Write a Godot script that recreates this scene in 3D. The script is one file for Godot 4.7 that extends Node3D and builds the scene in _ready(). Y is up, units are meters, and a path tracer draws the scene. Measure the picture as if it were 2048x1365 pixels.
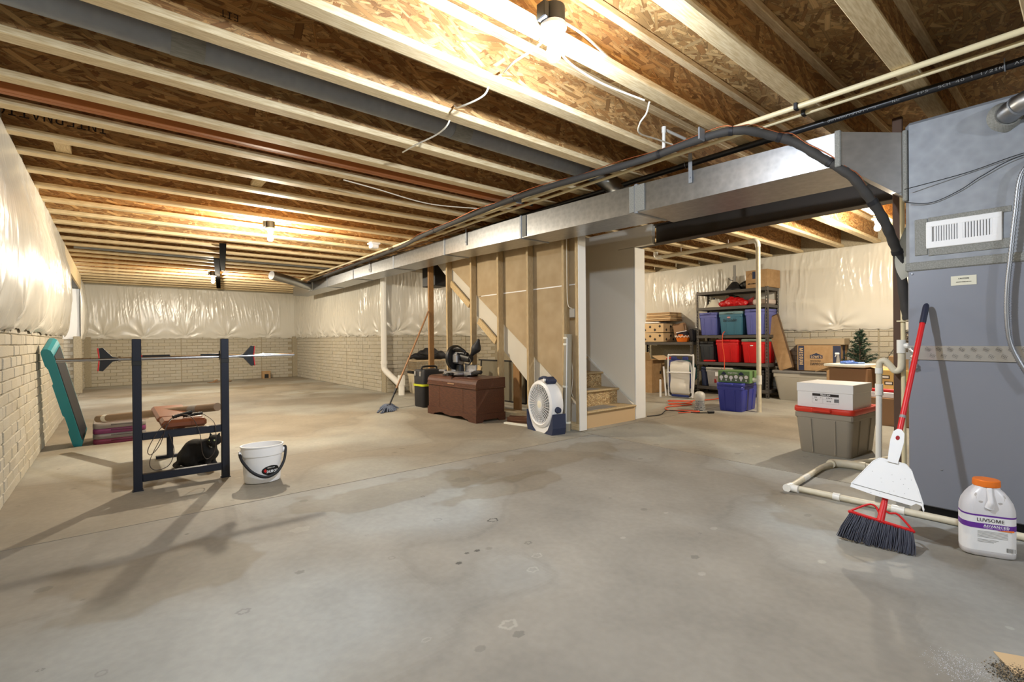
extends Node3D
# A long unfinished basement: joisted ceiling, brick-patterned concrete walls under plastic-faced insulation,
# a stud wall with stairs, a furnace at the right and a storage room beyond.
# World: y up, metres, the camera stands at (0, 1, 0); -z runs along the left wall, +x towards the furnace.

var rng := RandomNumberGenerator.new()
var M := {}
var taken := {}

# ---------------------------------------------------------------- shape builder
class Sh:
	var st := SurfaceTool.new()
	func _init() -> void:
		st.begin(Mesh.PRIMITIVE_TRIANGLES)
	func flat() -> void:
		st.set_smooth_group(-1)
	func smooth(g: int = 1) -> void:
		st.set_smooth_group(g)
	# a convex face, turned so that its front looks along "out"
	func face(p: Array, out: Vector3, uv: Array = []) -> void:
		var n: Vector3 = Vector3.ZERO
		for i in range(1, p.size() - 1):
			n += (p[i] - p[0]).cross(p[i + 1] - p[0])
		var ccw: bool = n.dot(out) >= 0.0
		for i in range(1, p.size() - 1):
			var t: Array = [0, i + 1, i] if ccw else [0, i, i + 1]
			for k in t:
				if uv.size() > 0:
					st.set_uv(uv[k])
				st.add_vertex(p[k])
	func box(c: Vector3, s: Vector3, b: Basis = Basis(), bev: float = 0.0) -> void:
		flat()
		var h: Vector3 = s * 0.5
		bev = minf(bev, minf(h.x, minf(h.y, h.z)) * 0.98)
		var P := func(sg: Vector3, ax: int) -> Vector3:
			var v: Vector3 = h - Vector3.ONE * bev
			v[ax] = h[ax]
			return c + b * (v * sg)
		for ax in 3:
			var a1: int = (ax + 1) % 3
			var a2: int = (ax + 2) % 3
			for sg in [-1.0, 1.0]:
				var q: Array = []
				for k in [[-1.0, -1.0], [1.0, -1.0], [1.0, 1.0], [-1.0, 1.0]]:
					var v: Vector3 = Vector3.ZERO
					v[ax] = sg
					v[a1] = k[0]
					v[a2] = k[1]
					q.append(P.call(v, ax))
				var o: Vector3 = Vector3.ZERO
				o[ax] = sg
				face(q, b * o)
		if bev <= 0.0:
			return
		for ax in 3:
			var a1: int = (ax + 1) % 3
			var a2: int = (ax + 2) % 3
			for s1 in [-1.0, 1.0]:
				for s2 in [-1.0, 1.0]:
					var va: Vector3 = Vector3.ZERO
					va[a1] = s1
					va[a2] = s2
					var vb: Vector3 = va
					va[ax] = -1.0
					vb[ax] = 1.0
					var o: Vector3 = Vector3.ZERO
					o[a1] = s1
					o[a2] = s2
					face([P.call(va, a1), P.call(vb, a1), P.call(vb, a2), P.call(va, a2)], b * o)
		for sx in [-1.0, 1.0]:
			for sy in [-1.0, 1.0]:
				for sz in [-1.0, 1.0]:
					var v := Vector3(sx, sy, sz)
					face([P.call(v, 0), P.call(v, 1), P.call(v, 2)], b * v)
	# a bar of square section between two points
	func bar(a: Vector3, e: Vector3, w: float, d: float, bev: float = 0.0, up: Vector3 = Vector3.UP) -> void:
		var y: Vector3 = (e - a).normalized()
		if absf(y.dot(up)) > 0.99:
			up = Vector3.BACK
		var x: Vector3 = up.cross(y).normalized()
		var z: Vector3 = x.cross(y).normalized()
		box((a + e) * 0.5, Vector3(w, (e - a).length(), d), Basis(x, y, z), bev)
	# rings of points joined into a skin; closed round each ring
	func loft(rings: Array, cap0: bool = true, cap1: bool = true, g: int = 1, shut: bool = true) -> void:
		smooth(g)
		var n: int = rings[0].size()
		var mid := []
		for r in rings:
			var m: Vector3 = Vector3.ZERO
			for q in r:
				m += q
			mid.append(m / n)
		for i in rings.size() - 1:
			for k in (n if shut else n - 1):
				var l: int = (k + 1) % n
				var a: Vector3 = rings[i][k]
				var b2: Vector3 = rings[i][l]
				var c2: Vector3 = rings[i + 1][l]
				var d: Vector3 = rings[i + 1][k]
				st.add_vertex(a); st.add_vertex(c2); st.add_vertex(b2)
				st.add_vertex(a); st.add_vertex(d); st.add_vertex(c2)
		flat()
		if cap0:
			_fan(rings[0], mid[0], true)
		if cap1:
			_fan(rings[rings.size() - 1], mid[mid.size() - 1], false)
	func _fan(r: Array, m: Vector3, low: bool) -> void:
		for k in r.size():
			var l: int = (k + 1) % r.size()
			if low:
				st.add_vertex(m); st.add_vertex(r[k]); st.add_vertex(r[l])
			else:
				st.add_vertex(m); st.add_vertex(r[l]); st.add_vertex(r[k])
	func tube(p: Array, r, n: int = 10, cap: bool = true, sq: float = 1.0) -> void:
		var rings := []
		var up: Vector3 = Vector3.UP
		var d0: Vector3 = (p[1] - p[0]).normalized()
		if absf(d0.dot(up)) > 0.95:
			up = Vector3.RIGHT
		var nx: Vector3 = up.cross(d0).normalized()
		for i in p.size():
			var d: Vector3
			if i == 0:
				d = d0
			elif i == p.size() - 1:
				d = (p[i] - p[i - 1]).normalized()
			else:
				d = ((p[i + 1] - p[i]).normalized() + (p[i] - p[i - 1]).normalized()).normalized()
			nx = (nx - d * nx.dot(d)).normalized()
			var ny: Vector3 = d.cross(nx)
			var rad: float = r[i] if r is Array else r
			var ring := []
			for k in n:
				var t: float = TAU * k / n
				ring.append(p[i] + nx * cos(t) * rad + ny * sin(t) * rad * sq)
			rings.append(ring)
		loft(rings, cap, cap)
	# a turned profile of (radius, height) pairs round the y axis of xf; corners over 35 degrees stay sharp
	func lathe(pr: Array, n: int = 24, xf: Transform3D = Transform3D(), sx: float = 1.0, sz: float = 1.0) -> void:
		var g: int = 1
		for i in pr.size() - 1:
			if i > 0:
				var u: Vector2 = (pr[i] - pr[i - 1]).normalized()
				var w: Vector2 = (pr[i + 1] - pr[i]).normalized()
				if u.dot(w) < 0.82:
					g += 1
			smooth(g)
			for k in n:
				var q := []
				for e in [[i, k], [i, k + 1], [i + 1, k + 1], [i + 1, k]]:
					var t: float = TAU * (e[1] % n) / n
					var v: Vector2 = pr[e[0]]
					q.append(xf * Vector3(cos(t) * v.x * sx, v.y, -sin(t) * v.x * sz))
				st.add_vertex(q[0]); st.add_vertex(q[2]); st.add_vertex(q[1])
				st.add_vertex(q[0]); st.add_vertex(q[3]); st.add_vertex(q[2])
	func cyl(a: Vector3, e: Vector3, r: float, n: int = 16, r2: float = -1.0) -> void:
		var y: Vector3 = (e - a).normalized()
		var up: Vector3 = Vector3.UP if absf(y.y) < 0.95 else Vector3.RIGHT
		var x: Vector3 = up.cross(y).normalized()
		var h: float = (e - a).length()
		if r2 < 0.0:
			r2 = r
		lathe([Vector2(0, 0), Vector2(r, 0), Vector2(r2, h), Vector2(0, h)], n, Transform3D(Basis(x, y, x.cross(y)), a))
	# an outline in the xy plane of xf, pushed along its z
	func prism(poly: PackedVector2Array, d: float, xf: Transform3D = Transform3D()) -> void:
		flat()
		if Geometry2D.is_polygon_clockwise(poly):
			poly.reverse()
		var t := Geometry2D.triangulate_polygon(poly)
		for i in range(0, t.size(), 3):
			var a: Vector2 = poly[t[i]]
			var b: Vector2 = poly[t[i + 1]]
			var c: Vector2 = poly[t[i + 2]]
			face([xf * Vector3(a.x, a.y, 0), xf * Vector3(b.x, b.y, 0), xf * Vector3(c.x, c.y, 0)], -xf.basis.z)
			face([xf * Vector3(a.x, a.y, d), xf * Vector3(b.x, b.y, d), xf * Vector3(c.x, c.y, d)], xf.basis.z)
		for i in poly.size():
			var a: Vector2 = poly[i]
			var b: Vector2 = poly[(i + 1) % poly.size()]
			var o: Vector2 = Vector2(b.y - a.y, a.x - b.x)
			face([xf * Vector3(a.x, a.y, 0), xf * Vector3(b.x, b.y, 0), xf * Vector3(b.x, b.y, d), xf * Vector3(a.x, a.y, d)], xf.basis * Vector3(o.x, o.y, 0))
	# an open sheet of nu x nv cells; f(u, v) gives the point, the front looks along dP/du x dP/dv
	func sheet(nu: int, nv: int, f: Callable) -> void:
		smooth(1)
		var g := []
		for j in nv + 1:
			var row := []
			for i in nu + 1:
				row.append(f.call(float(i) / nu, float(j) / nv))
			g.append(row)
		for j in nv:
			for i in nu:
				st.add_vertex(g[j][i]); st.add_vertex(g[j + 1][i + 1]); st.add_vertex(g[j][i + 1])
				st.add_vertex(g[j][i]); st.add_vertex(g[j + 1][i]); st.add_vertex(g[j + 1][i + 1])
	func mesh() -> ArrayMesh:
		st.generate_normals()
		st.index()
		return st.commit()

# ---------------------------------------------------------------- scene helpers
func numbered(called: String, parent: Node) -> String:
	var key: String = str(parent.get_instance_id()) + called
	if not taken.has(key):
		taken[key] = 0
		return called
	taken[key] += 1
	return "%s_%03d" % [called, taken[key]]

func put(called: String, mesh: Mesh, m: Material, parent: Node = null) -> MeshInstance3D:
	if parent == null:
		parent = self
	var o := MeshInstance3D.new()
	o.name = numbered(called, parent)
	o.mesh = mesh
	if m != null:
		o.material_override = m
	parent.add_child(o, true)
	return o

func obj(called: String, s: Sh, m: Material, parent: Node = null) -> MeshInstance3D:
	return put(called, s.mesh(), m, parent)

func tag(o: Node, label: String, category: String, group: String = "") -> Node:
	o.set_meta("label", label)
	o.set_meta("category", category)
	if group != "":
		o.set_meta("group", group)
	return o

func thing(called: String, label: String, category: String, at: Vector3 = Vector3.ZERO, turn: float = 0.0, group: String = "") -> Node3D:
	var o := Node3D.new()
	o.name = numbered(called, self)
	add_child(o, true)
	o.position = at
	o.rotation.y = deg_to_rad(turn)
	tag(o, label, category, group)
	return o

func setting(called: String) -> Node3D:
	var o := Node3D.new()
	o.name = called
	add_child(o, true)
	o.set_meta("kind", "structure")
	return o

func again(src: Node3D, label: String, at: Vector3, turn: float) -> Node3D:
	var r: Node3D = src.duplicate()
	r.name = numbered(String(src.name).rstrip("0123456789").trim_suffix("_"), self)
	add_child(r, true)
	r.position = at
	r.rotation.y = deg_to_rad(turn)
	r.set_meta("label", label)
	return r

func curve(pts: Array, per: int = 8) -> Array:
	var out := []
	var n: int = pts.size()
	for i in n - 1:
		var p0: Vector3 = pts[maxi(i - 1, 0)]
		var p1: Vector3 = pts[i]
		var p2: Vector3 = pts[i + 1]
		var p3: Vector3 = pts[mini(i + 2, n - 1)]
		for k in per:
			out.append(p1.cubic_interpolate(p2, p0, p3, float(k) / per))
	out.append(pts[n - 1])
	return out

func rrect(w: float, h: float, r: float, n: int = 4) -> PackedVector2Array:
	var p := PackedVector2Array()
	for c in [[1, 1, 0.0], [-1, 1, 0.5], [-1, -1, 1.0], [1, -1, 1.5]]:
		for k in n + 1:
			var t: float = PI * (c[2] + 0.5 * k / n)
			p.append(Vector2(c[0] * (w / 2 - r) + cos(t) * r, c[1] * (h / 2 - r) + sin(t) * r))
	return p

func ring_at(poly: PackedVector2Array, y: float, sc: float = 1.0) -> Array:
	var r := []
	for q in poly:
		r.append(Vector3(q.x * sc, y, -q.y * sc))
	return r

func text(called: String, s: String, size: float, m: Material, parent: Node, xf: Transform3D, font: String = "Droid Sans", bold: bool = true, wide: float = 0.0) -> MeshInstance3D:
	var t := TextMesh.new()
	var f := SystemFont.new()
	f.font_names = PackedStringArray([font])
	f.font_weight = 700 if bold else 400
	t.font = f
	t.text = s
	t.font_size = 48
	t.pixel_size = size / 35.0
	t.depth = 0.0006
	t.curve_step = 2.0
	var o := put(called, t, m, parent)
	if wide > 0.0:
		var w: float = t.get_aabb().size.x
		if w > 0.001:
			xf = xf * Transform3D(Basis.from_scale(Vector3(wide / w, 1, 1)), Vector3.ZERO)
	o.transform = xf
	return o

# signed distances joined smoothly, meshed as surface nets
func nets(lo: Vector3, hi: Vector3, cell: float, f: Callable, s: Sh) -> void:
	var n := Vector3i(((hi - lo) / cell).ceil()) + Vector3i.ONE
	var val := PackedFloat32Array()
	val.resize(n.x * n.y * n.z)
	var i: int = 0
	for z in n.z:
		for y in n.y:
			for x in n.x:
				val[i] = f.call(lo + Vector3(x, y, z) * cell)
				i += 1
	var vid := {}
	var pos := []
	var sx: int = 1
	var sy: int = n.x
	var sz: int = n.x * n.y
	for z in n.z - 1:
		for y in n.y - 1:
			for x in n.x - 1:
				var b: int = x + y * sy + z * sz
				var acc := Vector3.ZERO
				var cnt: int = 0
				for e in [[0, 0, 0, 1, 0, 0], [0, 1, 0, 1, 1, 0], [0, 0, 1, 1, 0, 1], [0, 1, 1, 1, 1, 1], [0, 0, 0, 0, 1, 0], [1, 0, 0, 1, 1, 0], [0, 0, 1, 0, 1, 1], [1, 0, 1, 1, 1, 1], [0, 0, 0, 0, 0, 1], [1, 0, 0, 1, 0, 1], [0, 1, 0, 0, 1, 1], [1, 1, 0, 1, 1, 1]]:
					var va: float = val[b + e[0] * sx + e[1] * sy + e[2] * sz]
					var vb: float = val[b + e[3] * sx + e[4] * sy + e[5] * sz]
					if (va < 0.0) != (vb < 0.0):
						var t: float = va / (va - vb)
						acc += Vector3(e[0], e[1], e[2]).lerp(Vector3(e[3], e[4], e[5]), t)
						cnt += 1
				if cnt > 0:
					vid[b] = pos.size()
					pos.append(lo + (Vector3(x, y, z) + acc / cnt) * cell)
	s.smooth(1)
	for z in range(1, n.z - 1):
		for y in range(1, n.y - 1):
			for x in range(1, n.x - 1):
				var b: int = x + y * sy + z * sz
				var inside: bool = val[b] < 0.0
				for ax in 3:
					var d: int = [sx, sy, sz][ax]
					var other: bool = val[b + d] < 0.0
					if inside == other:
						continue
					var d1: int = [sy, sz, sx][ax]
					var d2: int = [sz, sx, sy][ax]
					var q: Array = [b - d1 - d2, b - d2, b, b - d1]
					if not (vid.has(q[0]) and vid.has(q[1]) and vid.has(q[2]) and vid.has(q[3])):
						continue
					var t: Array = [0, 2, 1, 0, 3, 2] if inside else [0, 1, 2, 0, 2, 3]
					for k in t:
						s.st.add_vertex(pos[vid[q[k]]])

func cap_d(p: Vector3, a: Vector3, b: Vector3, ra: float, rb: float) -> float:
	var ab: Vector3 = b - a
	var t: float = clampf((p - a).dot(ab) / maxf(ab.length_squared(), 1e-9), 0.0, 1.0)
	return p.distance_to(a + ab * t) - lerpf(ra, rb, t)

func smin(a: float, b: float, k: float) -> float:
	var h: float = clampf(0.5 + 0.5 * (b - a) / k, 0.0, 1.0)
	return lerpf(b, a, h) - k * h * (1.0 - h)

# ---------------------------------------------------------------- materials
func c8(r: int, g: int, b: int) -> Color:
	return Color(r / 255.0, g / 255.0, b / 255.0)

func mat(col: Color, rough: float = 0.6, metal: float = 0.0, tex: Texture2D = null, scale: Vector3 = Vector3.ONE, in_world: bool = false) -> StandardMaterial3D:
	var m := StandardMaterial3D.new()
	m.albedo_color = col
	m.roughness = rough
	m.metallic = metal
	if tex != null:
		m.albedo_texture = tex
		m.uv1_triplanar = true
		m.uv1_world_triplanar = in_world
		m.uv1_scale = scale
	return m

func noise_image(sz: int, freq: float, oct: int, seed_: int, type: int = FastNoiseLite.TYPE_SIMPLEX_SMOOTH) -> Image:
	var n := FastNoiseLite.new()
	n.seed = seed_
	n.noise_type = type
	n.frequency = freq
	n.fractal_type = FastNoiseLite.FRACTAL_FBM
	n.fractal_octaves = oct
	return n.get_seamless_image(sz, sz)

# grey noise between two tints, as a texture
func tint(img: Image, a: Color, b: Color, power: float = 1.0) -> ImageTexture:
	var src := img.get_data()
	var out := PackedByteArray()
	out.resize(src.size() * 3)
	var lut := []
	for i in 256:
		var c: Color = a.lerp(b, pow(i / 255.0, power))
		lut.append([int(c.r * 255), int(c.g * 255), int(c.b * 255)])
	for i in src.size():
		var q: Array = lut[src[i]]
		out[i * 3] = q[0]
		out[i * 3 + 1] = q[1]
		out[i * 3 + 2] = q[2]
	var im := Image.create_from_data(img.get_width(), img.get_height(), false, Image.FORMAT_RGB8, out)
	im.generate_mipmaps()
	return ImageTexture.create_from_image(im)

func osb_texture(sz: int, tones: Array, count: int, seed_: int) -> ImageTexture:
	var r := RandomNumberGenerator.new()
	r.seed = seed_
	var d := PackedByteArray()
	d.resize(sz * sz * 3)
	for i in sz * sz:
		d[i * 3] = tones[0][0]
		d[i * 3 + 1] = tones[0][1]
		d[i * 3 + 2] = tones[0][2]
	for k in count:
		var cx: float = r.randf() * sz
		var cy: float = r.randf() * sz
		var a: float = r.randfn(0.0, 0.55) + (PI if r.randf() < 0.5 else 0.0)
		var L: float = r.randf_range(14, 52)
		var W: float = r.randf_range(3, 11)
		var t: Array = tones[r.randi() % tones.size()]
		var sh: float = r.randf_range(0.86, 1.1)
		var ca: float = cos(a)
		var sa: float = sin(a)
		var skew: float = r.randf_range(-0.6, 0.6)
		var vv: float = -W
		while vv < W:
			var u0: float = -L + skew * vv + r.randf_range(-3, 3)
			var u1: float = L + skew * vv + r.randf_range(-3, 3)
			var edge: float = 0.82 if absf(vv) > W - 1.2 else 1.0
			var g: float = sh * edge * r.randf_range(0.94, 1.05)
			var R0: int = clampi(int(t[0] * g), 0, 255)
			var G0: int = clampi(int(t[1] * g), 0, 255)
			var B0: int = clampi(int(t[2] * g), 0, 255)
			var uu: float = u0
			while uu < u1:
				var x: int = posmod(int(cx + ca * uu - sa * vv), sz)
				var y: int = posmod(int(cy + sa * uu + ca * vv), sz)
				var i: int = (y * sz + x) * 3
				d[i] = R0
				d[i + 1] = G0
				d[i + 2] = B0
				uu += 0.8
			vv += 0.8
	var im := Image.create_from_data(sz, sz, false, Image.FORMAT_RGB8, d)
	im.generate_mipmaps()
	return ImageTexture.create_from_image(im)

func concrete_texture(sz: int, span: float, base: Color, warm: Color) -> ImageTexture:
	var lo := noise_image(512, 0.006, 3, 11).get_data()
	var mid := noise_image(1024, 0.012, 4, 23).get_data()
	var hi := noise_image(512, 0.09, 3, 5).get_data()
	var d := PackedByteArray()
	d.resize(sz * sz * 3)
	var i: int = 0
	for y in sz:
		var rl: int = ((y * 512) / sz) * 512
		var rm: int = ((y * 1024) / sz) * 1024
		var rh: int = ((y) % 512) * 512
		for x in sz:
			var a: float = lo[rl + (x * 512) / sz] / 255.0
			var b: float = mid[rm + (x * 1024) / sz] / 255.0
			var h: float = hi[rh + x % 512] / 255.0
			var w: float = clampf((a - 0.42) * 4.0, 0.0, 1.0)
			var rim: float = maxf(0.0, 1.0 - absf(a - 0.47) * 45.0) * 0.05
			var g: float = 0.90 + 0.16 * (b - 0.5) + 0.06 * (h - 0.5) + 0.06 * w - rim
			d[i] = clampi(int(255.0 * g * lerpf(warm.r, base.r, w)), 0, 255)
			d[i + 1] = clampi(int(255.0 * g * lerpf(warm.g, base.g, w)), 0, 255)
			d[i + 2] = clampi(int(255.0 * g * lerpf(warm.b, base.b, w)), 0, 255)
			i += 3
	var r := RandomNumberGenerator.new()
	r.seed = 77
	# drip rings, spots and pale scuffs left on the slab
	for k in 420:
		var cx: float = r.randf() * sz
		var cy: float = r.randf() * sz
		var rad: float = r.randf_range(2.0, 9.0) * sz / (span * 300.0)
		var kind: float = r.randf()
		var gain: float = 0.9 if kind < 0.5 else (1.12 if kind < 0.8 else 0.72)
		if kind >= 0.8:
			rad *= 0.45
		var hollow: float = 0.72 if r.randf() < 0.5 else 0.0
		var sq: float = r.randf_range(0.5, 1.0)
		var n: int = int(rad) + 1
		for yy in range(-n, n + 1):
			for xx in range(-n, n + 1):
				var q: float = sqrt(xx * xx + yy * yy / (sq * sq)) / rad
				if q > 1.0 or q < hollow:
					continue
				var j: int = (posmod(int(cy) + yy, sz) * sz + posmod(int(cx) + xx, sz)) * 3
				for e in 3:
					d[j + e] = clampi(int(d[j + e] * gain), 0, 255)
	# old brown water stains with a darker rim
	for q in [[2.7, -2.95, 0.95, 0.3], [3.3, -1.0, 0.5, 0.28], [2.7, -0.72, 0.3, 0.13], [3.12, -0.42, 0.3, 0.1], [1.5, -3.02, 0.7, 0.26], [2.1, -2.55, 0.6, 0.16], [0.2, -2.6, 0.5, 0.3]]:
		for yy in range(-int(q[3] * 1.4 / span * sz), int(q[3] * 1.4 / span * sz)):
			for xx in range(-int(q[2] * 1.4 / span * sz), int(q[2] * 1.4 / span * sz)):
				var px: int = posmod(int(fposmod(q[0] / span, 1.0) * sz) + xx, sz)
				var py: int = posmod(int(fposmod(q[1] / span, 1.0) * sz) + yy, sz)
				var nz: float = mid[(py * 1024 / sz) * 1024 + px * 1024 / sz] / 255.0 - 0.5
				var e: float = Vector2(xx * span / sz / q[2], yy * span / sz / q[3]).length() + nz * 1.1
				if e > 1.0:
					continue
				var k0: float = smoothstep(1.0, 0.8, e)
				var rim2: float = 0.03 * maxf(0.0, 1.0 - absf(e - 0.86) * 9.0)
				var j: int = (py * sz + px) * 3
				d[j] = int(d[j] * (1.0 - 0.05 * k0 - rim2))
				d[j + 1] = int(d[j + 1] * (1.0 - 0.075 * k0 - rim2))
				d[j + 2] = int(d[j + 2] * (1.0 - 0.115 * k0 - rim2))
	# the larger spots and rings in front of the camera
	for q in [[1.18, -1.826, 0.016, 0.6, 0.0], [1.318, -1.877, 0.014, 0.58, 0.0], [1.263, -1.889, 0.012, 0.66, 0.0], [1.605, -2.139, 0.03, 0.35, 0.8], [1.56, -1.788, 0.02, 0.8, 0.6], [1.498, -1.653, 0.026, 1.14, 0.75], [1.39, -1.567, 0.028, 1.12, 0.7], [2.032, -1.176, 0.022, 0.84, 0.0], [1.057, -1.319, 0.035, 1.13, 0.6], [1.047, -1.253, 0.022, 0.85, 0.0], [0.358, -2.019, 0.025, 0.88, 0.6], [0.609, -2.204, 0.02, 0.86, 0.0], [0.75, -2.7, 0.05, 1.08, 0.0], [1.9, -2.9, 0.07, 0.93, 0.0]]:
		var rad: float = q[2] / span * sz
		var cx: int = int(fposmod(q[0] / span, 1.0) * sz)
		var cy: int = int(fposmod(q[1] / span, 1.0) * sz)
		var n: int = int(rad) + 1
		for yy in range(-n, n + 1):
			for xx in range(-n, n + 1):
				var e: float = sqrt(xx * xx + yy * yy * 1.6) / rad + 0.12 * sin(atan2(yy, xx) * 5.0)
				if e > 1.0 or e < q[4]:
					continue
				var j: int = (posmod(cy + yy, sz) * sz + posmod(cx + xx, sz)) * 3
				for k in 3:
					d[j + k] = clampi(int(d[j + k] * q[3]), 0, 255)
	var im := Image.create_from_data(sz, sz, false, Image.FORMAT_RGB8, d)
	im.generate_mipmaps()
	return ImageTexture.create_from_image(im)

func make_materials() -> void:
	var fine := noise_image(256, 0.05, 4, 3)
	var soft := noise_image(256, 0.012, 3, 9)
	var grain := noise_image(512, 0.03, 4, 31)
	var speck := noise_image(256, 0.2, 2, 41)
	var pine := tint(grain, c8(200, 174, 128), c8(240, 222, 184))
	M.pine = mat(Color.WHITE, 0.62, 0.0, pine, Vector3(0.5, 6, 6), true)
	M.pine_z = mat(Color.WHITE, 0.62, 0.0, pine, Vector3(6, 6, 0.5), true)
	M.pine_up = mat(c8(214, 208, 200), 0.65, 0.0, pine, Vector3(7, 0.6, 7), true)
	M.pine_dark = mat(c8(186, 156, 124), 0.65, 0.0, pine, Vector3(7, 0.6, 7), true)
	M.old_pine = mat(c8(222, 216, 206), 0.7, 0.0, pine, Vector3(3, 3, 3))
	M.lvl = mat(c8(205, 140, 96), 0.55, 0.0, pine, Vector3(0.4, 24, 24), true)
	var tones := [[192, 162, 114], [208, 182, 134], [176, 144, 98], [220, 198, 152], [160, 126, 84], [200, 172, 124]]
	var osb := osb_texture(1024, tones, 5200, 4)
	M.osb = mat(c8(238, 224, 204), 0.6, 0.0, osb, Vector3(0.62, 0.62, 0.62), true)
	M.web = mat(c8(228, 204, 178), 0.62, 0.0, osb, Vector3(0.55, 0.8, 0.8), true)
	M.osb_tread = mat(Color.WHITE, 0.65, 0.0, osb, Vector3(1.6, 1.6, 1.6))
	M.conc = mat(Color.WHITE, 0.72)
	M.conc.albedo_texture = concrete_texture(2048, 9.0, Color(0.66, 0.66, 0.64), Color(0.62, 0.59, 0.54))
	M.conc_far = M.conc.duplicate()
	M.conc_far.albedo_color = c8(252, 248, 239)
	M.conc.albedo_color = c8(244, 245, 246)
	M.joint = mat(c8(120, 114, 102), 0.9)
	M.brick = []
	var bt := tint(fine, c8(168, 161, 145), c8(200, 193, 176))
	for k in [c8(255, 255, 255), c8(249, 248, 246), c8(252, 250, 245)]:
		M.brick.append(mat(k, 0.85, 0.0, bt, Vector3(7, 7, 7), true))
	M.mortar = mat(c8(224, 218, 204), 0.9, 0.0, bt, Vector3(3, 3, 3), true)
	M.plastic = mat(c8(214, 210, 198), 0.27)
	M.plastic.metallic_specular = 0.6
	M.plastic_white = mat(c8(240, 240, 236), 0.36)
	var gal := tint(noise_image(256, 0.03, 2, 15, FastNoiseLite.TYPE_CELLULAR), c8(160, 162, 165), c8(184, 186, 188))
	M.galv = mat(Color.WHITE, 0.36, 1.0, gal, Vector3(2.5, 2.5, 2.5), true)
	M.galv_dull = mat(c8(222, 226, 232), 0.48, 0.5, gal, Vector3(2, 2, 2), true)
	M.round_duct = mat(c8(206, 210, 216), 0.45, 0.25, gal, Vector3(2, 2, 2), true)
	M.strap = mat(c8(16, 15, 14), 1.0)
	M.strap.metallic_specular = 0.05
	M.plenum = mat(c8(214, 217, 222), 0.55, 0.2, gal, Vector3(2, 2, 2), true)
	M.mastic = mat(c8(186, 186, 182), 0.8, 0.2, tint(fine, c8(170, 170, 166), c8(225, 225, 222)), Vector3(1, 9, 9), true)
	M.steel = mat(c8(70, 64, 58), 0.5, 0.3)
	M.black_pipe = mat(c8(44, 44, 46), 0.35, 0.2)
	M.foam = mat(c8(56, 54, 52), 0.75)
	M.rubber = mat(c8(28, 28, 32), 0.6)
	M.cpvc = mat(c8(226, 212, 172), 0.4)
	M.pvc = mat(c8(236, 234, 226), 0.35)
	M.pvc_old = mat(c8(226, 220, 202), 0.45, 0.0, tint(soft, c8(238, 233, 220), c8(255, 253, 248)), Vector3(4, 4, 4), true)
	M.white = mat(c8(238, 238, 238), 0.45)
	M.offwhite = mat(c8(232, 228, 212), 0.55)
	M.paint = mat(c8(246, 241, 226), 0.7)
	M.paint_trim = mat(c8(238, 236, 230), 0.55)
	M.paper = mat(c8(182, 162, 130), 0.85, 0.0, tint(soft, c8(235, 230, 222), c8(255, 255, 255)), Vector3(1, 1, 1))
	M.cabinet = mat(c8(130, 133, 142), 0.42, 0.15)
	M.copper = mat(c8(190, 110, 70), 0.4, 0.8)
	M.wire = mat(c8(228, 222, 206), 0.5)
	M.cord_orange = mat(c8(226, 84, 42), 0.5)
	M.dark = mat(c8(22, 22, 24), 0.5)
	M.black = mat(c8(16, 16, 17), 0.4)
	M.navy_steel = mat(c8(36, 40, 52), 0.45, 0.35, tint(speck, c8(215, 215, 220), c8(255, 255, 255)), Vector3(3, 3, 3))
	M.chrome = mat(c8(205, 207, 212), 0.16, 1.0)
	M.alu = mat(c8(178, 180, 186), 0.35, 0.9)
	M.teal = mat(c8(34, 128, 138), 0.4)
	M.red = mat(c8(205, 24, 28), 0.4)
	M.red_dk = mat(c8(150, 16, 24), 0.45)
	M.card = mat(c8(178, 145, 104), 0.8, 0.0, tint(soft, c8(232, 226, 218), c8(255, 255, 255)), Vector3(3, 3, 3))
	M.card_lt = mat(c8(204, 174, 132), 0.8)
	M.card_dk = mat(c8(150, 114, 80), 0.85)
	M.ink = mat(c8(46, 40, 38), 0.8)
	M.ink_blue = mat(c8(44, 52, 78), 0.75)
	M.blue = mat(c8(58, 66, 158), 0.42)
	M.blue_gray = mat(c8(98, 104, 172), 0.45)
	M.teal_bin = mat(c8(66, 116, 138), 0.42)
	M.shelf = mat(c8(92, 88, 84), 0.5, 0.4)
	M.vinyl = mat(c8(122, 66, 38), 0.36)
	M.gray = mat(c8(140, 138, 134), 0.5)
	M.mahogany = mat(c8(215, 190, 175), 0.42, 0.0, tint(grain, c8(70, 45, 33), c8(122, 84, 62)), Vector3(5, 5, 0.7))
	M.green = mat(c8(46, 120, 58), 0.6)
	M.orange = mat(c8(236, 122, 34), 0.5)

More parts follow.
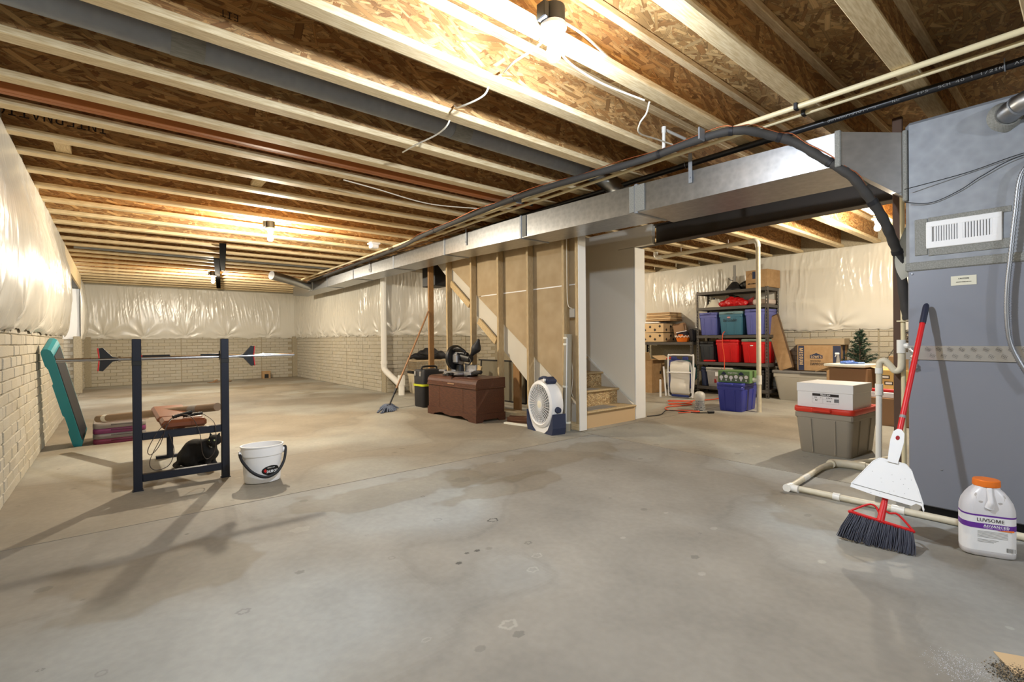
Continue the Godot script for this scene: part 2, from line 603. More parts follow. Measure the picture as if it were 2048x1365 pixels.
# ---------------------------------------------------------------- light
func bulb(called: String, label: String, at: Vector3, energy: float, col: Color, shown: bool = true) -> void:
	# a keyless porcelain socket on a round box under a joist, with a bare lamp; at = the middle of the lamp
	var t := thing(called, label, "light", at)
	var s := Sh.new()
	s.lathe([Vector2(0, 0.19), Vector2(0.05, 0.19), Vector2(0.05, 0.115), Vector2(0.0, 0.115)], 24)
	s.box(Vector3(-0.062, 0.15, 0.0), Vector3(0.03, 0.07, 0.05), Basis(), 0.004)
	obj("junction_box", s, M.dark, t)
	s = Sh.new()
	s.lathe([Vector2(0, 0.115), Vector2(0.056, 0.115), Vector2(0.056, 0.1), Vector2(0.034, 0.085), Vector2(0.026, 0.05), Vector2(0, 0.05)], 28)
	obj("socket", s, M.white, t)
	s = Sh.new()
	s.lathe([Vector2(0.014, 0.055), Vector2(0.018, 0.04), Vector2(0.029, 0.018), Vector2(0.033, -0.004), Vector2(0.029, -0.024), Vector2(0.017, -0.037), Vector2(0.0, -0.041)], 24)
	var g := StandardMaterial3D.new()
	g.albedo_color = Color(1, 1, 1)
	g.emission_enabled = true
	g.emission = col
	g.emission_energy_multiplier = 14.0
	obj("lamp_bulb", s, g, t)
	# most of a modern lamp's light leaves forward, away from its cap
	var d := SpotLight3D.new()
	d.name = "lamp_beam"
	d.light_color = col
	d.light_energy = energy * 0.3
	d.spot_angle = 84.0
	d.spot_angle_attenuation = 0.6
	d.light_size = 0.03
	d.spot_range = 40.0
	d.spot_attenuation = 2.0
	d.shadow_enabled = true
	d.rotation.x = -PI / 2
	t.add_child(d)
	var l := OmniLight3D.new()
	l.name = "lamp_glow"
	l.light_color = col
	l.light_energy = energy * 0.7
	l.light_size = 0.03
	l.omni_range = 40.0
	l.omni_attenuation = 2.0
	l.shadow_enabled = true
	t.add_child(l)

# ---------------------------------------------------------------- the setting
const X0 := -0.55
const X1 := 8.7
const Z0 := -14.6
const Z1 := 4.4
const ROOF := 2.37

func slab(x0: float, x1: float, z0: float, z1: float, m: Material, parent: Node) -> void:
	var s := Sh.new()
	s.flat()
	var a := Vector3(x0, 0, z0)
	var b := Vector3(x1, 0, z0)
	var c := Vector3(x1, 0, z1)
	var d := Vector3(x0, 0, z1)
	var uv := []
	for q in [a, b, c, d]:
		uv.append(Vector2(q.x / 9.0, q.z / 9.0))
	s.face([a, b, c, d], Vector3.UP, uv)
	var dn := Vector3(0, -0.1, 0)
	s.st.set_uv(Vector2.ZERO)
	s.face([a, b, b + dn, a + dn], Vector3.FORWARD)
	s.face([d, c, c + dn, d + dn], Vector3.BACK)
	s.face([a, d, d + dn, a + dn], Vector3.LEFT)
	s.face([b, c, c + dn, b + dn], Vector3.RIGHT)
	s.face([a + dn, b + dn, c + dn, d + dn], Vector3.DOWN)
	obj("slab", s, m, parent)

# brick-patterned concrete: panels of nine tenths of a metre, running bond inside each
func brick_wall(w: Node3D, o: Vector3, u: Vector3, n: Vector3, length: float, top: float, from: float = 0.0) -> void:
	var meshes := []
	for L in [0.225, 0.1125]:
		for v in 3:
			var s := Sh.new()
			s.box(Vector3(0, 0, 0.0), Vector3(L - 0.006, 0.0705, 0.022), Basis(), 0.005)
			meshes.append(s.mesh())
	var bs := Basis(u, Vector3.UP, n)
	var all := []
	var rows: int = int(ceil(top / 0.0762))
	var p0: float = from
	while p0 < length - 0.05:
		for r in rows:
			var x: float = 0.0
			var half: bool = r % 2 == 1
			while x < 0.885:
				var L: float = 0.225
				if half and (x < 0.01 or x > 0.78):
					L = 0.1125
				if p0 + x + L <= length + 0.02:
					var jit := Vector3(rng.randf_range(-0.0015, 0.0015), rng.randf_range(-0.0015, 0.0015), rng.randf_range(-0.004, 0.003))
					var at: Vector3 = o + u * (p0 + x + L * 0.5 + 0.006) + Vector3.UP * (r * 0.0762 + 0.038) + bs * jit
					var k: int = (0 if L > 0.2 else 3) + rng.randi() % 3
					var turn := Basis(Vector3.UP, rng.randf_range(-0.012, 0.012)) * Basis(u, rng.randf_range(-0.03, 0.03))
					all.append([at.distance_to(Vector3(0, 1, 0)), Transform3D(turn * bs, at), k])
				x += L
		p0 += 0.912
	all.sort_custom(func(a, b): return a[0] < b[0])
	var rest := []
	for i in all.size():
		if i < 290:
			var q := put("brick", meshes[all[i][2]], M.brick[(i * 7 + all[i][2]) % 3], w)
			q.transform = all[i][1]
		else:
			rest.append(all[i][1])
	if rest.size() > 0:
		var mm := MultiMesh.new()
		mm.transform_format = MultiMesh.TRANSFORM_3D
		mm.mesh = meshes[0]
		mm.instance_count = rest.size()
		for i in rest.size():
			mm.set_instance_transform(i, rest[i])
		var mi := MultiMeshInstance3D.new()
		mi.name = "brickwork"
		mi.multimesh = mm
		mi.material_override = M.brick[0]
		mi.set_meta("kind", "stuff")
		w.add_child(mi, true)

func wall(called: String, lo: Vector3, hi: Vector3, m: Material) -> Node3D:
	var w := setting(called)
	var s := Sh.new()
	s.box((lo + hi) * 0.5, hi - lo)
	obj("wall_core", s, m, w)
	return w

# plastic-faced insulation hung on a wall: o = low corner, u = along, n = out of the wall
func blanket(called: String, label: String, o: Vector3, u: Vector3, n: Vector3, length: float, height: float, belly: float, seed_: int, m: Material, pinch: float = 0.95, amp: float = 1.0, top_in: float = 0.0) -> void:
	var f := FastNoiseLite.new()
	f.seed = seed_
	f.frequency = 1.0
	f.fractal_octaves = 2
	var knots := []
	var x: float = pinch * 0.35
	while x < length:
		knots.append(Vector2(x, f.get_noise_2d(x * 3.0, 7.0) * 0.05))
		x += pinch * (0.8 + 0.5 * absf(f.get_noise_2d(x, 40.0)))
	var nu: int = int(length / 0.014)
	var nv: int = int(height / 0.018)
	var s := Sh.new()
	var shape := func(a: float, b: float) -> Vector3:
		var uu: float = a * length
		var vv: float = b * height
		var out: float = belly * pow(sin(PI * clampf(pow(b, 0.72), 0.0, 1.0)), 0.7)
		out += belly * 0.3 * f.get_noise_2d(uu * 0.9, vv * 0.6)
		out *= 1.0 - top_in * smoothstep(0.6, 1.0, b)
		# long hanging creases, drawn down from the top and slanting
		var lean: float = 0.16 * f.get_noise_2d(uu * 0.6, 90.0) + 0.06
		var w: float = smoothstep(0.1, 0.5, b)
		var bend: float = uu + lean * vv + 0.012 * f.get_noise_2d(uu * 2.0, vv * 1.5)
		var q: float = f.get_noise_2d(bend * 7.0, vv * 0.55 + 20.0)
		var patch: float = clampf(f.get_noise_2d(uu * 0.9, 63.0 + vv * 0.5) * 1.8 + 0.45, 0.0, 1.0)
		out += amp * 0.011 * w * pow(maxf(0.0, 1.0 - absf(q) * 3.2), 2.0) * (0.25 + 0.75 * patch)
		q = f.get_noise_2d(bend * 17.0, vv * 0.8 + 50.0)
		out += amp * 0.0042 * w * pow(maxf(0.0, 1.0 - absf(q) * 2.6), 2.0) * patch
		# folds that fan out of the staples along the bottom
		for k in knots:
			var d := Vector2(uu - k.x, vv - 0.05 - k.y)
			var r: float = d.length()
			if r < 0.5:
				var t: float = atan2(d.x, d.y)
				var fall: float = (1.0 - r / 0.5) * smoothstep(0.0, 0.06, r)
				out += amp * 0.011 * fall * sin(t * 9.0 + k.x * 20.0)
				out -= 0.035 * exp(-r * r / 0.004)
		var hem: float = 0.028 * f.get_noise_2d(uu * 2.2, 5.0) + 0.02 * f.get_noise_2d(uu * 6.0, 15.0)
		out = maxf(out, 0.004) + 0.02
		if b <= 0.0 or b >= 1.0 or a <= 0.0 or a >= 1.0:
			out = 0.022
		return o + u * uu + Vector3.UP * (vv + hem * (1.0 - b)) + n * out
	s.sheet(nu, nv, shape)
	var mi := obj(called, s, m)
	tag(mi, label, "insulation")

func build_shell() -> void:
	var fl := setting("floor")
	var g: float = 0.005
	slab(X0, 3.85 - g, -3.37 + g, Z1, M.conc, fl)
	slab(X0, 3.85 - g, Z0, -3.37 - g, M.conc_far, fl)
	slab(3.85 + g, X1, -3.5 + g, Z1, M.conc_far, fl)
	slab(3.85 + g, X1, Z0, -3.5 - g, M.conc_far, fl)
	slab(-2.3, X0 - g, -12.95, -8.85, M.conc_far, fl)
	var s := Sh.new()
	s.box(Vector3(3.2, -0.06, -5.1), Vector3(11.2, 0.1, 19.4))
	obj("slab_joint", s, M.joint, fl)
	# ceiling: sheets of strand board laid on the joists
	var ce := setting("ceiling")
	var zz: float = Z0
	var row: int = 0
	while zz < Z1:
		var z2: float = minf(zz + 1.22, Z1)
		var xx: float = -2.5 - 1.22 * (row % 2)
		while xx < X1:
			var a: float = maxf(xx, -2.3)
			var b: float = minf(xx + 2.44, X1)
			if b - a > 0.05:
				s = Sh.new()
				s.box(Vector3((a + b) * 0.5, 2.685, (zz + z2) * 0.5), Vector3(b - a - 0.004, 0.02, z2 - zz - 0.004))
				obj("deck_sheet", s, M.osb, ce)
			xx += 2.44
		zz += 1.22
		row += 1
	s = Sh.new()
	s.box(Vector3(3.2, 2.75, -5.1), Vector3(11.4, 0.1, 19.4))
	obj("deck_cover", s, M.osb, ce)
	# walls, each with thickness
	var t: float = 0.25
	var w := wall("wall_left", Vector3(X0 - t, -0.1, -8.85), Vector3(X0, 2.7, Z1), M.mortar)
	brick_wall(w, Vector3(X0, 0, -8.86), Vector3.BACK, Vector3.RIGHT, 5.5, 1.14)
	w = wall("wall_back", Vector3(X0 - t, -0.1, Z0 - t), Vector3(4.0 + t, 2.7, Z0), M.mortar)
	brick_wall(w, Vector3(X0, 0, Z0), Vector3.RIGHT, Vector3.BACK, 4.5, 1.14)
	w = wall("wall_right", Vector3(4.0, -0.1, Z0 - t), Vector3(4.0 + t, 2.7, -8.7), M.mortar)
	brick_wall(w, Vector3(4.0, 0, -8.86), Vector3.FORWARD, Vector3.LEFT, 5.7, 1.14)
	w = wall("wall_stair_end", Vector3(4.0 + t, -0.1, -8.95), Vector3(X1 + t, 2.7, -8.7), M.mortar)
	brick_wall(w, Vector3(4.02, 0, -8.7), Vector3.RIGHT, Vector3.BACK, 2.7, 1.14)
	w = wall("wall_bay_end", Vector3(-2.3, -0.1, -12.95 - t), Vector3(X0, 2.7, -12.95), M.mortar)
	brick_wall(w, Vector3(-1.25, 0, -12.95), Vector3.RIGHT, Vector3.BACK, 0.68, 1.14)
	w = wall("wall_left_far", Vector3(X0 - t, -0.1, Z0), Vector3(X0, 2.7, -12.95 - t), M.mortar)
	brick_wall(w, Vector3(X0 + 0.0, 0, -12.95), Vector3.FORWARD, Vector3.RIGHT, 1.6, 1.14)
	w = wall("wall_bay_side", Vector3(-2.3 - t, -0.1, -12.95 - t), Vector3(-2.3, 2.7, -8.6), M.mortar)
	w = wall("wall_bay_near", Vector3(-2.3, -0.1, -8.85), Vector3(X0 - t, 2.7, -8.6), M.mortar)
	w = wall("wall_far", Vector3(X1, -0.1, -8.95), Vector3(X1 + t, 2.7, Z1), M.mortar)
	brick_wall(w, Vector3(X1, 0, -3.9), Vector3.BACK, Vector3.LEFT, 3.6, 1.14)
	w = wall("wall_behind", Vector3(X0 - t, -0.1, Z1), Vector3(X1 + t, 2.7, Z1 + t), M.mortar)
	# smooth corner posts of the back wall
	for q in [[Vector3(X0 + 0.06, 0.57, Z0 + 0.06), "trim_1"], [Vector3(3.94, 0.57, Z0 + 0.06), "trim_2"], [Vector3(X0 - 0.03, 0.57, -12.93), "trim_3"]]:
		s = Sh.new()
		s.box(q[0], Vector3(0.13, 1.14, 0.13), Basis(), 0.01)
		var c := obj(q[1], s, M.mortar)
		c.set_meta("kind", "structure")
	# the insulation blankets
	blanket("insulation_blanket", "big bulging plastic insulation blanket on the left wall, nearest the camera", Vector3(X0, 1.1, -8.87), Vector3.BACK, Vector3.RIGHT, 6.6, 1.28, 0.085, 3, M.plastic, 1.1, 1.0, 0.8)
	blanket("insulation_blanket", "wrinkled plastic insulation blanket across the far back wall", Vector3(X0 + 0.02, 1.1, Z0), Vector3.RIGHT, Vector3.BACK, 4.55, 1.24, 0.05, 5, M.plastic, 0.9, 1.3)
	blanket("insulation_blanket", "plastic insulation blanket behind the white drain pipe, left of the studs", Vector3(4.0, 1.1, -8.6), Vector3.FORWARD, Vector3.LEFT, 6.0, 1.24, 0.05, 8, M.plastic, 0.85, 1.3)
	blanket("insulation_blanket", "shiny plastic insulation blanket seen between the studs under the stairs", Vector3(3.98, 1.1, -8.7), Vector3.RIGHT, Vector3.BACK, 4.6, 1.26, 0.05, 12, M.plastic, 0.7, 1.7)
	blanket("insulation_blanket", "bright white insulation blanket inside the alcove past the left wall", Vector3(-1.4, 1.08, -12.95), Vector3.RIGHT, Vector3.BACK, 0.86, 1.1, 0.03, 17, M.plastic_white, 0.8, 0.8)
	blanket("insulation_blanket", "narrow plastic insulation strip between the alcove and the back wall", Vector3(X0, 1.08, -12.86), Vector3.FORWARD, Vector3.RIGHT, 1.75, 1.24, 0.06, 21, M.plastic, 0.8, 1.0)
	blanket("insulation_blanket", "long plastic insulation blanket behind the grey shelving in the storage room", Vector3(X1, 1.1, -8.6), Vector3.BACK, Vector3.LEFT, 9.5, 1.27, 0.05, 29, M.plastic, 1.25, 1.5)
	# header over the alcove
	var h := thing("header_beam", "dark header beam spanning the alcove at the end of the left wall", "beam", Vector3(X0 - 0.1, 2.1, -10.9))
	s = Sh.new()
	s.box(Vector3(0.02, 0.13, 0), Vector3(0.16, 0.26, 4.1), Basis(), 0.004)
	obj("beam_body", s, M.steel, h)
	s = Sh.new()
	s.box(Vector3(0.115, 0.125, 0), Vector3(0.03, 0.27, 4.1), Basis(), 0.003)
	obj("edge_board", s, M.pine_z, h)

func joist_label(i: int, near: int) -> String:
	var d: int = i - near
	var words := ["first", "second", "third", "fourth", "fifth", "sixth", "seventh", "eighth", "ninth", "tenth", "eleventh", "twelfth", "thirteenth", "fourteenth", "fifteenth", "sixteenth", "seventeenth", "eighteenth", "nineteenth", "twentieth", "twenty-first", "twenty-second", "twenty-third", "twenty-fourth", "twenty-fifth", "twenty-sixth", "twenty-seventh", "twenty-eighth"]
	if d == 0:
		return "wooden I-joist that carries the bare bulb nearest the camera"
	if d > 0:
		return "wooden I-joist, the %s one beyond the nearest bare bulb" % words[d - 1]
	return "wooden I-joist, the %s one on the camera's side of the nearest bare bulb" % words[-d - 1]

func build_ceiling() -> void:
	var zs := [1.3, 0.81, 0.32, -0.165, -0.642, -1.108, -1.596, -2.075, -2.54, -3.105, -3.585, -4.0, -4.475, -4.9, -5.39, -5.885, -6.415, -6.96, -7.52, -8.06, -8.62, -9.1, -9.7, -10.15, -10.73, -11.25, -11.85, -12.4, -12.95, -13.45, -13.95, -14.45]
	var near: int = 6
	for i in zs.size():
		var z: float = zs[i]
		var x1: float = X1 - 0.04 if z > -8.6 else 4.0
		var t := thing("floor_joist", joist_label(i, near), "joist", Vector3(X0 - 0.03, ROOF, z), 0.0, "wooden I-joists of the ceiling")
		var L: float = x1 - (X0 - 0.03)
		for q in [["bottom_flange", Vector3(L, 0.038, 0.089), 0.019, M.pine, 0.004], ["web", Vector3(L, 0.23, 0.0111), 0.15, M.web, 0.0], ["top_flange", Vector3(L, 0.038, 0.089), 0.283, M.pine, 0.004]]:
			var s := Sh.new()
			s.box(Vector3(L * 0.5, q[2], 0), q[1], Basis(), q[4])
			obj(q[0], s, q[3], t)
	var u := thing("floor_joist", "wooden I-joist behind the camera nearest the rear wall", "joist", Vector3(X0 - 0.03, ROOF, 2.6), 0.0, "wooden I-joists of the ceiling")
	var s2 := Sh.new()
	s2.box(Vector3(4.6, 0.019, 0), Vector3(9.2, 0.038, 0.089), Basis(), 0.004)
	obj("bottom_flange", s2, M.pine, u)
	s2 = Sh.new()
	s2.box(Vector3(4.6, 0.165, 0), Vector3(9.2, 0.26, 0.0111))
	obj("web", s2, M.web, u)
	# laminated beam between two joists
	var b := thing("laminated_beam", "orange laminated beam between pale joists, lower flush with their undersides", "beam", Vector3(X0, ROOF + 0.012, -3.78))
	for k in 2:
		var s := Sh.new()
		s.box(Vector3(2.3, 0.14, -0.045 * k), Vector3(4.7, 0.28, 0.043), Basis(), 0.003)
		obj("ply", s, M.lvl, b)
	# blocking
	for q in [[Vector3(-0.28, ROOF + 0.0, -4.7), "short wood block between joists above the left insulation"], [Vector3(1.0, ROOF + 0.0, -4.7), "short wood block between joists in mid ceiling"]]:
		var s := Sh.new()
		s.box(Vector3.ZERO, Vector3(0.089, 0.038, 0.33), Basis(), 0.003)
		var o := obj("blocking", s, M.pine_z)
		o.position = q[0] + Vector3(0, 0.06, 0)
		tag(o, q[1], "wood block", "wood blocks between joists")
	# stencilled name on one web, upside down
	var ink := mat(c8(40, 30, 24), 0.8)
	var j: Node = get_node("floor_joist_012")
	text("lettering", "INTERNATIONAL BEAMS", 0.075, ink, j, Transform3D(Basis(Vector3.BACK, PI), Vector3(0.02, 0.15, 0.0062)), "Droid Sans Mono", true, 1.05)
	text("lettering", "EIT", 0.032, ink, get_node("floor_joist_008"), Transform3D(Basis(Vector3.BACK, PI), Vector3(1.0, 0.13, 0.0062)), "Droid Sans Mono", false)

func _ready() -> void:
	rng.seed = 20
	# camera
	var cam := Camera3D.new()
	cam.name = "camera"
	cam.fov = rad_to_deg(2.0 * atan(682.5 / 966.71))
	cam.near = 0.05
	cam.far = 100.0
	add_child(cam)
	var yaw: float = deg_to_rad(39.381)
	var pitch: float = deg_to_rad(-0.1924)
	var roll: float = deg_to_rad(-0.5269)
	var fw := Vector3(sin(yaw) * cos(pitch), sin(pitch), -cos(yaw) * cos(pitch))
	var r0 := Vector3(cos(yaw), 0, sin(yaw))
	var u0 := r0.cross(fw)
	var rt := r0 * cos(roll) + u0 * sin(roll)
	cam.transform = Transform3D(Basis(rt, -r0 * sin(roll) + u0 * cos(roll), -fw), Vector3(0, 1, 0))
	cam.current = true
	# surroundings: a closed room, so the dim sky outside does not enter
	var env := Environment.new()
	env.background_mode = Environment.BG_COLOR
	env.background_color = Color(0.05, 0.05, 0.06)
	env.tonemap_mode = Environment.TONE_MAPPER_LINEAR
	env.tonemap_exposure = 1.12
	env.sdfgi_enabled = true
	env.ssao_enabled = true
	env.ssil_enabled = true
	var we := WorldEnvironment.new()
	we.name = "surroundings"
	we.environment = env
	add_child(we)
	make_materials()
	# the bare bulbs, in two rows down the basement
	var cool := Color(0.9, 0.945, 1.0)
	var warm := Color(1.0, 0.95, 0.86)
	bulb("ceiling_bulb", "large bare bulb nearest the camera, lit on a black junction box", Vector3(1.47, 2.235, -1.49), 4.0, cool)
	bulb("ceiling_bulb", "middle bare lit bulb in the left half, below lit joists", Vector3(1.4, 2.2, -6.1), 6.5, warm)
	bulb("ceiling_bulb", "farthest bare lit bulb, beside the dark hanging straps", Vector3(1.5, 2.2, -11.1), 5.5, warm)
	bulb("ceiling_bulb", "bare lit bulb over the storage room, behind the black hose", Vector3(6.72, 2.235, -1.61), 5.0, warm)
	bulb("ceiling_bulb", "bare bulb over the storage room hidden behind the stair wall", Vector3(6.72, 2.235, -6.2), 2.6, warm)
	bulb("ceiling_bulb", "bare bulb behind the camera over the near slab", Vector3(1.5, 2.235, 2.6), 5.0, cool)
	bulb("ceiling_bulb", "bare bulb inside the alcove past the left wall", Vector3(-1.7, 2.235, -10.8), 2.5, Color(0.95, 0.97, 1.0))
	build_shell()
	build_ceiling()
	build_stairs()
	build_ducts()
	build_furnace()
	build_pipes()
	build_left()
	build_middle()
	build_storage()
	build_front()

# ---------------------------------------------------------------- stairs, stud wall, ducts, furnace, pipes
func build_stairs() -> void:
	# the open stud wall on the left of the stairs, drywall on its far side
	var w := setting("wall_stud")
	var s: Sh
	for z in [-6.81, -6.26, -5.62, -5.0, -4.41, -3.805, -3.6]:
		s = Sh.new()
		s.box(Vector3(3.925, 1.2, z - 0.019), Vector3(0.089, 2.26, 0.038), Basis(), 0.003)
		obj("stud", s, M.pine_dark if z < -6.7 else M.pine_up, w)
	s = Sh.new()
	s.box(Vector3(3.925, 0.035, -5.22), Vector3(0.089, 0.07, 3.25), Basis(), 0.003)
	obj("sole_plate", s, M.pine_z, w)
	s = Sh.new()
	s.box(Vector3(3.925, 2.345, -5.22), Vector3(0.089, 0.04, 3.25), Basis(), 0.003)
	obj("top_plate", s, M.pine_z, w)
	# drywall sheets over the stringer, brown paper back towards the room
	var line := func(z: float) -> float: return 0.44 + 0.72 * (-3.969 - z)
	var xf := Transform3D(Basis(Vector3.FORWARD, Vector3.UP, Vector3.RIGHT), Vector3(3.972, 0, 0))
	var zj: float = -3.969 - (1.608 - 0.44) / 0.72
	s = Sh.new()
	s.prism(PackedVector2Array([Vector2(3.58, 0.2), Vector2(-zj - 0.006, 1.606), Vector2(3.58, 1.606)]), 0.0127, xf)
	obj("drywall_sheet", s, M.paper, w)
	s = Sh.new()
	s.prism(PackedVector2Array([Vector2(3.58, 1.612), Vector2(-zj, 1.612), Vector2(6.68, 2.364), Vector2(3.58, 2.364)]), 0.0127, xf)
	obj("drywall_sheet", s, M.paper, w)
	s = Sh.new()
	s.box(Vector3(3.972, 1.609, -4.55), Vector3(0.006, 0.014, 1.92), Basis(), 0.002)
	obj("joint_compound", s, M.white, w)
	s = Sh.new()
	s.box(Vector3(3.882, 1.19, -3.536), Vector3(0.114, 2.36, 0.014), Basis(), 0.004)
	obj("corner_board", s, M.paint_trim, w)
	# the staircase behind it
	var st := thing("staircase", "wooden staircase with strand board risers climbing between the two walls", "stairs", Vector3(4.46, 0, -3.62))
	for i in 13:
		var z: float = -0.255 * i
		s = Sh.new()
		s.box(Vector3(0, 0.19 * i + 0.083, z - 0.01), Vector3(0.9, 0.166, 0.019))
		obj("riser", s, M.card_lt if i == 0 else M.osb_tread, st)
		s = Sh.new()
		s.box(Vector3(0, 0.19 * (i + 1) - 0.013, z - 0.115), Vector3(0.9, 0.026, 0.29), Basis(), 0.011)
		obj("tread", s, M.old_pine, st)
		if i < 4:
			s = Sh.new()
			s.box(Vector3(-0.12, 0.19 * (i + 1) + 0.002, z - 0.125), Vector3(0.5, 0.004, 0.2), Basis(), 0.001)
			obj("tread_mat", s, M.gray, st)
	for x in [-0.448, 0.448]:
		s = Sh.new()
		var z1: float = 3.4
		s.prism(PackedVector2Array([Vector2(0.04, 0.0), Vector2(0.02, 0.19), Vector2(z1, 0.19 + 0.745 * z1), Vector2(z1, -0.09 + 0.745 * z1), Vector2(0.36, 0.0)]), 0.037, Transform3D(Basis(Vector3.FORWARD, Vector3.UP, Vector3.RIGHT), Vector3(x - 0.0185, 0.0, 0.0)))
		obj("stringer", s, mat(c8(206, 200, 186), 0.75), st)
	s = Sh.new()
	s.prism(PackedVector2Array([Vector2(0.02, 0.0), Vector2(0.02, 0.17), Vector2(3.4, 0.36 + 0.74 * 3.4), Vector2(3.4, 0.2 + 0.74 * 3.4), Vector2(0.3, 0.0)]), 0.016, Transform3D(Basis(Vector3.FORWARD, Vector3.UP, Vector3.RIGHT), Vector3(0.455, 0.0, 0.0)))
	obj("skirt_board", s, M.paint_trim, st)
	# short block nailed under the stringer, and a loose one
	for q in [[Vector3(3.955, 1.12, -5.35), 0.5], [Vector3(3.955, 1.68, -6.02), 0.62]]:
		s = Sh.new()
		s.box(Vector3.ZERO, Vector3(0.03, 0.09, q[1]), Basis(Vector3.RIGHT, 0.63), 0.003)
		var o := obj("nailer", s, M.old_pine, st)
		o.position = q[0] - st.position
	# painted wall on the right of the stairs
	w = setting("wall_stairs")
	s = Sh.new()
	s.prism(PackedVector2Array([Vector2(3.645, 0.0), Vector2(3.645, 2.12), Vector2(3.9, 2.12), Vector2(3.9, 2.365), Vector2(7.2, 2.365), Vector2(6.95, 2.2), Vector2(4.05, 0.06), Vector2(4.05, 0.0)]), 0.2, Transform3D(Basis(Vector3.FORWARD, Vector3.UP, Vector3.RIGHT), Vector3(4.95, 0, 0)))
	s.box(Vector3(4.985, 2.245, -3.75), Vector3(0.07, 0.24, 0.72), Basis(), 0.004)
	obj("drywall_sheet", s, M.paint, w)
	s = Sh.new()
	s.box(Vector3(5.05, 1.06, -3.645), Vector3(0.206, 2.12, 0.02), Basis(), 0.005)
	obj("corner_board", s, M.paint_trim, w)
	# steel beam from that wall to the far end of the room
	var b := thing("steel_beam", "dark brown steel I-beam running from the stair wall over the storage room opening", "beam", Vector3(5.06, 2.13, 0.3))
	for q in [[Vector3(0, 0.006, 0), Vector3(0.15, 0.012, 8.0), "flange"], [Vector3(0, 0.222, 0), Vector3(0.15, 0.012, 8.0), "flange"], [Vector3(0, 0.115, 0.1), Vector3(0.012, 0.206, 7.6), "web"]]:
		s = Sh.new()
		s.box(q[0], q[1], Basis(), 0.003)
		obj(q[2], s, M.steel, b)
	# electrical box on the last stud
	var e := thing("switch_box", "small grey electrical box with a white cable on the last stud", "electrical box", Vector3(3.93, 1.235, -3.70))
	s = Sh.new()
	s.box(Vector3(0, 0.05, 0), Vector3(0.07, 0.1, 0.085), Basis(), 0.006)
	obj("box_body", s, M.gray, e)
	s = Sh.new()
	s.tube(curve([Vector3(-0.01, 0.1, -0.02), Vector3(-0.03, 0.14, -0.06), Vector3(-0.03, 0.3, -0.075), Vector3(-0.03, 0.8, -0.075), Vector3(-0.03, 1.06, -0.075)]), 0.005, 8)
	obj("cable", s, M.wire, e)

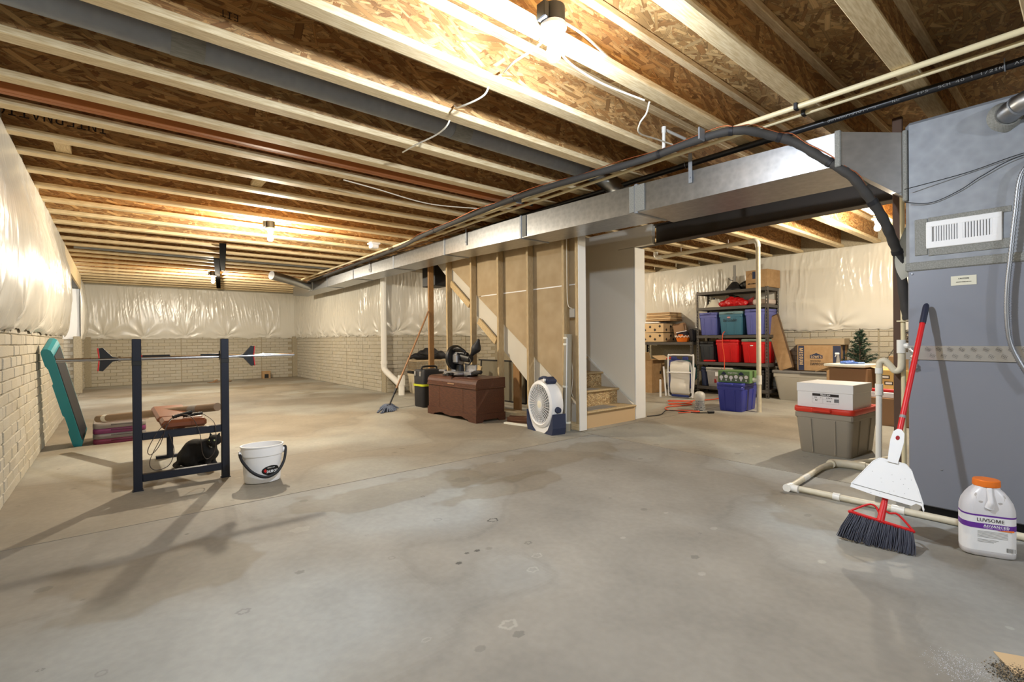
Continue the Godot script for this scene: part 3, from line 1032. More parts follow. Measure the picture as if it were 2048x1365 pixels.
func build_ducts() -> void:
	var t := thing("rectangular_duct", "long rectangular galvanized duct trunk running under the joists from the furnace", "duct", Vector3(3.5, 2.0, -1.0))
	var o := t.position
	# z, front x, back x, bottom, top
	var cut := [[-0.97, 3.325, 3.86, 2.014, 2.211], [-2.42, 3.32, 3.86, 2.032, 2.258], [-2.42, 3.32, 3.74, 2.034, 2.26], [-3.88, 3.32, 3.72, 2.07, 2.298], [-5.42, 3.325, 3.70, 2.112, 2.316], [-6.93, 3.33, 3.70, 2.115, 2.318], [-8.55, 3.33, 3.69, 2.12, 2.322], [-9.98, 3.34, 3.69, 2.105, 2.32], [-12.4, 3.34, 3.69, 2.10, 2.32]]
	var s: Sh
	for i in cut.size() - 1:
		var a: Array = cut[i]
		var b: Array = cut[i + 1]
		if a[0] == b[0]:
			continue
		s = Sh.new()
		var ra := []
		var rb := []
		for k in [[1, 3], [2, 3], [2, 4], [1, 4]]:
			ra.append(Vector3(a[k[0]], a[k[1]], a[0] - 0.004) - o)
			rb.append(Vector3(b[k[0]], b[k[1]], b[0] + 0.004) - o)
		s.flat()
		for k in 4:
			var l: int = (k + 1) % 4
			var m4: Vector3 = (ra[k] + ra[l]) * 0.5 - (ra[0] + ra[2]) * 0.5
			s.face([ra[k], ra[l], rb[l], rb[k]], m4)
		s.face(ra, Vector3.BACK)
		s.face(rb, Vector3.FORWARD)
		obj("duct_section", s, M.galv, t)
		if i > 0:
			s = Sh.new()
			s.box(Vector3((a[1] + a[2]) * 0.5, (a[3] + a[4]) * 0.5, a[0]) - o, Vector3(a[2] - a[1] + 0.016, a[4] - a[3] + 0.016, 0.03), Basis(), 0.004)
			obj("seam_cleat", s, M.galv_dull, t)
	for q in [[-2.38, 0.09], [-2.46, 0.05], [-3.82, 0.06]]:
		s = Sh.new()
		var cc: Array = cut[2] if q[0] > -3 else cut[3]
		s.box(Vector3(cc[1] - 0.005, (cc[3] + cc[4]) * 0.5, q[0]) - o, Vector3(0.008, cc[4] - cc[3] - 0.01, q[1]), Basis(), 0.002)
		obj("mastic_band", s, M.mastic, t)
	for z in [-1.93, -4.9, -7.8]:
		s = Sh.new()
		s.box(Vector3(3.312, 2.26, z) - o, Vector3(0.004, 0.22, 0.03), Basis(), 0.001)
		s.cyl(Vector3(3.31, 2.19, z) - o, Vector3(3.302, 2.19, z) - o, 0.006, 8)
		obj("hanger_strap", s, M.galv_dull, t)
	# flaring piece that joins trunk and furnace
	s = Sh.new()
	s.flat()
	var ra := [Vector3(3.325, 2.014, -0.975), Vector3(3.86, 2.014, -0.975), Vector3(3.86, 2.211, -0.975), Vector3(3.325, 2.211, -0.975)]
	var rb := [Vector3(3.462, 1.775, -0.69), Vector3(3.98, 1.775, -0.69), Vector3(3.98, 2.147, -0.69), Vector3(3.462, 2.147, -0.69)]
	for k in 4:
		var l: int = (k + 1) % 4
		s.face([ra[k] - o, ra[l] - o, rb[l] - o, rb[k] - o], (ra[k] + ra[l]) * 0.5 - (ra[0] + ra[2]) * 0.5)
	s.face([ra[0] - o, ra[1] - o, ra[2] - o, ra[3] - o], Vector3.FORWARD)
	s.face([rb[0] - o, rb[1] - o, rb[2] - o, rb[3] - o], Vector3.BACK)
	obj("transition", s, M.galv, t)
	s = Sh.new()
	s.box(Vector3(3.59, 2.112, -0.985) - o, Vector3(0.56, 0.215, 0.03), Basis(), 0.004)
	s.box(Vector3(3.72, 1.96, -0.698) - o, Vector3(0.55, 0.4, 0.02), Basis(), 0.004)
	obj("mastic_band", s, M.mastic, t)
	# round runs between the joists
	var runs := [[-2.87, -0.5, 3.2, 2.49, "grey round duct in the ceiling between the two joists beyond the nearest bulb's"], [-9.4, -0.45, 3.3, 2.455, "thin grey round duct between far joists, nearer of the two far ones"], [-12.67, -0.4, 3.0, 2.47, "thin round duct between joists closest to the far back wall"]]
	for q in runs:
		t = thing("round_duct", q[4], "duct", Vector3(q[1], q[3], q[0]))
		var L: float = q[2] - q[1]
		s = Sh.new()
		s.cyl(Vector3.ZERO, Vector3(L, 0, 0), 0.078, 28)
		obj("pipe", s, M.round_duct, t)
		for x in [0.72, 1.8 if q[0] < -5 else 2.32]:
			s = Sh.new()
			s.cyl(Vector3(x, 0, 0), Vector3(x + 0.14, 0, 0), 0.0805, 28)
			obj("joint_band", s, M.mastic, t)
		if q[0] > -5:
			s = Sh.new()
			s.tube(curve([Vector3(L - 0.02, 0, 0), Vector3(L + 0.1, -0.01, 0.01), Vector3(L + 0.22, -0.06, 0.05), Vector3(L + 0.28, -0.14, 0.12), Vector3(L + 0.29, -0.2, 0.2)], 3), 0.08, 24)
			obj("elbow", s, M.galv, t)
	t = thing("branch_duct", "shiny round branch duct sloping down onto the far end of the trunk", "duct", Vector3(3.36, 2.2, -11.0))
	s = Sh.new()
	s.tube(curve([Vector3(-0.95, 0.12, 0.55), Vector3(-0.5, 0.06, 0.33), Vector3(-0.2, 0.02, 0.1), Vector3(-0.03, 0.0, 0.0)], 4), 0.085, 24)
	obj("pipe", s, M.galv, t)
	s = Sh.new()
	s.box(Vector3(-0.03, 0.01, 0), Vector3(0.02, 0.2, 0.24), Basis(), 0.004)
	obj("collar", s, M.mastic, t)
	# black bracing straps under the far joists
	for q in [[Vector3(1.163, 2.362, -7.7), Vector3(1.59, 2.362, -10.6), "dark flat strap under the joists, nearer of the two hanging by the far bulb"], [Vector3(1.29, 2.362, -9.15), Vector3(1.94, 2.30, -13.5), "dark flat strap under the joists just beside the farthest bulb"]]:
		s = Sh.new()
		s.bar(q[0], q[1], 0.085, 0.012, 0.003)
		tag(obj("steel_strap", s, M.strap), q[2], "strap")

func build_furnace() -> void:
	var t := thing("furnace", "blue-grey furnace cabinet with a galvanized plenum at the right edge", "furnace", Vector3(3.46, 0, -0.69))
	var s := Sh.new()
	s.box(Vector3(0.35, 0.72, 0.42), Vector3(0.7, 1.325, 0.84), Basis(), 0.006)
	obj("cabinet", s, M.cabinet, t)
	s = Sh.new()
	s.box(Vector3(0.37, 0.03, 0.42), Vector3(0.62, 0.06, 0.76))
	obj("base", s, M.dark, t)
	s = Sh.new()
	s.box(Vector3(0.34, 1.79, 0.42), Vector3(0.68, 0.82, 0.86), Basis(), 0.018)
	obj("plenum", s, M.plenum, t)
	s = Sh.new()
	s.box(Vector3(0.345, 1.385, 0.42), Vector3(0.705, 0.05, 0.862), Basis(), 0.006)
	s.box(Vector3(-0.001, 1.462, 0.25), Vector3(0.006, 0.05, 0.32), Basis(), 0.002)
	s.box(Vector3(-0.001, 1.632, 0.25), Vector3(0.006, 0.03, 0.32), Basis(), 0.002)
	s.box(Vector3(-0.001, 1.545, 0.06), Vector3(0.007, 0.2, 0.055), Basis(), 0.002)
	obj("mastic_band", s, M.mastic, t)
	for q in [[0.14, 0.27], [0.3, 0.265], [0.46, 0.26], [0.02, 1.345]]:
		s = Sh.new()
		s.lathe([Vector2(0, 0.004), Vector2(0.004, 0.003), Vector2(0.006, 0)], 10, Transform3D(Basis(Vector3.UP, Vector3.LEFT, Vector3.BACK), Vector3(0.0, q[1], q[0])))
		obj("screw", s, M.alu, t)
	# air register
	s = Sh.new()
	var y0: float = 1.478
	var y1: float = 1.622
	var za: float = 0.082
	var zb: float = 0.378
	s.box(Vector3(-0.004, y1 - 0.014, (za + zb) / 2), Vector3(0.012, 0.03, zb - za), Basis(), 0.003)
	s.box(Vector3(-0.004, y0 + 0.017, (za + zb) / 2), Vector3(0.012, 0.036, zb - za), Basis(), 0.003)
	s.box(Vector3(-0.004, (y0 + y1) / 2, za + 0.012), Vector3(0.011, y1 - y0 - 0.02, 0.026), Basis(), 0.003)
	s.box(Vector3(-0.004, (y0 + y1) / 2, zb - 0.019), Vector3(0.011, y1 - y0 - 0.02, 0.038), Basis(), 0.003)
	s.box(Vector3(-0.004, (y0 + y1) / 2, 0.223), Vector3(0.011, y1 - y0 - 0.02, 0.02), Basis(), 0.003)
	var reg := obj("air_register", s, M.white, t)
	for gr in [[0.036 + za, 0.212], [0.234, 0.336]]:
		for i in 10:
			s = Sh.new()
			s.box(Vector3(-0.003, (y0 + y1) / 2 + 0.002, lerpf(gr[0], gr[1], i / 9.0)), Vector3(0.014, y1 - y0 - 0.05, 0.0055), Basis(Vector3.UP, 0.5), 0.001)
			obj("slat", s, M.white, reg)
	s = Sh.new()
	s.box(Vector3(0.0, (y0 + y1) / 2, 0.22), Vector3(0.002, 0.1, 0.26))
	obj("damper", s, M.gray, reg)
	# foil tape round the cabinet
	s = Sh.new()
	s.box(Vector3(0.345, 0.905, 0.42), Vector3(0.696, 0.078, 0.842), Basis(), 0.001)
	s.box(Vector3(-0.005, 0.885, 0.22), Vector3(0.002, 0.04, 0.46), Basis(Vector3.RIGHT, 0.01))
	var foil := mat(c8(196, 194, 192), 0.28, 0.75)
	var tp := obj("foil_tape", s, foil, t)
	var grey := mat(c8(120, 116, 112), 0.6)
	for i in 9:
		for k in 2:
			var zc: float = 0.085 + i * 0.046 + k * 0.02
			var yc: float = 0.925 - k * 0.036
			var tilt := Basis(Vector3.RIGHT, 0.5)
			s = Sh.new()
			for e in 4:
				s.box(Vector3(-0.0068, yc, zc) + tilt * Vector3(0, 0.0, -0.009 + 0.006 * e), Vector3(0.0008, 0.009 - 0.002 * (e % 2), 0.0035), tilt)
			s.box(Vector3(-0.0068, yc, zc) + tilt * Vector3(0, 0.008, 0), Vector3(0.0008, 0.0018, 0.024), tilt)
			s.box(Vector3(-0.0068, yc, zc) + tilt * Vector3(0, -0.008, 0.002), Vector3(0.0008, 0.0018, 0.022), tilt)
			var pr := obj("tape_print", s, grey, tp)
			pr.set_meta("kind", "stuff")
	s = Sh.new()
	s.tube(curve([Vector3(-0.012, 0.93, 0.01), Vector3(-0.02, 0.9, 0.03), Vector3(-0.012, 0.86, 0.02), Vector3(-0.02, 0.83, 0.035), Vector3(-0.008, 0.81, 0.03)], 5), [0.006, 0.014, 0.008, 0.016, 0.01, 0.013, 0.006, 0.015, 0.012, 0.009, 0.015, 0.007, 0.013, 0.01, 0.015, 0.008, 0.012, 0.009, 0.006, 0.01, 0.004], 8)
	obj("crumpled_foil", s, foil, tp)
	s = Sh.new()
	s.box(Vector3(-0.001, 1.29, 0.232), Vector3(0.002, 0.05, 0.1))
	var stk := obj("rating_label", s, mat(c8(214, 210, 190), 0.5), t)
	text("lettering", "CAUTION", 0.007, M.ink, stk, Transform3D(Basis(Vector3.UP, -PI / 2), Vector3(-0.0025, 1.3, 0.232)))
	text("lettering", "SERVICE PANEL BELOW", 0.004, M.ink, stk, Transform3D(Basis(Vector3.UP, -PI / 2), Vector3(-0.0025, 1.282, 0.232)))
	t = thing("insulation_flap", "cream curled insulation flap beside the plenum behind the black hose", "insulation", Vector3(3.62, 1.5, -0.72))
	s = Sh.new()
	var flap := func(u: float, v: float) -> Vector3:
		var y: float = lerpf(-0.17, 0.19, v)
		return Vector3(0.06 * (u - 0.5) + 0.02 * sin(v * 4.0), y + 0.03 * u, -0.07 * (1.0 - v * 0.35) * (1.0 - u) * sin(PI * clampf(v + 0.12, 0.0, 1.0)))
	s.sheet(8, 14, flap)
	var flap2 := func(u: float, v: float) -> Vector3:
		return flap.call(1.0 - u, v) + Vector3(0.004, 0, 0.004)
	s.sheet(8, 14, flap2)
	obj("flap_sheet", s, M.offwhite, t)
	# round flue from the plenum
	t = thing("flue_pipe", "short round metal pipe leaving the plenum at the top right", "duct", Vector3(3.45, 2.09, -0.3))
	s = Sh.new()
	s.lathe([Vector2(0.075, 0.0), Vector2(0.066, 0.012), Vector2(0.056, 0.03), Vector2(0.05, 0.03)], 24, Transform3D(Basis(Vector3.UP, Vector3(-0.86, 0.1, 0.5).normalized(), Vector3(0.5, 0, 0.86)), Vector3.ZERO))
	obj("mastic_ring", s, M.mastic, t)
	s = Sh.new()
	s.tube([Vector3(0, 0, 0), Vector3(-0.05, 0.01, 0.03), Vector3(-0.1, 0.02, 0.08), Vector3(-0.13, 0.03, 0.2), Vector3(-0.13, 0.04, 0.5)], 0.05, 24)
	obj("pipe", s, M.galv, t)
	s = Sh.new()
	s.tube([Vector3(-0.072, 0.014, 0.052), Vector3(-0.078, 0.016, 0.058)], 0.053, 24)
	obj("bead", s, M.galv_dull, t)
	# flexible metal conduit
	t = thing("flexible_conduit", "ribbed silver flexible conduit hanging down the furnace front", "conduit", Vector3(3.42, 0.8, -0.25))
	var path := curve([Vector3(0.0, 1.06, 0.09), Vector3(0.0, 0.99, 0.01), Vector3(0.0, 0.79, -0.015), Vector3(0.0, 0.571, -0.033), Vector3(0.0, 0.423, -0.044), Vector3(0.0, 0.275, -0.045), Vector3(0.0, 0.151, -0.032), Vector3(0.0, 0.03, 0.012), Vector3(0.0, -0.06, 0.06)], 24)
	var rad := []
	for i in path.size():
		rad.append(0.0095 + (0.002 if i % 2 == 0 else -0.0015))
	s = Sh.new()
	s.tube(path, rad, 12)
	obj("conduit", s, mat(c8(150, 152, 156), 0.4, 0.8), t)
	# thermostat wires across the plenum
	for q in [[[Vector3(3.40, 1.814, -0.69), Vector3(3.445, 1.85, -0.44), Vector3(3.44, 1.89, -0.22), Vector3(3.44, 1.9, 0.1)], "upper thin black wire crossing the plenum front"], [[Vector3(3.42, 1.745, -0.69), Vector3(3.445, 1.725, -0.585), Vector3(3.448, 1.765, -0.47), Vector3(3.445, 1.82, -0.38), Vector3(3.44, 1.88, -0.23), Vector3(3.44, 1.9, 0.1)], "lower sagging thin wire crossing the plenum front"]]:
		s = Sh.new()
		s.tube(curve(q[0]), 0.0022, 6)
		tag(obj("thermostat_wire", s, M.dark), q[1], "wire")
	# condensate trap and drain at the furnace's left
	t = thing("drain_trap", "white PVC condensate trap and standpipe left of the furnace", "pipe", Vector3(3.7, 0, -0.82))
	s = Sh.new()
	s.cyl(Vector3(0.02, 0.05, -0.075), Vector3(-0.005, 0.68, -0.062), 0.0165, 18)
	obj("standpipe", s, M.pvc, t)
	s = Sh.new()
	s.cyl(Vector3(-0.004, 0.63, -0.062), Vector3(-0.005, 0.70, -0.062), 0.021, 18)
	s.cyl(Vector3(-0.005, 0.765, -0.062), Vector3(-0.005, 0.8, -0.062), 0.0205, 18)
	obj("coupling", s, M.pvc, t)
	s = Sh.new()
	s.cyl(Vector3(-0.005, 0.70, -0.062), Vector3(-0.005, 0.78, -0.062), 0.017, 18)
	s.tube(curve([Vector3(-0.005, 0.79, -0.062), Vector3(-0.005, 0.835, -0.056), Vector3(-0.005, 0.845, -0.03), Vector3(-0.005, 0.81, 0.0), Vector3(-0.005, 0.785, 0.02), Vector3(-0.005, 0.8, 0.045), Vector3(-0.005, 0.85, 0.05), Vector3(-0.005, 0.9, 0.05)], 5), 0.0185, 18)
	obj("trap_bend", s, M.pvc_old, t)
	s = Sh.new()
	s.cyl(Vector3(-0.005, 0.895, 0.05), Vector3(-0.005, 0.975, 0.05), 0.023, 18)
	s.cyl(Vector3(-0.005, 0.94, 0.05), Vector3(-0.02, 0.937, 0.13), 0.013, 14)
	s.cyl(Vector3(-0.008, 0.94, 0.065), Vector3(-0.01, 0.939, 0.085), 0.017, 14)
	obj("tee", s, M.pvc, t)
	# PVC drain line looped on the floor
	t = thing("floor_drain_pipe", "off-white PVC drain pipe looped on the floor beside the furnace", "pipe", Vector3(3.36, 0, -1.28))
	var at := t.position
	var A := Vector3(3.385, 0.022, -1.285)
	var B := Vector3(4.06, 0.022, -1.325)
	var C := Vector3(4.24, 0.03, -1.30)
	var D := Vector3(4.28, 0.03, -1.21)
	var E2 := Vector3(4.32, 0.03, -0.9)
	var F2 := Vector3(3.40, 0.02, -0.55)
	var G2 := Vector3(3.37, 0.02, 0.3)
	s = Sh.new()
	s.cyl(A - at, B - at, 0.019, 16)
	obj("pipe_run", s, M.pvc_old, t)
	s = Sh.new()
	s.cyl(A.lerp(B, 0.36) - at, A.lerp(B, 0.52) - at, 0.0205, 16)
	s.cyl(Vector3(-0.015, 0.022, -0.012), Vector3(0.05, 0.022, -0.008), 0.025, 16)
	s.cyl(Vector3(0.012, 0.022, -0.02), Vector3(0.01, 0.022, 0.05), 0.024, 16)
	obj("elbow", s, M.pvc, t)
	s = Sh.new()
	s.cyl(B - at, C - at, 0.02, 16)
	s.cyl(D - at, E2 - at, 0.026, 16)
	obj("pipe_run", s, M.pvc_old, t)
	s = Sh.new()
	s.tube(curve([C - at + Vector3(-0.05, 0, -0.005), C - at, D - at, D - at + Vector3(0.01, 0, 0.08)], 5), 0.031, 16)
	s.cyl(D - at + Vector3(0.005, 0, 0.05), D - at + Vector3(0.012, 0, 0.1), 0.034, 16)
	obj("elbow", s, M.pvc_old, t)
	s = Sh.new()
	s.cyl(A - at, F2 - at, 0.0185, 16)
	s.cyl(F2 - at, G2 - at, 0.0185, 16)
	obj("pipe_run", s, M.pvc_old, t)
	s = Sh.new()
	s.cyl(A.lerp(F2, 0.33) - at, A.lerp(F2, 0.38) - at, 0.023, 16)
	s.cyl(A.lerp(F2, 0.72) - at, A.lerp(F2, 0.8) - at, 0.0225, 16)
	obj("coupling", s, M.pvc, t)
	s = Sh.new()
	s.cyl(Vector3(4.9, 0.02, -1.03) - at, Vector3(4.25, 0.02, -1.27) - at, 0.0185, 16)
	obj("pipe_run", s, M.pvc_old, t)
	# upright pipes at the furnace's left edge
	s = Sh.new()
	s.box(Vector3(3.78, 1.18, -0.8), Vector3(0.03, 2.36, 0.05), Basis(), 0.004)
	tag(obj("upright_board", s, mat(c8(84, 60, 44), 0.7)), "dark brown upright board at the furnace's left edge", "board")
	s = Sh.new()
	s.cyl(Vector3(3.735, 0.0, -0.768), Vector3(3.725, 1.9, -0.768), 0.0125, 14)
	s.box(Vector3(3.73, 1.09, -0.77), Vector3(0.05, 0.008, 0.05))
	tag(obj("upright_pipe", s, M.cpvc), "cream upright plastic pipe between the brown board and the furnace", "pipe")

func build_pipes() -> void:
	var s: Sh
	for q in [[3.09, 2.352, 0.0155, "upper of the two cream plastic pipes under the joists", 2.6, -11.5], [3.2, 2.346, 0.0125, "lower of the two cream plastic pipes under the joists", 2.6, -10.8]]:
		var t := thing("water_pipe", q[3], "pipe", Vector3(q[0], q[1], 0))
		s = Sh.new()
		s.tube([Vector3(0.1, 0, q[4]), Vector3(0.03, 0, -0.7), Vector3(0, 0, -2.0), Vector3(-0.02, -0.004, -4.5), Vector3(0.04, 0, -8), Vector3(0.05, -0.01, q[5])], q[2], 14)
		obj("pipe", s, M.cpvc, t)
		for z in [-1.13, -3.6]:
			s = Sh.new()
			s.box(Vector3(0.015, 0.0, z), Vector3(0.04, q[2] * 2.6, 0.02), Basis(), 0.003)
			obj("clip", s, M.dark, t)
	var t := thing("gas_pipe", "black iron pipe with white lettering along the top of the duct trunk", "pipe", Vector3(3.46, 2.3475, 0))
	s = Sh.new()
	s.tube([Vector3(0.02, 0, 2.6), Vector3(0, 0, -1), Vector3(-0.01, 0, -4), Vector3(0.0, -0.0, -7.2)], 0.0215, 16)
	obj("pipe", s, M.black_pipe, t)
	text("lettering", "001400151011 S    NL    IPS  SCH 40 1 1/2IN  ASTM A53", 0.013, M.gray, t, Transform3D(Basis(Vector3.UP, -PI / 2) * Basis(Vector3.RIGHT, 0.4), Vector3(-0.021, -0.009, -0.6)), "Droid Sans Mono", false, 0.95)
	for z in [-0.3, -2.05, -4.2]:
		s = Sh.new()
		s.tube(curve([Vector3(-0.027, 0.03, z), Vector3(-0.027, 0.0, z), Vector3(0, -0.026, z), Vector3(0.027, 0.0, z), Vector3(0.027, 0.03, z)], 4), 0.003, 6)
		obj("pipe_hook", s, M.galv_dull, t)
	# insulated refrigerant line and its orange wire
	t = thing("insulated_hose", "thick black insulated hose looping down from the ceiling to the furnace", "hose", Vector3(3.0, 2.3, -2.0))
	var path := [Vector3(3.30, 2.30, -11.2), Vector3(3.24, 2.3, -10.0), Vector3(3.14, 2.315, -6.64), Vector3(2.99, 2.31, -5.4), Vector3(2.92, 2.31, -4.4), Vector3(2.90, 2.32, -3.6), Vector3(2.92, 2.315, -2.9), Vector3(3.0, 2.31, -2.2), Vector3(3.03, 2.325, -1.65), Vector3(3.08, 2.315, -1.45), Vector3(3.2, 2.272, -1.32), Vector3(3.28, 2.207, -1.2), Vector3(3.32, 2.09, -1.078), Vector3(3.36, 1.953, -0.937), Vector3(3.42, 1.83, -0.868), Vector3(3.5, 1.7, -0.815), Vector3(3.58, 1.572, -0.785), Vector3(3.65, 1.456, -0.768), Vector3(3.69, 1.22, -0.752), Vector3(3.71, 1.1, -0.74)]
	for i in path.size():
		path[i] = path[i] - t.position
	s = Sh.new()
	var cp := curve(path, 6)
	var cr := []
	for i in cp.size():
		cr.append(0.026 + 0.002 * sin(i * 1.9))
	s.tube(cp, cr, 16)
	obj("foam_sleeve", s, M.foam, t)
	s = Sh.new()
	for i in [20, 31, 44, 52, 62, 74, 86, 100]:
		var d: Vector3 = (cp[i + 1] - cp[i]).normalized()
		s.tube([cp[i] - d * 0.012, cp[i] + d * 0.012], 0.0295, 16)
	obj("tape_band", s, M.rubber, t)
	s = Sh.new()
	var wp := []
	for i in range(2, cp.size() - 4, 3):
		wp.append(cp[i] + Vector3(-0.012, 0.028 + 0.01 * sin(i * 0.8), 0.012))
	s.tube(curve(wp, 3), 0.0032, 6)
	obj("control_wire", s, M.copper, t)
	s = Sh.new()
	for z in [0.35, -1.5]:
		s.box(Vector3(-0.03, 0.03, z), Vector3(0.07, 0.08, 0.012), Basis(), 0.004)
	obj("hanger_strap", s, M.galv_dull, t)
	# thinner cables bundled further along
	s = Sh.new()
	s.tube(curve([Vector3(3.24, 2.335, -4.6), Vector3(3.27, 2.325, -6.4), Vector3(3.28, 2.335, -8.4), Vector3(3.27, 2.31, -9.8), Vector3(3.28, 2.345, -11.6)], 6), 0.011, 8)
	tag(obj("brown_cable", s, mat(c8(120, 92, 62), 0.6)), "brown cable running along the far half of the duct trunk", "cable")
	# white cables near the bulb
	var cables := [
		[[Vector3(1.47, 2.345, -1.53), Vector3(1.51, 2.345, -1.63), Vector3(1.50, 2.34, -1.80), Vector3(1.56, 2.38, -1.95), Vector3(1.628, 2.45, -2.06)], "white cable curving left from the nearest bulb to the next joist"],
		[[Vector3(1.57, 2.42, -2.08), Vector3(1.578, 2.345, -2.14), Vector3(1.561, 2.355, -2.36), Vector3(1.634, 2.45, -2.535)], "short white cable between the second and third joists past the bulb"],
		[[Vector3(1.63, 2.42, -2.55), Vector3(1.624, 2.35, -2.6), Vector3(1.631, 2.34, -2.75), Vector3(1.605, 2.34, -2.97), Vector3(1.6, 2.345, -3.16)], "short white cable dangling under the round duct"],
		[[Vector3(1.54, 2.4, -1.5), Vector3(1.674, 2.38, -1.487), Vector3(2.038, 2.42, -1.585), Vector3(2.42, 2.42, -1.585), Vector3(3.09, 2.4, -1.585)], "white cable stapled along the joist right of the nearest bulb"],
		[[Vector3(1.55, 2.345, -1.55), Vector3(1.72, 2.36, -1.65), Vector3(2.03, 2.375, -1.70), Vector3(2.349, 2.36, -1.65)], "white cable on the far side of the bulb's joist"],
		[[Vector3(2.39, 2.36, -1.645), Vector3(2.44, 2.33, -1.7), Vector3(2.482, 2.31, -1.776), Vector3(2.58, 2.30, -1.85), Vector3(2.8, 2.33, -1.88), Vector3(3.01, 2.345, -1.885)], "white cable loop hanging near the hose bend"],
		[[Vector3(1.5, 2.36, -4.05), Vector3(1.81, 2.345, -4.07), Vector3(2.37, 2.33, -4.15), Vector3(2.875, 2.345, -4.05)], "thin white cable sagging below mid-ceiling joists"]]
	for q in cables:
		s = Sh.new()
		s.tube(curve(q[0]), 0.0055, 8)
		tag(obj("white_cable", s, M.wire), q[1], "cable")
	t = thing("pipe_stub", "white plastic pipe stub bent at the top among the joists", "pipe", Vector3(3.03, 2.33, -1.95))
	s = Sh.new()
	s.cyl(Vector3(0, 0, -0.02), Vector3(0.02, 0.17, -0.03), 0.012, 12)
	s.cyl(Vector3(0.02, 0.165, -0.03), Vector3(0.28, 0.16, -0.02), 0.011, 12)
	obj("pipe", s, M.pvc, t)
	s = Sh.new()
	s.cyl(Vector3(0.02, 0.14, -0.03), Vector3(0.02, 0.182, -0.03), 0.016, 12)
	obj("elbow", s, M.pvc, t)
	# detector under a joist
	t = thing("smoke_alarm", "small white alarm box under a joist in mid ceiling", "smoke alarm", Vector3(2.81, 2.37, -6.45))
	s = Sh.new()
	s.box(Vector3(0, -0.012, 0), Vector3(0.14, 0.024, 0.14), Basis(), 0.006)
	obj("base", s, M.white, t)
	s = Sh.new()
	s.box(Vector3(0, -0.05, 0), Vector3(0.11, 0.055, 0.11), Basis(), 0.012)
	obj("cover", s, M.white, t)
	# drain stack at the corner of the right wall
	t = thing("drain_stack", "white vertical drain stack jogging right to a floor stub beside the brick corner", "pipe", Vector3(3.88, 0, -8.5))
	var L := Vector3(0.0, 0, 0)
	s = Sh.new()
	s.cyl(Vector3(0, 0.5, 0), Vector3(0, 2.3, 0), 0.055, 20)
	obj("upper_pipe", s, M.pvc, t)
	s = Sh.new()
	s.tube(curve([Vector3(0, 0.62, 0), Vector3(0, 0.5, 0), Vector3(0.02, 0.42, 0.06), Vector3(0.11, 0.25, 0.28), Vector3(0.14, 0.19, 0.35)], 4), 0.055, 20)
	s.cyl(Vector3(0, 0.56, 0), Vector3(0, 0.62, 0), 0.064, 20)
	obj("offset_bend", s, M.pvc, t)
	s = Sh.new()
	s.cyl(Vector3(0.16, 0.0, 0.38), Vector3(0.16, 0.25, 0.38), 0.055, 20)
	s.cyl(Vector3(0.16, 0.18, 0.38), Vector3(0.16, 0.36, 0.38), 0.066, 20)
	obj("floor_stub", s, M.pvc, t)

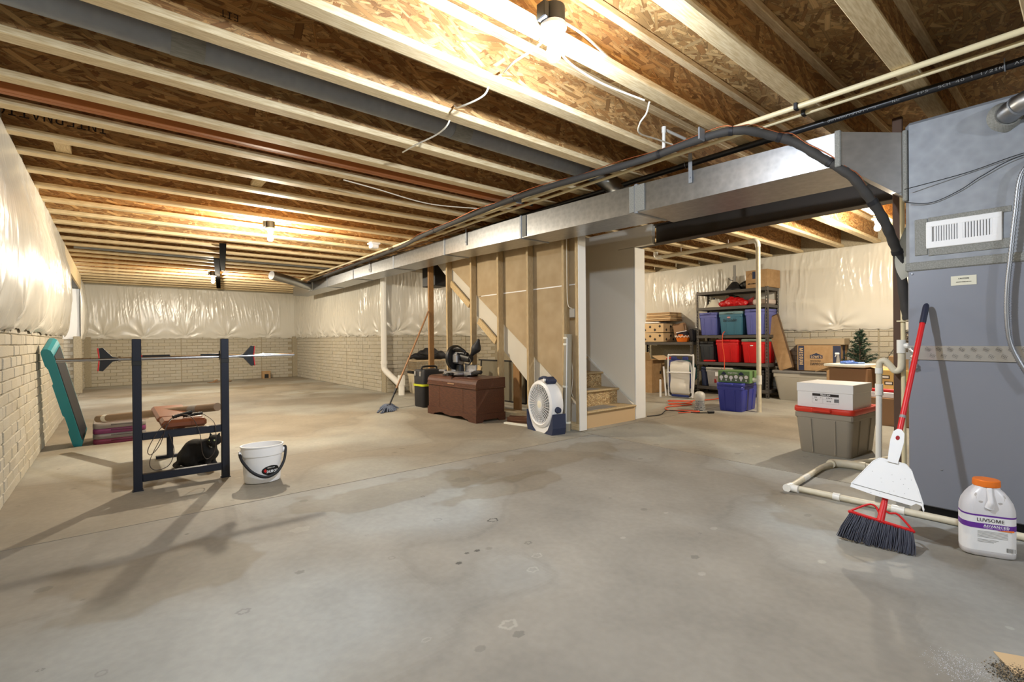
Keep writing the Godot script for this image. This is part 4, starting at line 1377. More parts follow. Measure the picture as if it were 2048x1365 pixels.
# ---------------------------------------------------------------- things on the left and in the middle
func build_left() -> void:
	var s: Sh
	# weight bench
	var t := thing("weight_bench", "black steel weight bench rack with a brown padded seat", "weight bench", Vector3(0.37, 0, -4.13))
	for x in [-0.26, 0.255]:
		s = Sh.new()
		s.box(Vector3(x, 0.513, 0), Vector3(0.05, 1.025, 0.05), Basis(), 0.003)
		obj("upright", s, M.navy_steel, t)
		s = Sh.new()
		s.box(Vector3(x, 0.003, 0), Vector3(0.06, 0.006, 0.06), Basis(), 0.001)
		obj("foot_plate", s, M.navy_steel, t)
		s = Sh.new()
		s.box(Vector3(x, 0.87, -0.032), Vector3(0.05, 0.012, 0.07), Basis(), 0.003)
		s.box(Vector3(x, 0.9, -0.068), Vector3(0.05, 0.07, 0.01), Basis(), 0.003)
		s.box(Vector3(x, 0.862, 0.0), Vector3(0.053, 0.035, 0.053), Basis(), 0.003)
		obj("bar_catch", s, M.black, t)
	for q in [0.365, 0.083]:
		s = Sh.new()
		s.box(Vector3(-0.0025, q, 0), Vector3(0.465, 0.05, 0.045), Basis(), 0.003)
		obj("crossbar", s, M.navy_steel, t)
	s = Sh.new()
	s.box(Vector3(-0.01, 0.365, -0.52), Vector3(0.045, 0.045, 1.0), Basis(), 0.003)
	obj("spine", s, M.navy_steel, t)
	s = Sh.new()
	s.box(Vector3(-0.01, 0.172, -1.02), Vector3(0.045, 0.345, 0.045), Basis(), 0.003)
	s.box(Vector3(-0.01, 0.012, -1.02), Vector3(0.2, 0.024, 0.05), Basis(), 0.003)
	obj("rear_leg", s, M.navy_steel, t)
	for q in [[Vector3(0.01, 0.418, -0.16), Vector3(0.27, 0.062, 0.26)], [Vector3(-0.01, 0.408, -0.82), Vector3(0.24, 0.05, 0.8)]]:
		s = Sh.new()
		s.box(q[0], q[1], Basis(), 0.018)
		obj("pad", s, M.vinyl, t)
	# barbell with folding collars
	t = thing("barbell", "chrome barbell resting across the weight bench uprights", "barbell", Vector3(0.42, 0.892, -4.175))
	s = Sh.new()
	s.cyl(Vector3(-0.71, 0, 0), Vector3(0.705, 0, 0), 0.0125, 18)
	obj("bar", s, M.chrome, t)
	s = Sh.new()
	s.cyl(Vector3(-0.3, 0, 0), Vector3(0.3, 0, 0), 0.0145, 18)
	obj("bar_sleeve", s, M.chrome, t)
	for x in [0.47, -0.405]:
		s = Sh.new()
		s.cyl(Vector3(x, 0, 0), Vector3(x + 0.012, 0, 0), 0.018, 16)
		obj("stop_ring", s, M.chrome, t)
	for q in [[-0.2, 0.16], [0.15, 0.18]]:
		s = Sh.new()
		s.box(Vector3(q[0], 0.018, 0.0), Vector3(q[1], 0.01, 0.022), Basis(), 0.004)
		obj("grip_strip", s, M.black, t)
	s = Sh.new()
	s.box(Vector3(-0.285, 0.018, 0.0), Vector3(0.02, 0.011, 0.024), Basis(), 0.004)
	obj("strip_end", s, M.red, t)
	for q in [[-0.43, -1.0], [0.335, 1.0]]:
		for up in [1.0, -1.0]:
			s = Sh.new()
			var wx: float = q[1]
			var p := PackedVector2Array([Vector2(0, 0.008 * up), Vector2(0.035 * wx, 0.016 * up), Vector2(0.085 * wx, 0.078 * up), Vector2(0.104 * wx, 0.074 * up), Vector2(0.098 * wx, 0.008 * up)])
			s.prism(p, 0.028, Transform3D(Basis(), Vector3(q[0] - 0.03 * wx, 0, -0.014)))
			obj("collar_wing", s, M.black, t)
			s = Sh.new()
			s.prism(PackedVector2Array([Vector2(0.1 * wx, 0.01 * up), Vector2(0.106 * wx, 0.076 * up), Vector2(0.113 * wx, 0.074 * up), Vector2(0.106 * wx, 0.01 * up)]), 0.03, Transform3D(Basis(), Vector3(q[0] - 0.03 * wx, 0, -0.015)))
			obj("collar_edge", s, M.red, t)
	# long cardboard tube resting on step stack and bench
	t = thing("cardboard_tube", "long brown-grey tube laid over the step stack and the bench", "tube", Vector3(-0.13, 0.285, -6.0))
	s = Sh.new()
	var e := Vector3(0.76, 0.195, 1.5)
	s.cyl(Vector3.ZERO, e, 0.033, 20)
	obj("tube_wall", s, mat(c8(138, 116, 94), 0.6), t)
	s = Sh.new()
	s.cyl(e * 0.06, e * 0.1, 0.034, 20)
	obj("tape", s, mat(c8(220, 216, 206), 0.25), t)
	s = Sh.new()
	s.cyl(e * 0.8, e * 0.86, 0.0338, 20)
	obj("tape", s, M.gray, t)
	# jump rope on the seat
	t = thing("jump_rope", "jump rope with black grips and thin cable draped over the bench seat", "jump rope", Vector3(0.4, 0.45, -4.25))
	for q in [[Vector3(-0.085, 0.015, 0.03), Vector3(0.03, 0.035, -0.03)], [Vector3(-0.02, 0.013, 0.0), Vector3(0.1, 0.016, -0.05)]]:
		s = Sh.new()
		var a: Vector3 = q[0]
		var b: Vector3 = q[1]
		var pp := []
		var rr := []
		for i in 15:
			pp.append(a.lerp(b, i / 14.0))
			rr.append(0.0115 + (0.0015 if i % 2 == 0 else -0.001))
		s.tube(pp, rr, 10)
		obj("grip", s, M.black, t)
	for q in [[Vector3(-0.085, 0.015, 0.03), Vector3(-0.17, -0.05, 0.13), Vector3(-0.235, -0.17, 0.16), Vector3(-0.22, -0.21, 0.16), Vector3(-0.17, -0.15, 0.16), Vector3(-0.13, -0.03, 0.14), Vector3(-0.09, 0.01, 0.05)], [Vector3(-0.09, 0.012, 0.03), Vector3(-0.15, -0.08, 0.14), Vector3(-0.225, -0.25, 0.15), Vector3(-0.2, -0.32, 0.15), Vector3(-0.12, -0.3, 0.15), Vector3(-0.09, -0.2, 0.15), Vector3(-0.12, -0.08, 0.15)], [Vector3(-0.05, 0.03, -0.01), Vector3(0.02, 0.01, 0.1), Vector3(0.06, -0.1, 0.17), Vector3(0.075, -0.24, 0.17), Vector3(0.105, -0.29, 0.17), Vector3(0.15, -0.24, 0.17), Vector3(0.16, -0.12, 0.16), Vector3(0.15, -0.03, 0.13), Vector3(0.1, 0.015, -0.05)]]:
		s = Sh.new()
		s.tube(curve(q[0] if q[0] is Array else q, 6), 0.0025, 6)
		obj("rope_loop", s, mat(c8(60, 48, 42), 0.4), t)
	build_cat()
	# oval bucket
	t = thing("bucket", "white oval plastic bucket with a black rope handle beside the weight bench", "bucket", Vector3(0.81, 0, -3.83), -4)
	t.scale = Vector3(0.86, 1.0, 0.9)
	s = Sh.new()
	s.lathe([Vector2(0, 0.004), Vector2(0.118, 0.0), Vector2(0.134, 0.005), Vector2(0.138, 0.02), Vector2(0.149, 0.19), Vector2(0.157, 0.192), Vector2(0.159, 0.235), Vector2(0.156, 0.252), Vector2(0.164, 0.254), Vector2(0.164, 0.262), Vector2(0.153, 0.262), Vector2(0.15, 0.2), Vector2(0.134, 0.012), Vector2(0, 0.012)], 48, Transform3D(), 1.0, 0.74)
	obj("pail", s, M.white, t)
	for x in [-1.0, 1.0]:
		s = Sh.new()
		s.lathe([Vector2(0.011, -0.012), Vector2(0.024, -0.012), Vector2(0.024, 0.01), Vector2(0.011, 0.01)], 16, Transform3D(Basis(Vector3.UP, Vector3(x, 0, 0), Vector3.BACK), Vector3(0.163 * x, 0.208, 0.0)))
		obj("lug", s, M.white, t)
	s = Sh.new()
	s.tube(curve([Vector3(-0.165, 0.21, 0.0), Vector3(-0.166, 0.205, 0.02), Vector3(-0.152, 0.165, 0.072), Vector3(-0.09, 0.095, 0.125), Vector3(0.0, 0.055, 0.145), Vector3(0.09, 0.075, 0.125), Vector3(0.15, 0.135, 0.075), Vector3(0.174, 0.2, 0.03), Vector3(0.176, 0.228, 0.01), Vector3(0.162, 0.225, 0.0)], 6), 0.0105, 12)
	obj("rope_handle", s, M.rubber, t)
	# printed oval, wrapped on the side of the pail
	s = Sh.new()
	var logo_c: float = -1.2
	var lg := func(u: float, v: float) -> Vector3:
		var r: float = v
		var ph: float = TAU * u
		var an: float = logo_c + 0.52 * r * cos(ph)
		var y: float = 0.088 + 0.034 * r * sin(ph)
		var rad: float = 0.1385 + (y - 0.02) * 0.065 + 0.0012
		return Vector3(cos(an) * rad, y, -sin(an) * rad * 0.74)
	s.sheet(32, 3, lg)
	var lo := obj("printed_oval", s, M.black, t)
	for q in [["SHURHOLD", 0.019, 0.08, -1.43, 1.52, M.white], ["WORLDS BEST", 0.006, 0.107, -1.4, 0.7, M.white]]:
		var word: String = q[0]
		for i in word.length():
			var an: float = float(q[3]) + 0.056 * float(q[4]) * i
			var y: float = q[2]
			var rad: float = 0.1385 + (y - 0.02) * 0.065 + 0.0026
			var nrm := Vector3(cos(an) / 1.0, 0, -sin(an) / 0.74).normalized()
			text("lettering", word[i], q[1], q[5], lo, Transform3D(Basis(Vector3.UP.cross(nrm).normalized(), Vector3.UP, nrm), Vector3(cos(an) * rad, y, -sin(an) * rad * 0.74)))
	s = Sh.new()
	var an0: float = -1.53
	s.box(Vector3(cos(an0) * 0.144, 0.088, -sin(an0) * 0.144 * 0.74), Vector3(0.018, 0.02, 0.002), Basis(Vector3.UP, -0.05) * Basis(Vector3.BACK, 0.6), 0.0005)
	obj("red_mark", s, M.red, lo)
	# teal step platform leaning on the left wall
	t = thing("step_platform", "teal aerobic step platform with black top leaning on the left brick wall", "step platform", Vector3(-0.275, 0.0, -6.42))
	var dir := Vector3(-0.2, 0.985, 0.38).normalized()
	var zax := Vector3(-0.1, -0.35, 0.93)
	zax = (zax - dir * zax.dot(dir)).normalized()
	var bs := Basis(dir.cross(zax).normalized(), dir, zax)
	var body := PackedVector2Array([Vector2(-0.02, 0.0), Vector2(-0.03, 0.05), Vector2(-0.03, 0.2), Vector2(-0.02, 0.215), Vector2(-0.02, 0.36), Vector2(-0.03, 0.38), Vector2(-0.03, 0.7), Vector2(-0.02, 0.715), Vector2(-0.02, 0.86), Vector2(-0.034, 0.9), Vector2(-0.034, 1.02), Vector2(-0.026, 1.045), Vector2(-0.01, 1.06), Vector2(0.02, 1.055), Vector2(0.038, 1.035), Vector2(0.045, 1.0), Vector2(0.045, 0.05), Vector2(0.025, 0.0)])
	s = Sh.new()
	s.prism(body, 0.27, Transform3D(bs, Vector3(0, 0.03, 0) - bs.z * 0.135))
	obj("platform_body", s, M.teal, t)
	s = Sh.new()
	s.box(Vector3(0, 0.03, 0) + bs * Vector3(0.045, 0.53, 0.01), Vector3(0.012, 0.9, 0.235), bs, 0.004)
	obj("rubber_top", s, M.rubber, t)
	# stack of step risers
	var tones := [c8(116, 40, 74), c8(128, 122, 120), c8(112, 44, 88), c8(136, 128, 122)]
	for k in 4:
		var nm: String = ["maroon plastic step riser at the bottom of the stack by the bench", "grey plastic step riser, second up in the stack by the bench", "purple plastic step riser, third up in the stack by the bench", "grey plastic step riser topping the stack by the bench"][k]
		t = thing("step_riser", nm, "step riser", Vector3(0.03, 0.051 * k, -6.47), 0.0, "stacked step risers")
		s = Sh.new()
		var poly := rrect(0.42, 0.42, 0.05, 5)
		s.loft([ring_at(poly, 0.0, 0.98), ring_at(poly, 0.006, 1.0), ring_at(poly, 0.04, 1.0), ring_at(poly, 0.05, 0.97)])
		var mm := mat(tones[k], 0.4)
		obj("riser_body", s, mm, t)
		s = Sh.new()
		s.box(Vector3(0.02, 0.034, 0.211), Vector3(0.18, 0.014, 0.008), Basis(), 0.003)
		obj("grip_ledge", s, mat(tones[k] * 0.7, 0.5), t)
	t = thing("step_platform", "small brown-grey step platform lying on top of the riser stack", "step platform", Vector3(0.08, 0.204, -6.5))
	s = Sh.new()
	var pp2 := rrect(0.38, 0.36, 0.05, 5)
	s.loft([ring_at(pp2, 0.0, 1.0), ring_at(pp2, 0.03, 0.98), ring_at(pp2, 0.04, 0.93)])
	obj("platform_body", s, mat(c8(140, 120, 104), 0.5), t)
	s = Sh.new()
	s.box(Vector3(-0.14, 0.036, 0.12), Vector3(0.04, 0.01, 0.03), Basis(), 0.002)
	obj("hole_plug", s, M.dark, t)
	# bits near the far wall
	t = thing("small_box", "little open cardboard box on the floor against the far wall", "box", Vector3(3.17, 0, -14.45))
	s = Sh.new()
	s.box(Vector3(0, 0.1, 0), Vector3(0.2, 0.2, 0.14), Basis(), 0.003)
	obj("carton", s, M.card, t)
	s = Sh.new()
	s.box(Vector3(0, 0.065, 0.071), Vector3(0.1, 0.11, 0.004), Basis(), 0.001)
	obj("opening", s, M.dark, t)
	for q in [[Vector3(1.87, 0.01, -13.9), 0.3, "torn piece of brown cardboard on the floor near the far wall, left piece"], [Vector3(2.15, 0.01, -14.0), -0.4, "folded scrap of brown cardboard by the far wall, right of another scrap"]]:
		s = Sh.new()
		s.box(Vector3.ZERO, Vector3(0.24, 0.012, 0.13), Basis(Vector3.UP, q[1]) * Basis(Vector3.BACK, 0.03), 0.002)
		s.box(Vector3(0.03, 0.03, 0.0), Vector3(0.12, 0.008, 0.1), Basis(Vector3.UP, q[1]) * Basis(Vector3.BACK, 0.5), 0.002)
		var o := obj("cardboard_scrap", s, M.card_dk)
		o.position = q[0]
		tag(o, q[2], "cardboard")

func build_cat() -> void:
	var t := thing("cat", "black cat sitting behind the weight bench with its head turned to the camera", "cat", Vector3(0.525, 0.0, -4.62), -39.4)
	var bones := [
		[Vector3(-0.1, 0.075, 0), Vector3(-0.04, 0.125, 0), 0.078, 0.088],
		[Vector3(-0.04, 0.125, 0), Vector3(0.05, 0.15, 0.0), 0.088, 0.068],
		[Vector3(0.05, 0.14, 0.0), Vector3(0.09, 0.1, 0.0), 0.062, 0.05],
		[Vector3(0.05, 0.16, 0.0), Vector3(0.12, 0.205, 0.015), 0.05, 0.04],
		[Vector3(-0.07, 0.085, 0.05), Vector3(-0.025, 0.055, 0.065), 0.055, 0.04],
		[Vector3(-0.07, 0.085, -0.05), Vector3(-0.025, 0.055, -0.06), 0.055, 0.04],
		[Vector3(-0.06, 0.022, 0.06), Vector3(0.03, 0.017, 0.07), 0.02, 0.016],
		[Vector3(-0.06, 0.022, -0.06), Vector3(0.03, 0.017, -0.06), 0.02, 0.016],
		[Vector3(0.085, 0.1, 0.028), Vector3(0.075, 0.02, 0.032), 0.026, 0.017],
		[Vector3(0.085, 0.1, -0.028), Vector3(0.078, 0.02, -0.03), 0.026, 0.017],
		[Vector3(0.075, 0.016, 0.032), Vector3(0.098, 0.014, 0.036), 0.016, 0.015],
		[Vector3(0.078, 0.016, -0.03), Vector3(0.1, 0.014, -0.03), 0.016, 0.015],
		[Vector3(-0.15, 0.04, 0.0), Vector3(-0.175, 0.018, 0.04), 0.022, 0.016],
		[Vector3(-0.175, 0.018, 0.04), Vector3(-0.12, 0.015, 0.1), 0.016, 0.014],
		[Vector3(-0.12, 0.015, 0.1), Vector3(-0.04, 0.014, 0.115), 0.014, 0.011]]
	var fur := FastNoiseLite.new()
	fur.frequency = 26.0
	fur.seed = 6
	var body := func(p: Vector3) -> float:
		var d: float = 1.0
		for b in bones:
			d = smin(d, cap_d(p, b[0], b[1], b[2], b[3]), 0.022)
		return d + 0.0022 * fur.get_noise_3dv(p)
	var s := Sh.new()
	nets(Vector3(-0.22, -0.006, -0.14), Vector3(0.18, 0.27, 0.15), 0.009, body, s)
	var H := Vector3(0.135, 0.215, 0.03)
	var hd := func(p: Vector3) -> float:
		var q: Vector3 = p - H
		var d: float = (q / Vector3(0.05, 0.044, 0.046)).length() * 0.045 - 0.045
		d = smin(d, cap_d(q, Vector3(-0.01, -0.012, 0.036), Vector3(0.008, -0.014, 0.042), 0.017, 0.016), 0.014)
		d = smin(d, cap_d(q, Vector3(0.0, -0.026, 0.03), Vector3(0.0, -0.026, 0.038), 0.012, 0.01), 0.01)
		for x in [-1.0, 1.0]:
			d = smin(d, cap_d(q, Vector3(0.027 * x, 0.026, 0.0), Vector3(0.038 * x, 0.058, 0.0), 0.015, 0.003), 0.008)
			d = maxf(d, -((q - Vector3(0.019 * x, 0.004, 0.046)).length() - 0.009))
		d = smin(d, cap_d(q, Vector3(-0.03, -0.02, -0.02), Vector3(-0.05, -0.06, -0.03), 0.035, 0.04), 0.02)
		return d + 0.0008 * fur.get_noise_3dv(p * 1.5)
	nets(H + Vector3(-0.095, -0.105, -0.075), H + Vector3(0.062, 0.07, 0.065), 0.0045, hd, s)
	var coat := mat(c8(15, 13, 13), 0.8)
	obj("body", s, coat, t)
	for x in [-1.0, 1.0]:
		s = Sh.new()
		s.lathe([Vector2(0, 0.0085), Vector2(0.005, 0.007), Vector2(0.0085, 0.0), Vector2(0.0, -0.004)], 14, Transform3D(Basis(Vector3.RIGHT, Vector3.BACK, Vector3.DOWN), H + Vector3(0.019 * x, 0.004, 0.0385)))
		obj("eye", s, mat(c8(190, 200, 150), 0.15), t)
		s = Sh.new()
		s.box(H + Vector3(0.019 * x, 0.004, 0.0472), Vector3(0.003, 0.01, 0.0012), Basis(), 0.0005)
		obj("pupil", s, M.black, t)
	s = Sh.new()
	s.box(H + Vector3(0.0, -0.008, 0.0575), Vector3(0.009, 0.006, 0.004), Basis(), 0.0018)
	obj("nose", s, mat(c8(40, 30, 30), 0.4), t)
	s = Sh.new()
	s.tube([Vector3(0.098, 0.178, 0.045), Vector3(0.112, 0.168, 0.06), Vector3(0.13, 0.163, 0.062)], 0.004, 8)
	obj("collar", s, M.gray, t)

func build_middle() -> void:
	var s: Sh
	# dust mop leaning on the first stud
	var t := thing("dust_mop", "string mop with a wooden handle leaning on the leftmost stud", "mop", Vector3(3.03, 0.0, -6.54))
	var top := Vector3(0.83, 1.46, -0.25)
	s = Sh.new()
	s.cyl(top * 0.2, top, 0.0135, 14)
	obj("handle", s, mat(c8(150, 112, 78), 0.5), t)
	s = Sh.new()
	s.cyl(top * 0.045, top * 0.2, 0.012, 14)
	s.cyl(top * 0.15, top * 0.2, 0.017, 14)
	obj("ferrule", s, M.dark, t)
	s = Sh.new()
	s.tube([Vector3(-0.1, 0.035, 0.0), Vector3(0.0, 0.06, 0.0), Vector3(0.1, 0.035, -0.05)], 0.006, 8)
	obj("mop_frame", s, M.steel, t)
	s = Sh.new()
	var yarn := RandomNumberGenerator.new()
	yarn.seed = 5
	for i in 130:
		var u: float = yarn.randf_range(-1, 1)
		var a := Vector3(0.06 * u, 0.045, -0.14 * u) + Vector3(yarn.randf_range(-0.02, 0.02), 0, yarn.randf_range(-0.02, 0.02))
		var d := Vector3(yarn.randf_range(-0.13, 0.13), 0, yarn.randf_range(-0.06, 0.06)) + Vector3(0.05 * u, 0, -0.11 * u)
		s.tube([a, a + d * 0.5 + Vector3(0, 0.01, 0), Vector3(a.x + d.x, 0.008 + 0.02 * yarn.randf(), a.z + d.z), Vector3(a.x + d.x * 1.12, 0.007, a.z + d.z * 1.12)], 0.0085, 5)
	var y := obj("yarn", s, mat(c8(98, 108, 128), 0.9), t)
	y.set_meta("kind", "stuff")
	# cedar chest
	t = thing("wooden_chest", "dark reddish wooden chest with scalloped base in front of the studs", "chest", Vector3(3.535, 0.0, -5.295))
	s = Sh.new()
	s.box(Vector3(0, 0.245, 0), Vector3(0.43, 0.33, 1.13), Basis(), 0.004)
	obj("chest_body", s, M.mahogany, t)
	var ap := PackedVector2Array([Vector2(-0.575, 0.0), Vector2(-0.575, 0.1), Vector2(0.575, 0.1), Vector2(0.575, 0.0), Vector2(0.42, 0.0), Vector2(0.40, 0.024), Vector2(0.34, 0.03), Vector2(0.27, 0.05), Vector2(0.2, 0.05), Vector2(0.12, 0.036), Vector2(0.0, 0.03), Vector2(-0.12, 0.036), Vector2(-0.2, 0.05), Vector2(-0.27, 0.05), Vector2(-0.34, 0.03), Vector2(-0.40, 0.024), Vector2(-0.42, 0.0)])
	s = Sh.new()
	s.prism(ap, 0.025, Transform3D(Basis(Vector3.FORWARD, Vector3.UP, Vector3.RIGHT), Vector3(-0.225, 0, 0)))
	var ap2 := PackedVector2Array([Vector2(-0.1995, 0.0), Vector2(-0.1995, 0.099), Vector2(0.225, 0.099), Vector2(0.225, 0.0), Vector2(0.13, 0.0), Vector2(0.11, 0.03), Vector2(-0.11, 0.03), Vector2(-0.13, 0.0)])
	s.prism(ap2, 0.025, Transform3D(Basis(), Vector3(0, 0, 0.549)))
	s.prism(ap2, 0.025, Transform3D(Basis(), Vector3(0, 0, -0.574)))
	obj("apron", s, M.mahogany, t)
	s = Sh.new()
	s.box(Vector3(-0.002, 0.408, 0), Vector3(0.462, 0.022, 1.165), Basis(), 0.008)
	obj("moulding", s, M.mahogany, t)
	s = Sh.new()
	var lid := PackedVector2Array([Vector2(-0.222, 0.42), Vector2(-0.222, 0.46), Vector2(-0.214, 0.49), Vector2(-0.196, 0.512), Vector2(-0.165, 0.524), Vector2(0.222, 0.53), Vector2(0.222, 0.42)])
	s.prism(lid, 1.15, Transform3D(Basis(), Vector3(0, 0, -0.575)))
	obj("lid", s, M.mahogany, t)
	s = Sh.new()
	s.box(Vector3(-0.224, 0.44, 0.02), Vector3(0.008, 0.018, 0.16), Basis(), 0.003)
	obj("lock_plate", s, mat(c8(146, 112, 84), 0.5), t)
	for z in [-0.28, 0.28]:
		s = Sh.new()
		s.box(Vector3(-0.2155, 0.25, z), Vector3(0.004, 0.29, 0.012), Basis(), 0.002)
		obj("panel_joint", s, M.mahogany, t)
	build_saw()
	# black tool case with a lime band
	t = thing("tool_case", "tall black plastic tool case with lime green band left of the chest", "tool case", Vector3(3.675, 0.0, -6.48))
	s = Sh.new()
	var tp := rrect(0.36, 0.3, 0.04, 4)
	s.loft([ring_at(tp, 0.0, 0.92), ring_at(tp, 0.015, 0.97), ring_at(tp, 0.32, 1.0)])
	obj("lower_tub", s, M.rubber, t)
	s = Sh.new()
	s.loft([ring_at(tp, 0.315, 1.06), ring_at(tp, 0.345, 1.06)])
	obj("lime_band", s, mat(c8(190, 196, 40), 0.5), t)
	s = Sh.new()
	s.loft([ring_at(tp, 0.345, 1.0), ring_at(tp, 0.53, 1.0), ring_at(tp, 0.56, 0.93)])
	obj("upper_tub", s, M.rubber, t)
	s = Sh.new()
	s.tube(curve([Vector3(-0.12, 0.55, 0.02), Vector3(-0.11, 0.6, 0.02), Vector3(0.11, 0.6, 0.02), Vector3(0.12, 0.55, 0.02)], 4), 0.014, 10)
	obj("handle", s, M.dark, t)
	for z in [-0.08, 0.08]:
		s = Sh.new()
		s.box(Vector3(-0.185, 0.5, z), Vector3(0.02, 0.07, 0.04), Basis(), 0.004)
		obj("latch", s, M.gray, t)
	# bin and crate in the corner behind the studs
	t = thing("storage_bin", "beige plastic bin on the floor behind the leftmost stud", "bin", Vector3(4.6, 0.0, -8.2))
	tub(t, 0.62, 0.42, 0.42, mat(c8(206, 194, 168), 0.55), M.dark)
	t = thing("laundry_basket", "tan lattice basket standing on the beige bin in the corner", "basket", Vector3(4.6, 0.425, -8.2))
	s = Sh.new()
	var z2 := mat(c8(186, 166, 134), 0.6)
	s.box(Vector3(0, 0.012, 0), Vector3(0.58, 0.024, 0.38), Basis(), 0.006)
	obj("floor_panel", s, z2, t)
	s = Sh.new()
	s.box(Vector3(0, 0.19, 0.19), Vector3(0.62, 0.03, 0.02), Basis(), 0.005)
	s.box(Vector3(0, 0.19, -0.19), Vector3(0.62, 0.03, 0.02), Basis(), 0.005)
	s.box(Vector3(0.3, 0.19, 0), Vector3(0.02, 0.03, 0.38), Basis(), 0.005)
	s.box(Vector3(-0.3, 0.19, 0), Vector3(0.02, 0.03, 0.38), Basis(), 0.005)
	obj("rim", s, z2, t)
	s = Sh.new()
	for sd in [1.0, -1.0]:
		for i in 18:
			var x: float = -0.28 + 0.56 * i / 17.0
			for dx in [-0.05, 0.05]:
				s.bar(Vector3(x - dx * 0.5, 0.02, 0.185), Vector3(x + dx * 0.5, 0.185, 0.19), 0.009, 0.006)
		for i in 12:
			var x: float = -0.17 + 0.34 * i / 11.0
			for dx in [-0.05, 0.05]:
				s.bar(Vector3(-0.295, 0.02, x - dx * 0.5), Vector3(-0.3, 0.185, x + dx * 0.5), 0.006, 0.009)
	obj("lattice", s, z2, t)
	t = thing("duffel_bag", "slumped black bag on the lattice basket behind the leftmost studs", "bag", Vector3(4.58, 0.63, -8.15))
	var bag := func(p: Vector3) -> float:
		var d: float = cap_d(p, Vector3(-0.36, 0.06, 0.03), Vector3(-0.1, 0.08, 0), 0.035, 0.08)
		d = smin(d, cap_d(p, Vector3(-0.1, 0.08, 0), Vector3(0.3, 0.08, 0), 0.09, 0.08), 0.05)
		d = smin(d, cap_d(p, Vector3(-0.02, 0.17, 0), Vector3(0.16, 0.16, 0), 0.05, 0.05), 0.06)
		d = smin(d, cap_d(p, Vector3(0.28, 0.08, 0), Vector3(0.42, 0.03, 0.05), 0.07, 0.03), 0.05)
		return maxf(d + 0.008 * sin(p.x * 40.0 + p.y * 20.0), -p.y)
	s = Sh.new()
	nets(Vector3(-0.45, -0.03, -0.15), Vector3(0.5, 0.28, 0.16), 0.018, bag, s)
	obj("bag_body", s, M.rubber, t)
	s = Sh.new()
	s.tube(curve([Vector3(-0.2, 0.12, 0.1), Vector3(0.0, 0.09, 0.14), Vector3(0.2, 0.13, 0.1)], 5), 0.012, 8)
	obj("strap", s, M.dark, t)
	build_fan()
	# roll of flooring wrapped in tape
	t = thing("wrapped_roll", "tall grey roll bound with white tape standing at the wall end", "roll", Vector3(3.795, 0.0, -3.7))
	s = Sh.new()
	s.cyl(Vector3.ZERO, Vector3(0.03, 1.05, 0.01), 0.047, 24, 0.044)
	obj("roll_body", s, mat(c8(150, 143, 126), 0.5), t)
	for q in [0.08, 0.47, 0.93, 1.0]:
		s = Sh.new()
		s.cyl(Vector3(0.03 * q / 1.05, q, 0.0), Vector3(0.03 * q / 1.05, q + 0.022, 0.0), 0.0485, 24)
		obj("tape_band", s, M.offwhite, t)
	s = Sh.new()
	s.box(Vector3(-0.03, 0.55, 0.034), Vector3(0.011, 0.92, 0.004), Basis(Vector3.BACK, -0.03) * Basis(Vector3.UP, -0.8))
	obj("tape_strip", s, M.white, t)
	s = Sh.new()
	s.tube(curve([Vector3(0.06, 0.8, 0.02), Vector3(0.075, 0.6, 0.03), Vector3(0.055, 0.42, 0.03), Vector3(0.07, 0.36, 0.04)], 5), 0.003, 6)
	obj("loose_cord", s, M.wire, t)
	# things stored under the stairs
	t = thing("window_screen", "dark framed screen leaning under the staircase behind the studs", "screen", Vector3(4.5, 0.08, -5.75))
	s = Sh.new()
	for q in [[Vector3(0, 0.6, 0), Vector3(0.02, 0.02, 1.15)], [Vector3(0, 0.0, 0), Vector3(0.02, 0.02, 1.15)]]:
		s.box(q[0], q[1], Basis(), 0.003)
	s.bar(Vector3(0, 0, -0.575), Vector3(0, 0.6, -0.5), 0.02, 0.02)
	s.bar(Vector3(0, 0, 0.575), Vector3(0, 0.6, 0.575), 0.02, 0.02)
	obj("frame", s, M.dark, t)
	s = Sh.new()
	s.box(Vector3(0.004, 0.3, 0.02), Vector3(0.002, 0.58, 1.08))
	obj("mesh_panel", s, mat(c8(120, 112, 92), 0.8), t)
	for q in [[Vector3(4.36, 0.35, -5.2), Vector3(0.04, 0.7, 0.14), Basis(), "upright plank", "upright brown plank standing under the stairs, right of the dark screen", M.pine_dark], [Vector3(4.15, 0.02, -5.0), Vector3(0.14, 0.038, 0.9), Basis(Vector3.UP, 0.12), "floor plank", "plank lying on the floor under the stairs behind the fan", M.old_pine], [Vector3(4.3, 0.3, -6.1), Vector3(0.03, 0.62, 0.09), Basis(Vector3.RIGHT, 0.3), "slanted board", "pale slanted board just right of the chest under the stairs", M.old_pine]]:
		s = Sh.new()
		s.box(Vector3.ZERO, q[1], q[2], 0.003)
		var o := obj(String(q[3]).replace(" ", "_"), s, q[5])
		o.position = q[0]
		tag(o, q[4], "board")
	s = Sh.new()
	s.box(Vector3(0, 0.05, 0), Vector3(0.1, 0.006, 0.3), Basis(Vector3.BACK, 0.5), 0.001)
	s.box(Vector3(-0.035, 0.035, 0), Vector3(0.006, 0.07, 0.3), Basis(Vector3.BACK, 0.2), 0.001)
	s.box(Vector3(0.03, 0.012, 0), Vector3(0.08, 0.006, 0.3), Basis(Vector3.BACK, -0.1), 0.001)
	var sc := obj("metal_scrap", s, mat(c8(120, 84, 64), 0.5, 0.4))
	sc.position = Vector3(3.74, 0.0, -4.42)
	sc.rotation.y = 0.5
	tag(sc, "bent brown metal channel scrap on the floor between chest and fan", "scrap")
	s = Sh.new()
	s.box(Vector3.ZERO, Vector3(0.05, 0.02, 0.5), Basis(Vector3.UP, 0.2), 0.002)
	var st := obj("wood_strip", s, M.offwhite)
	st.position = Vector3(3.62, 0.01, -4.25)
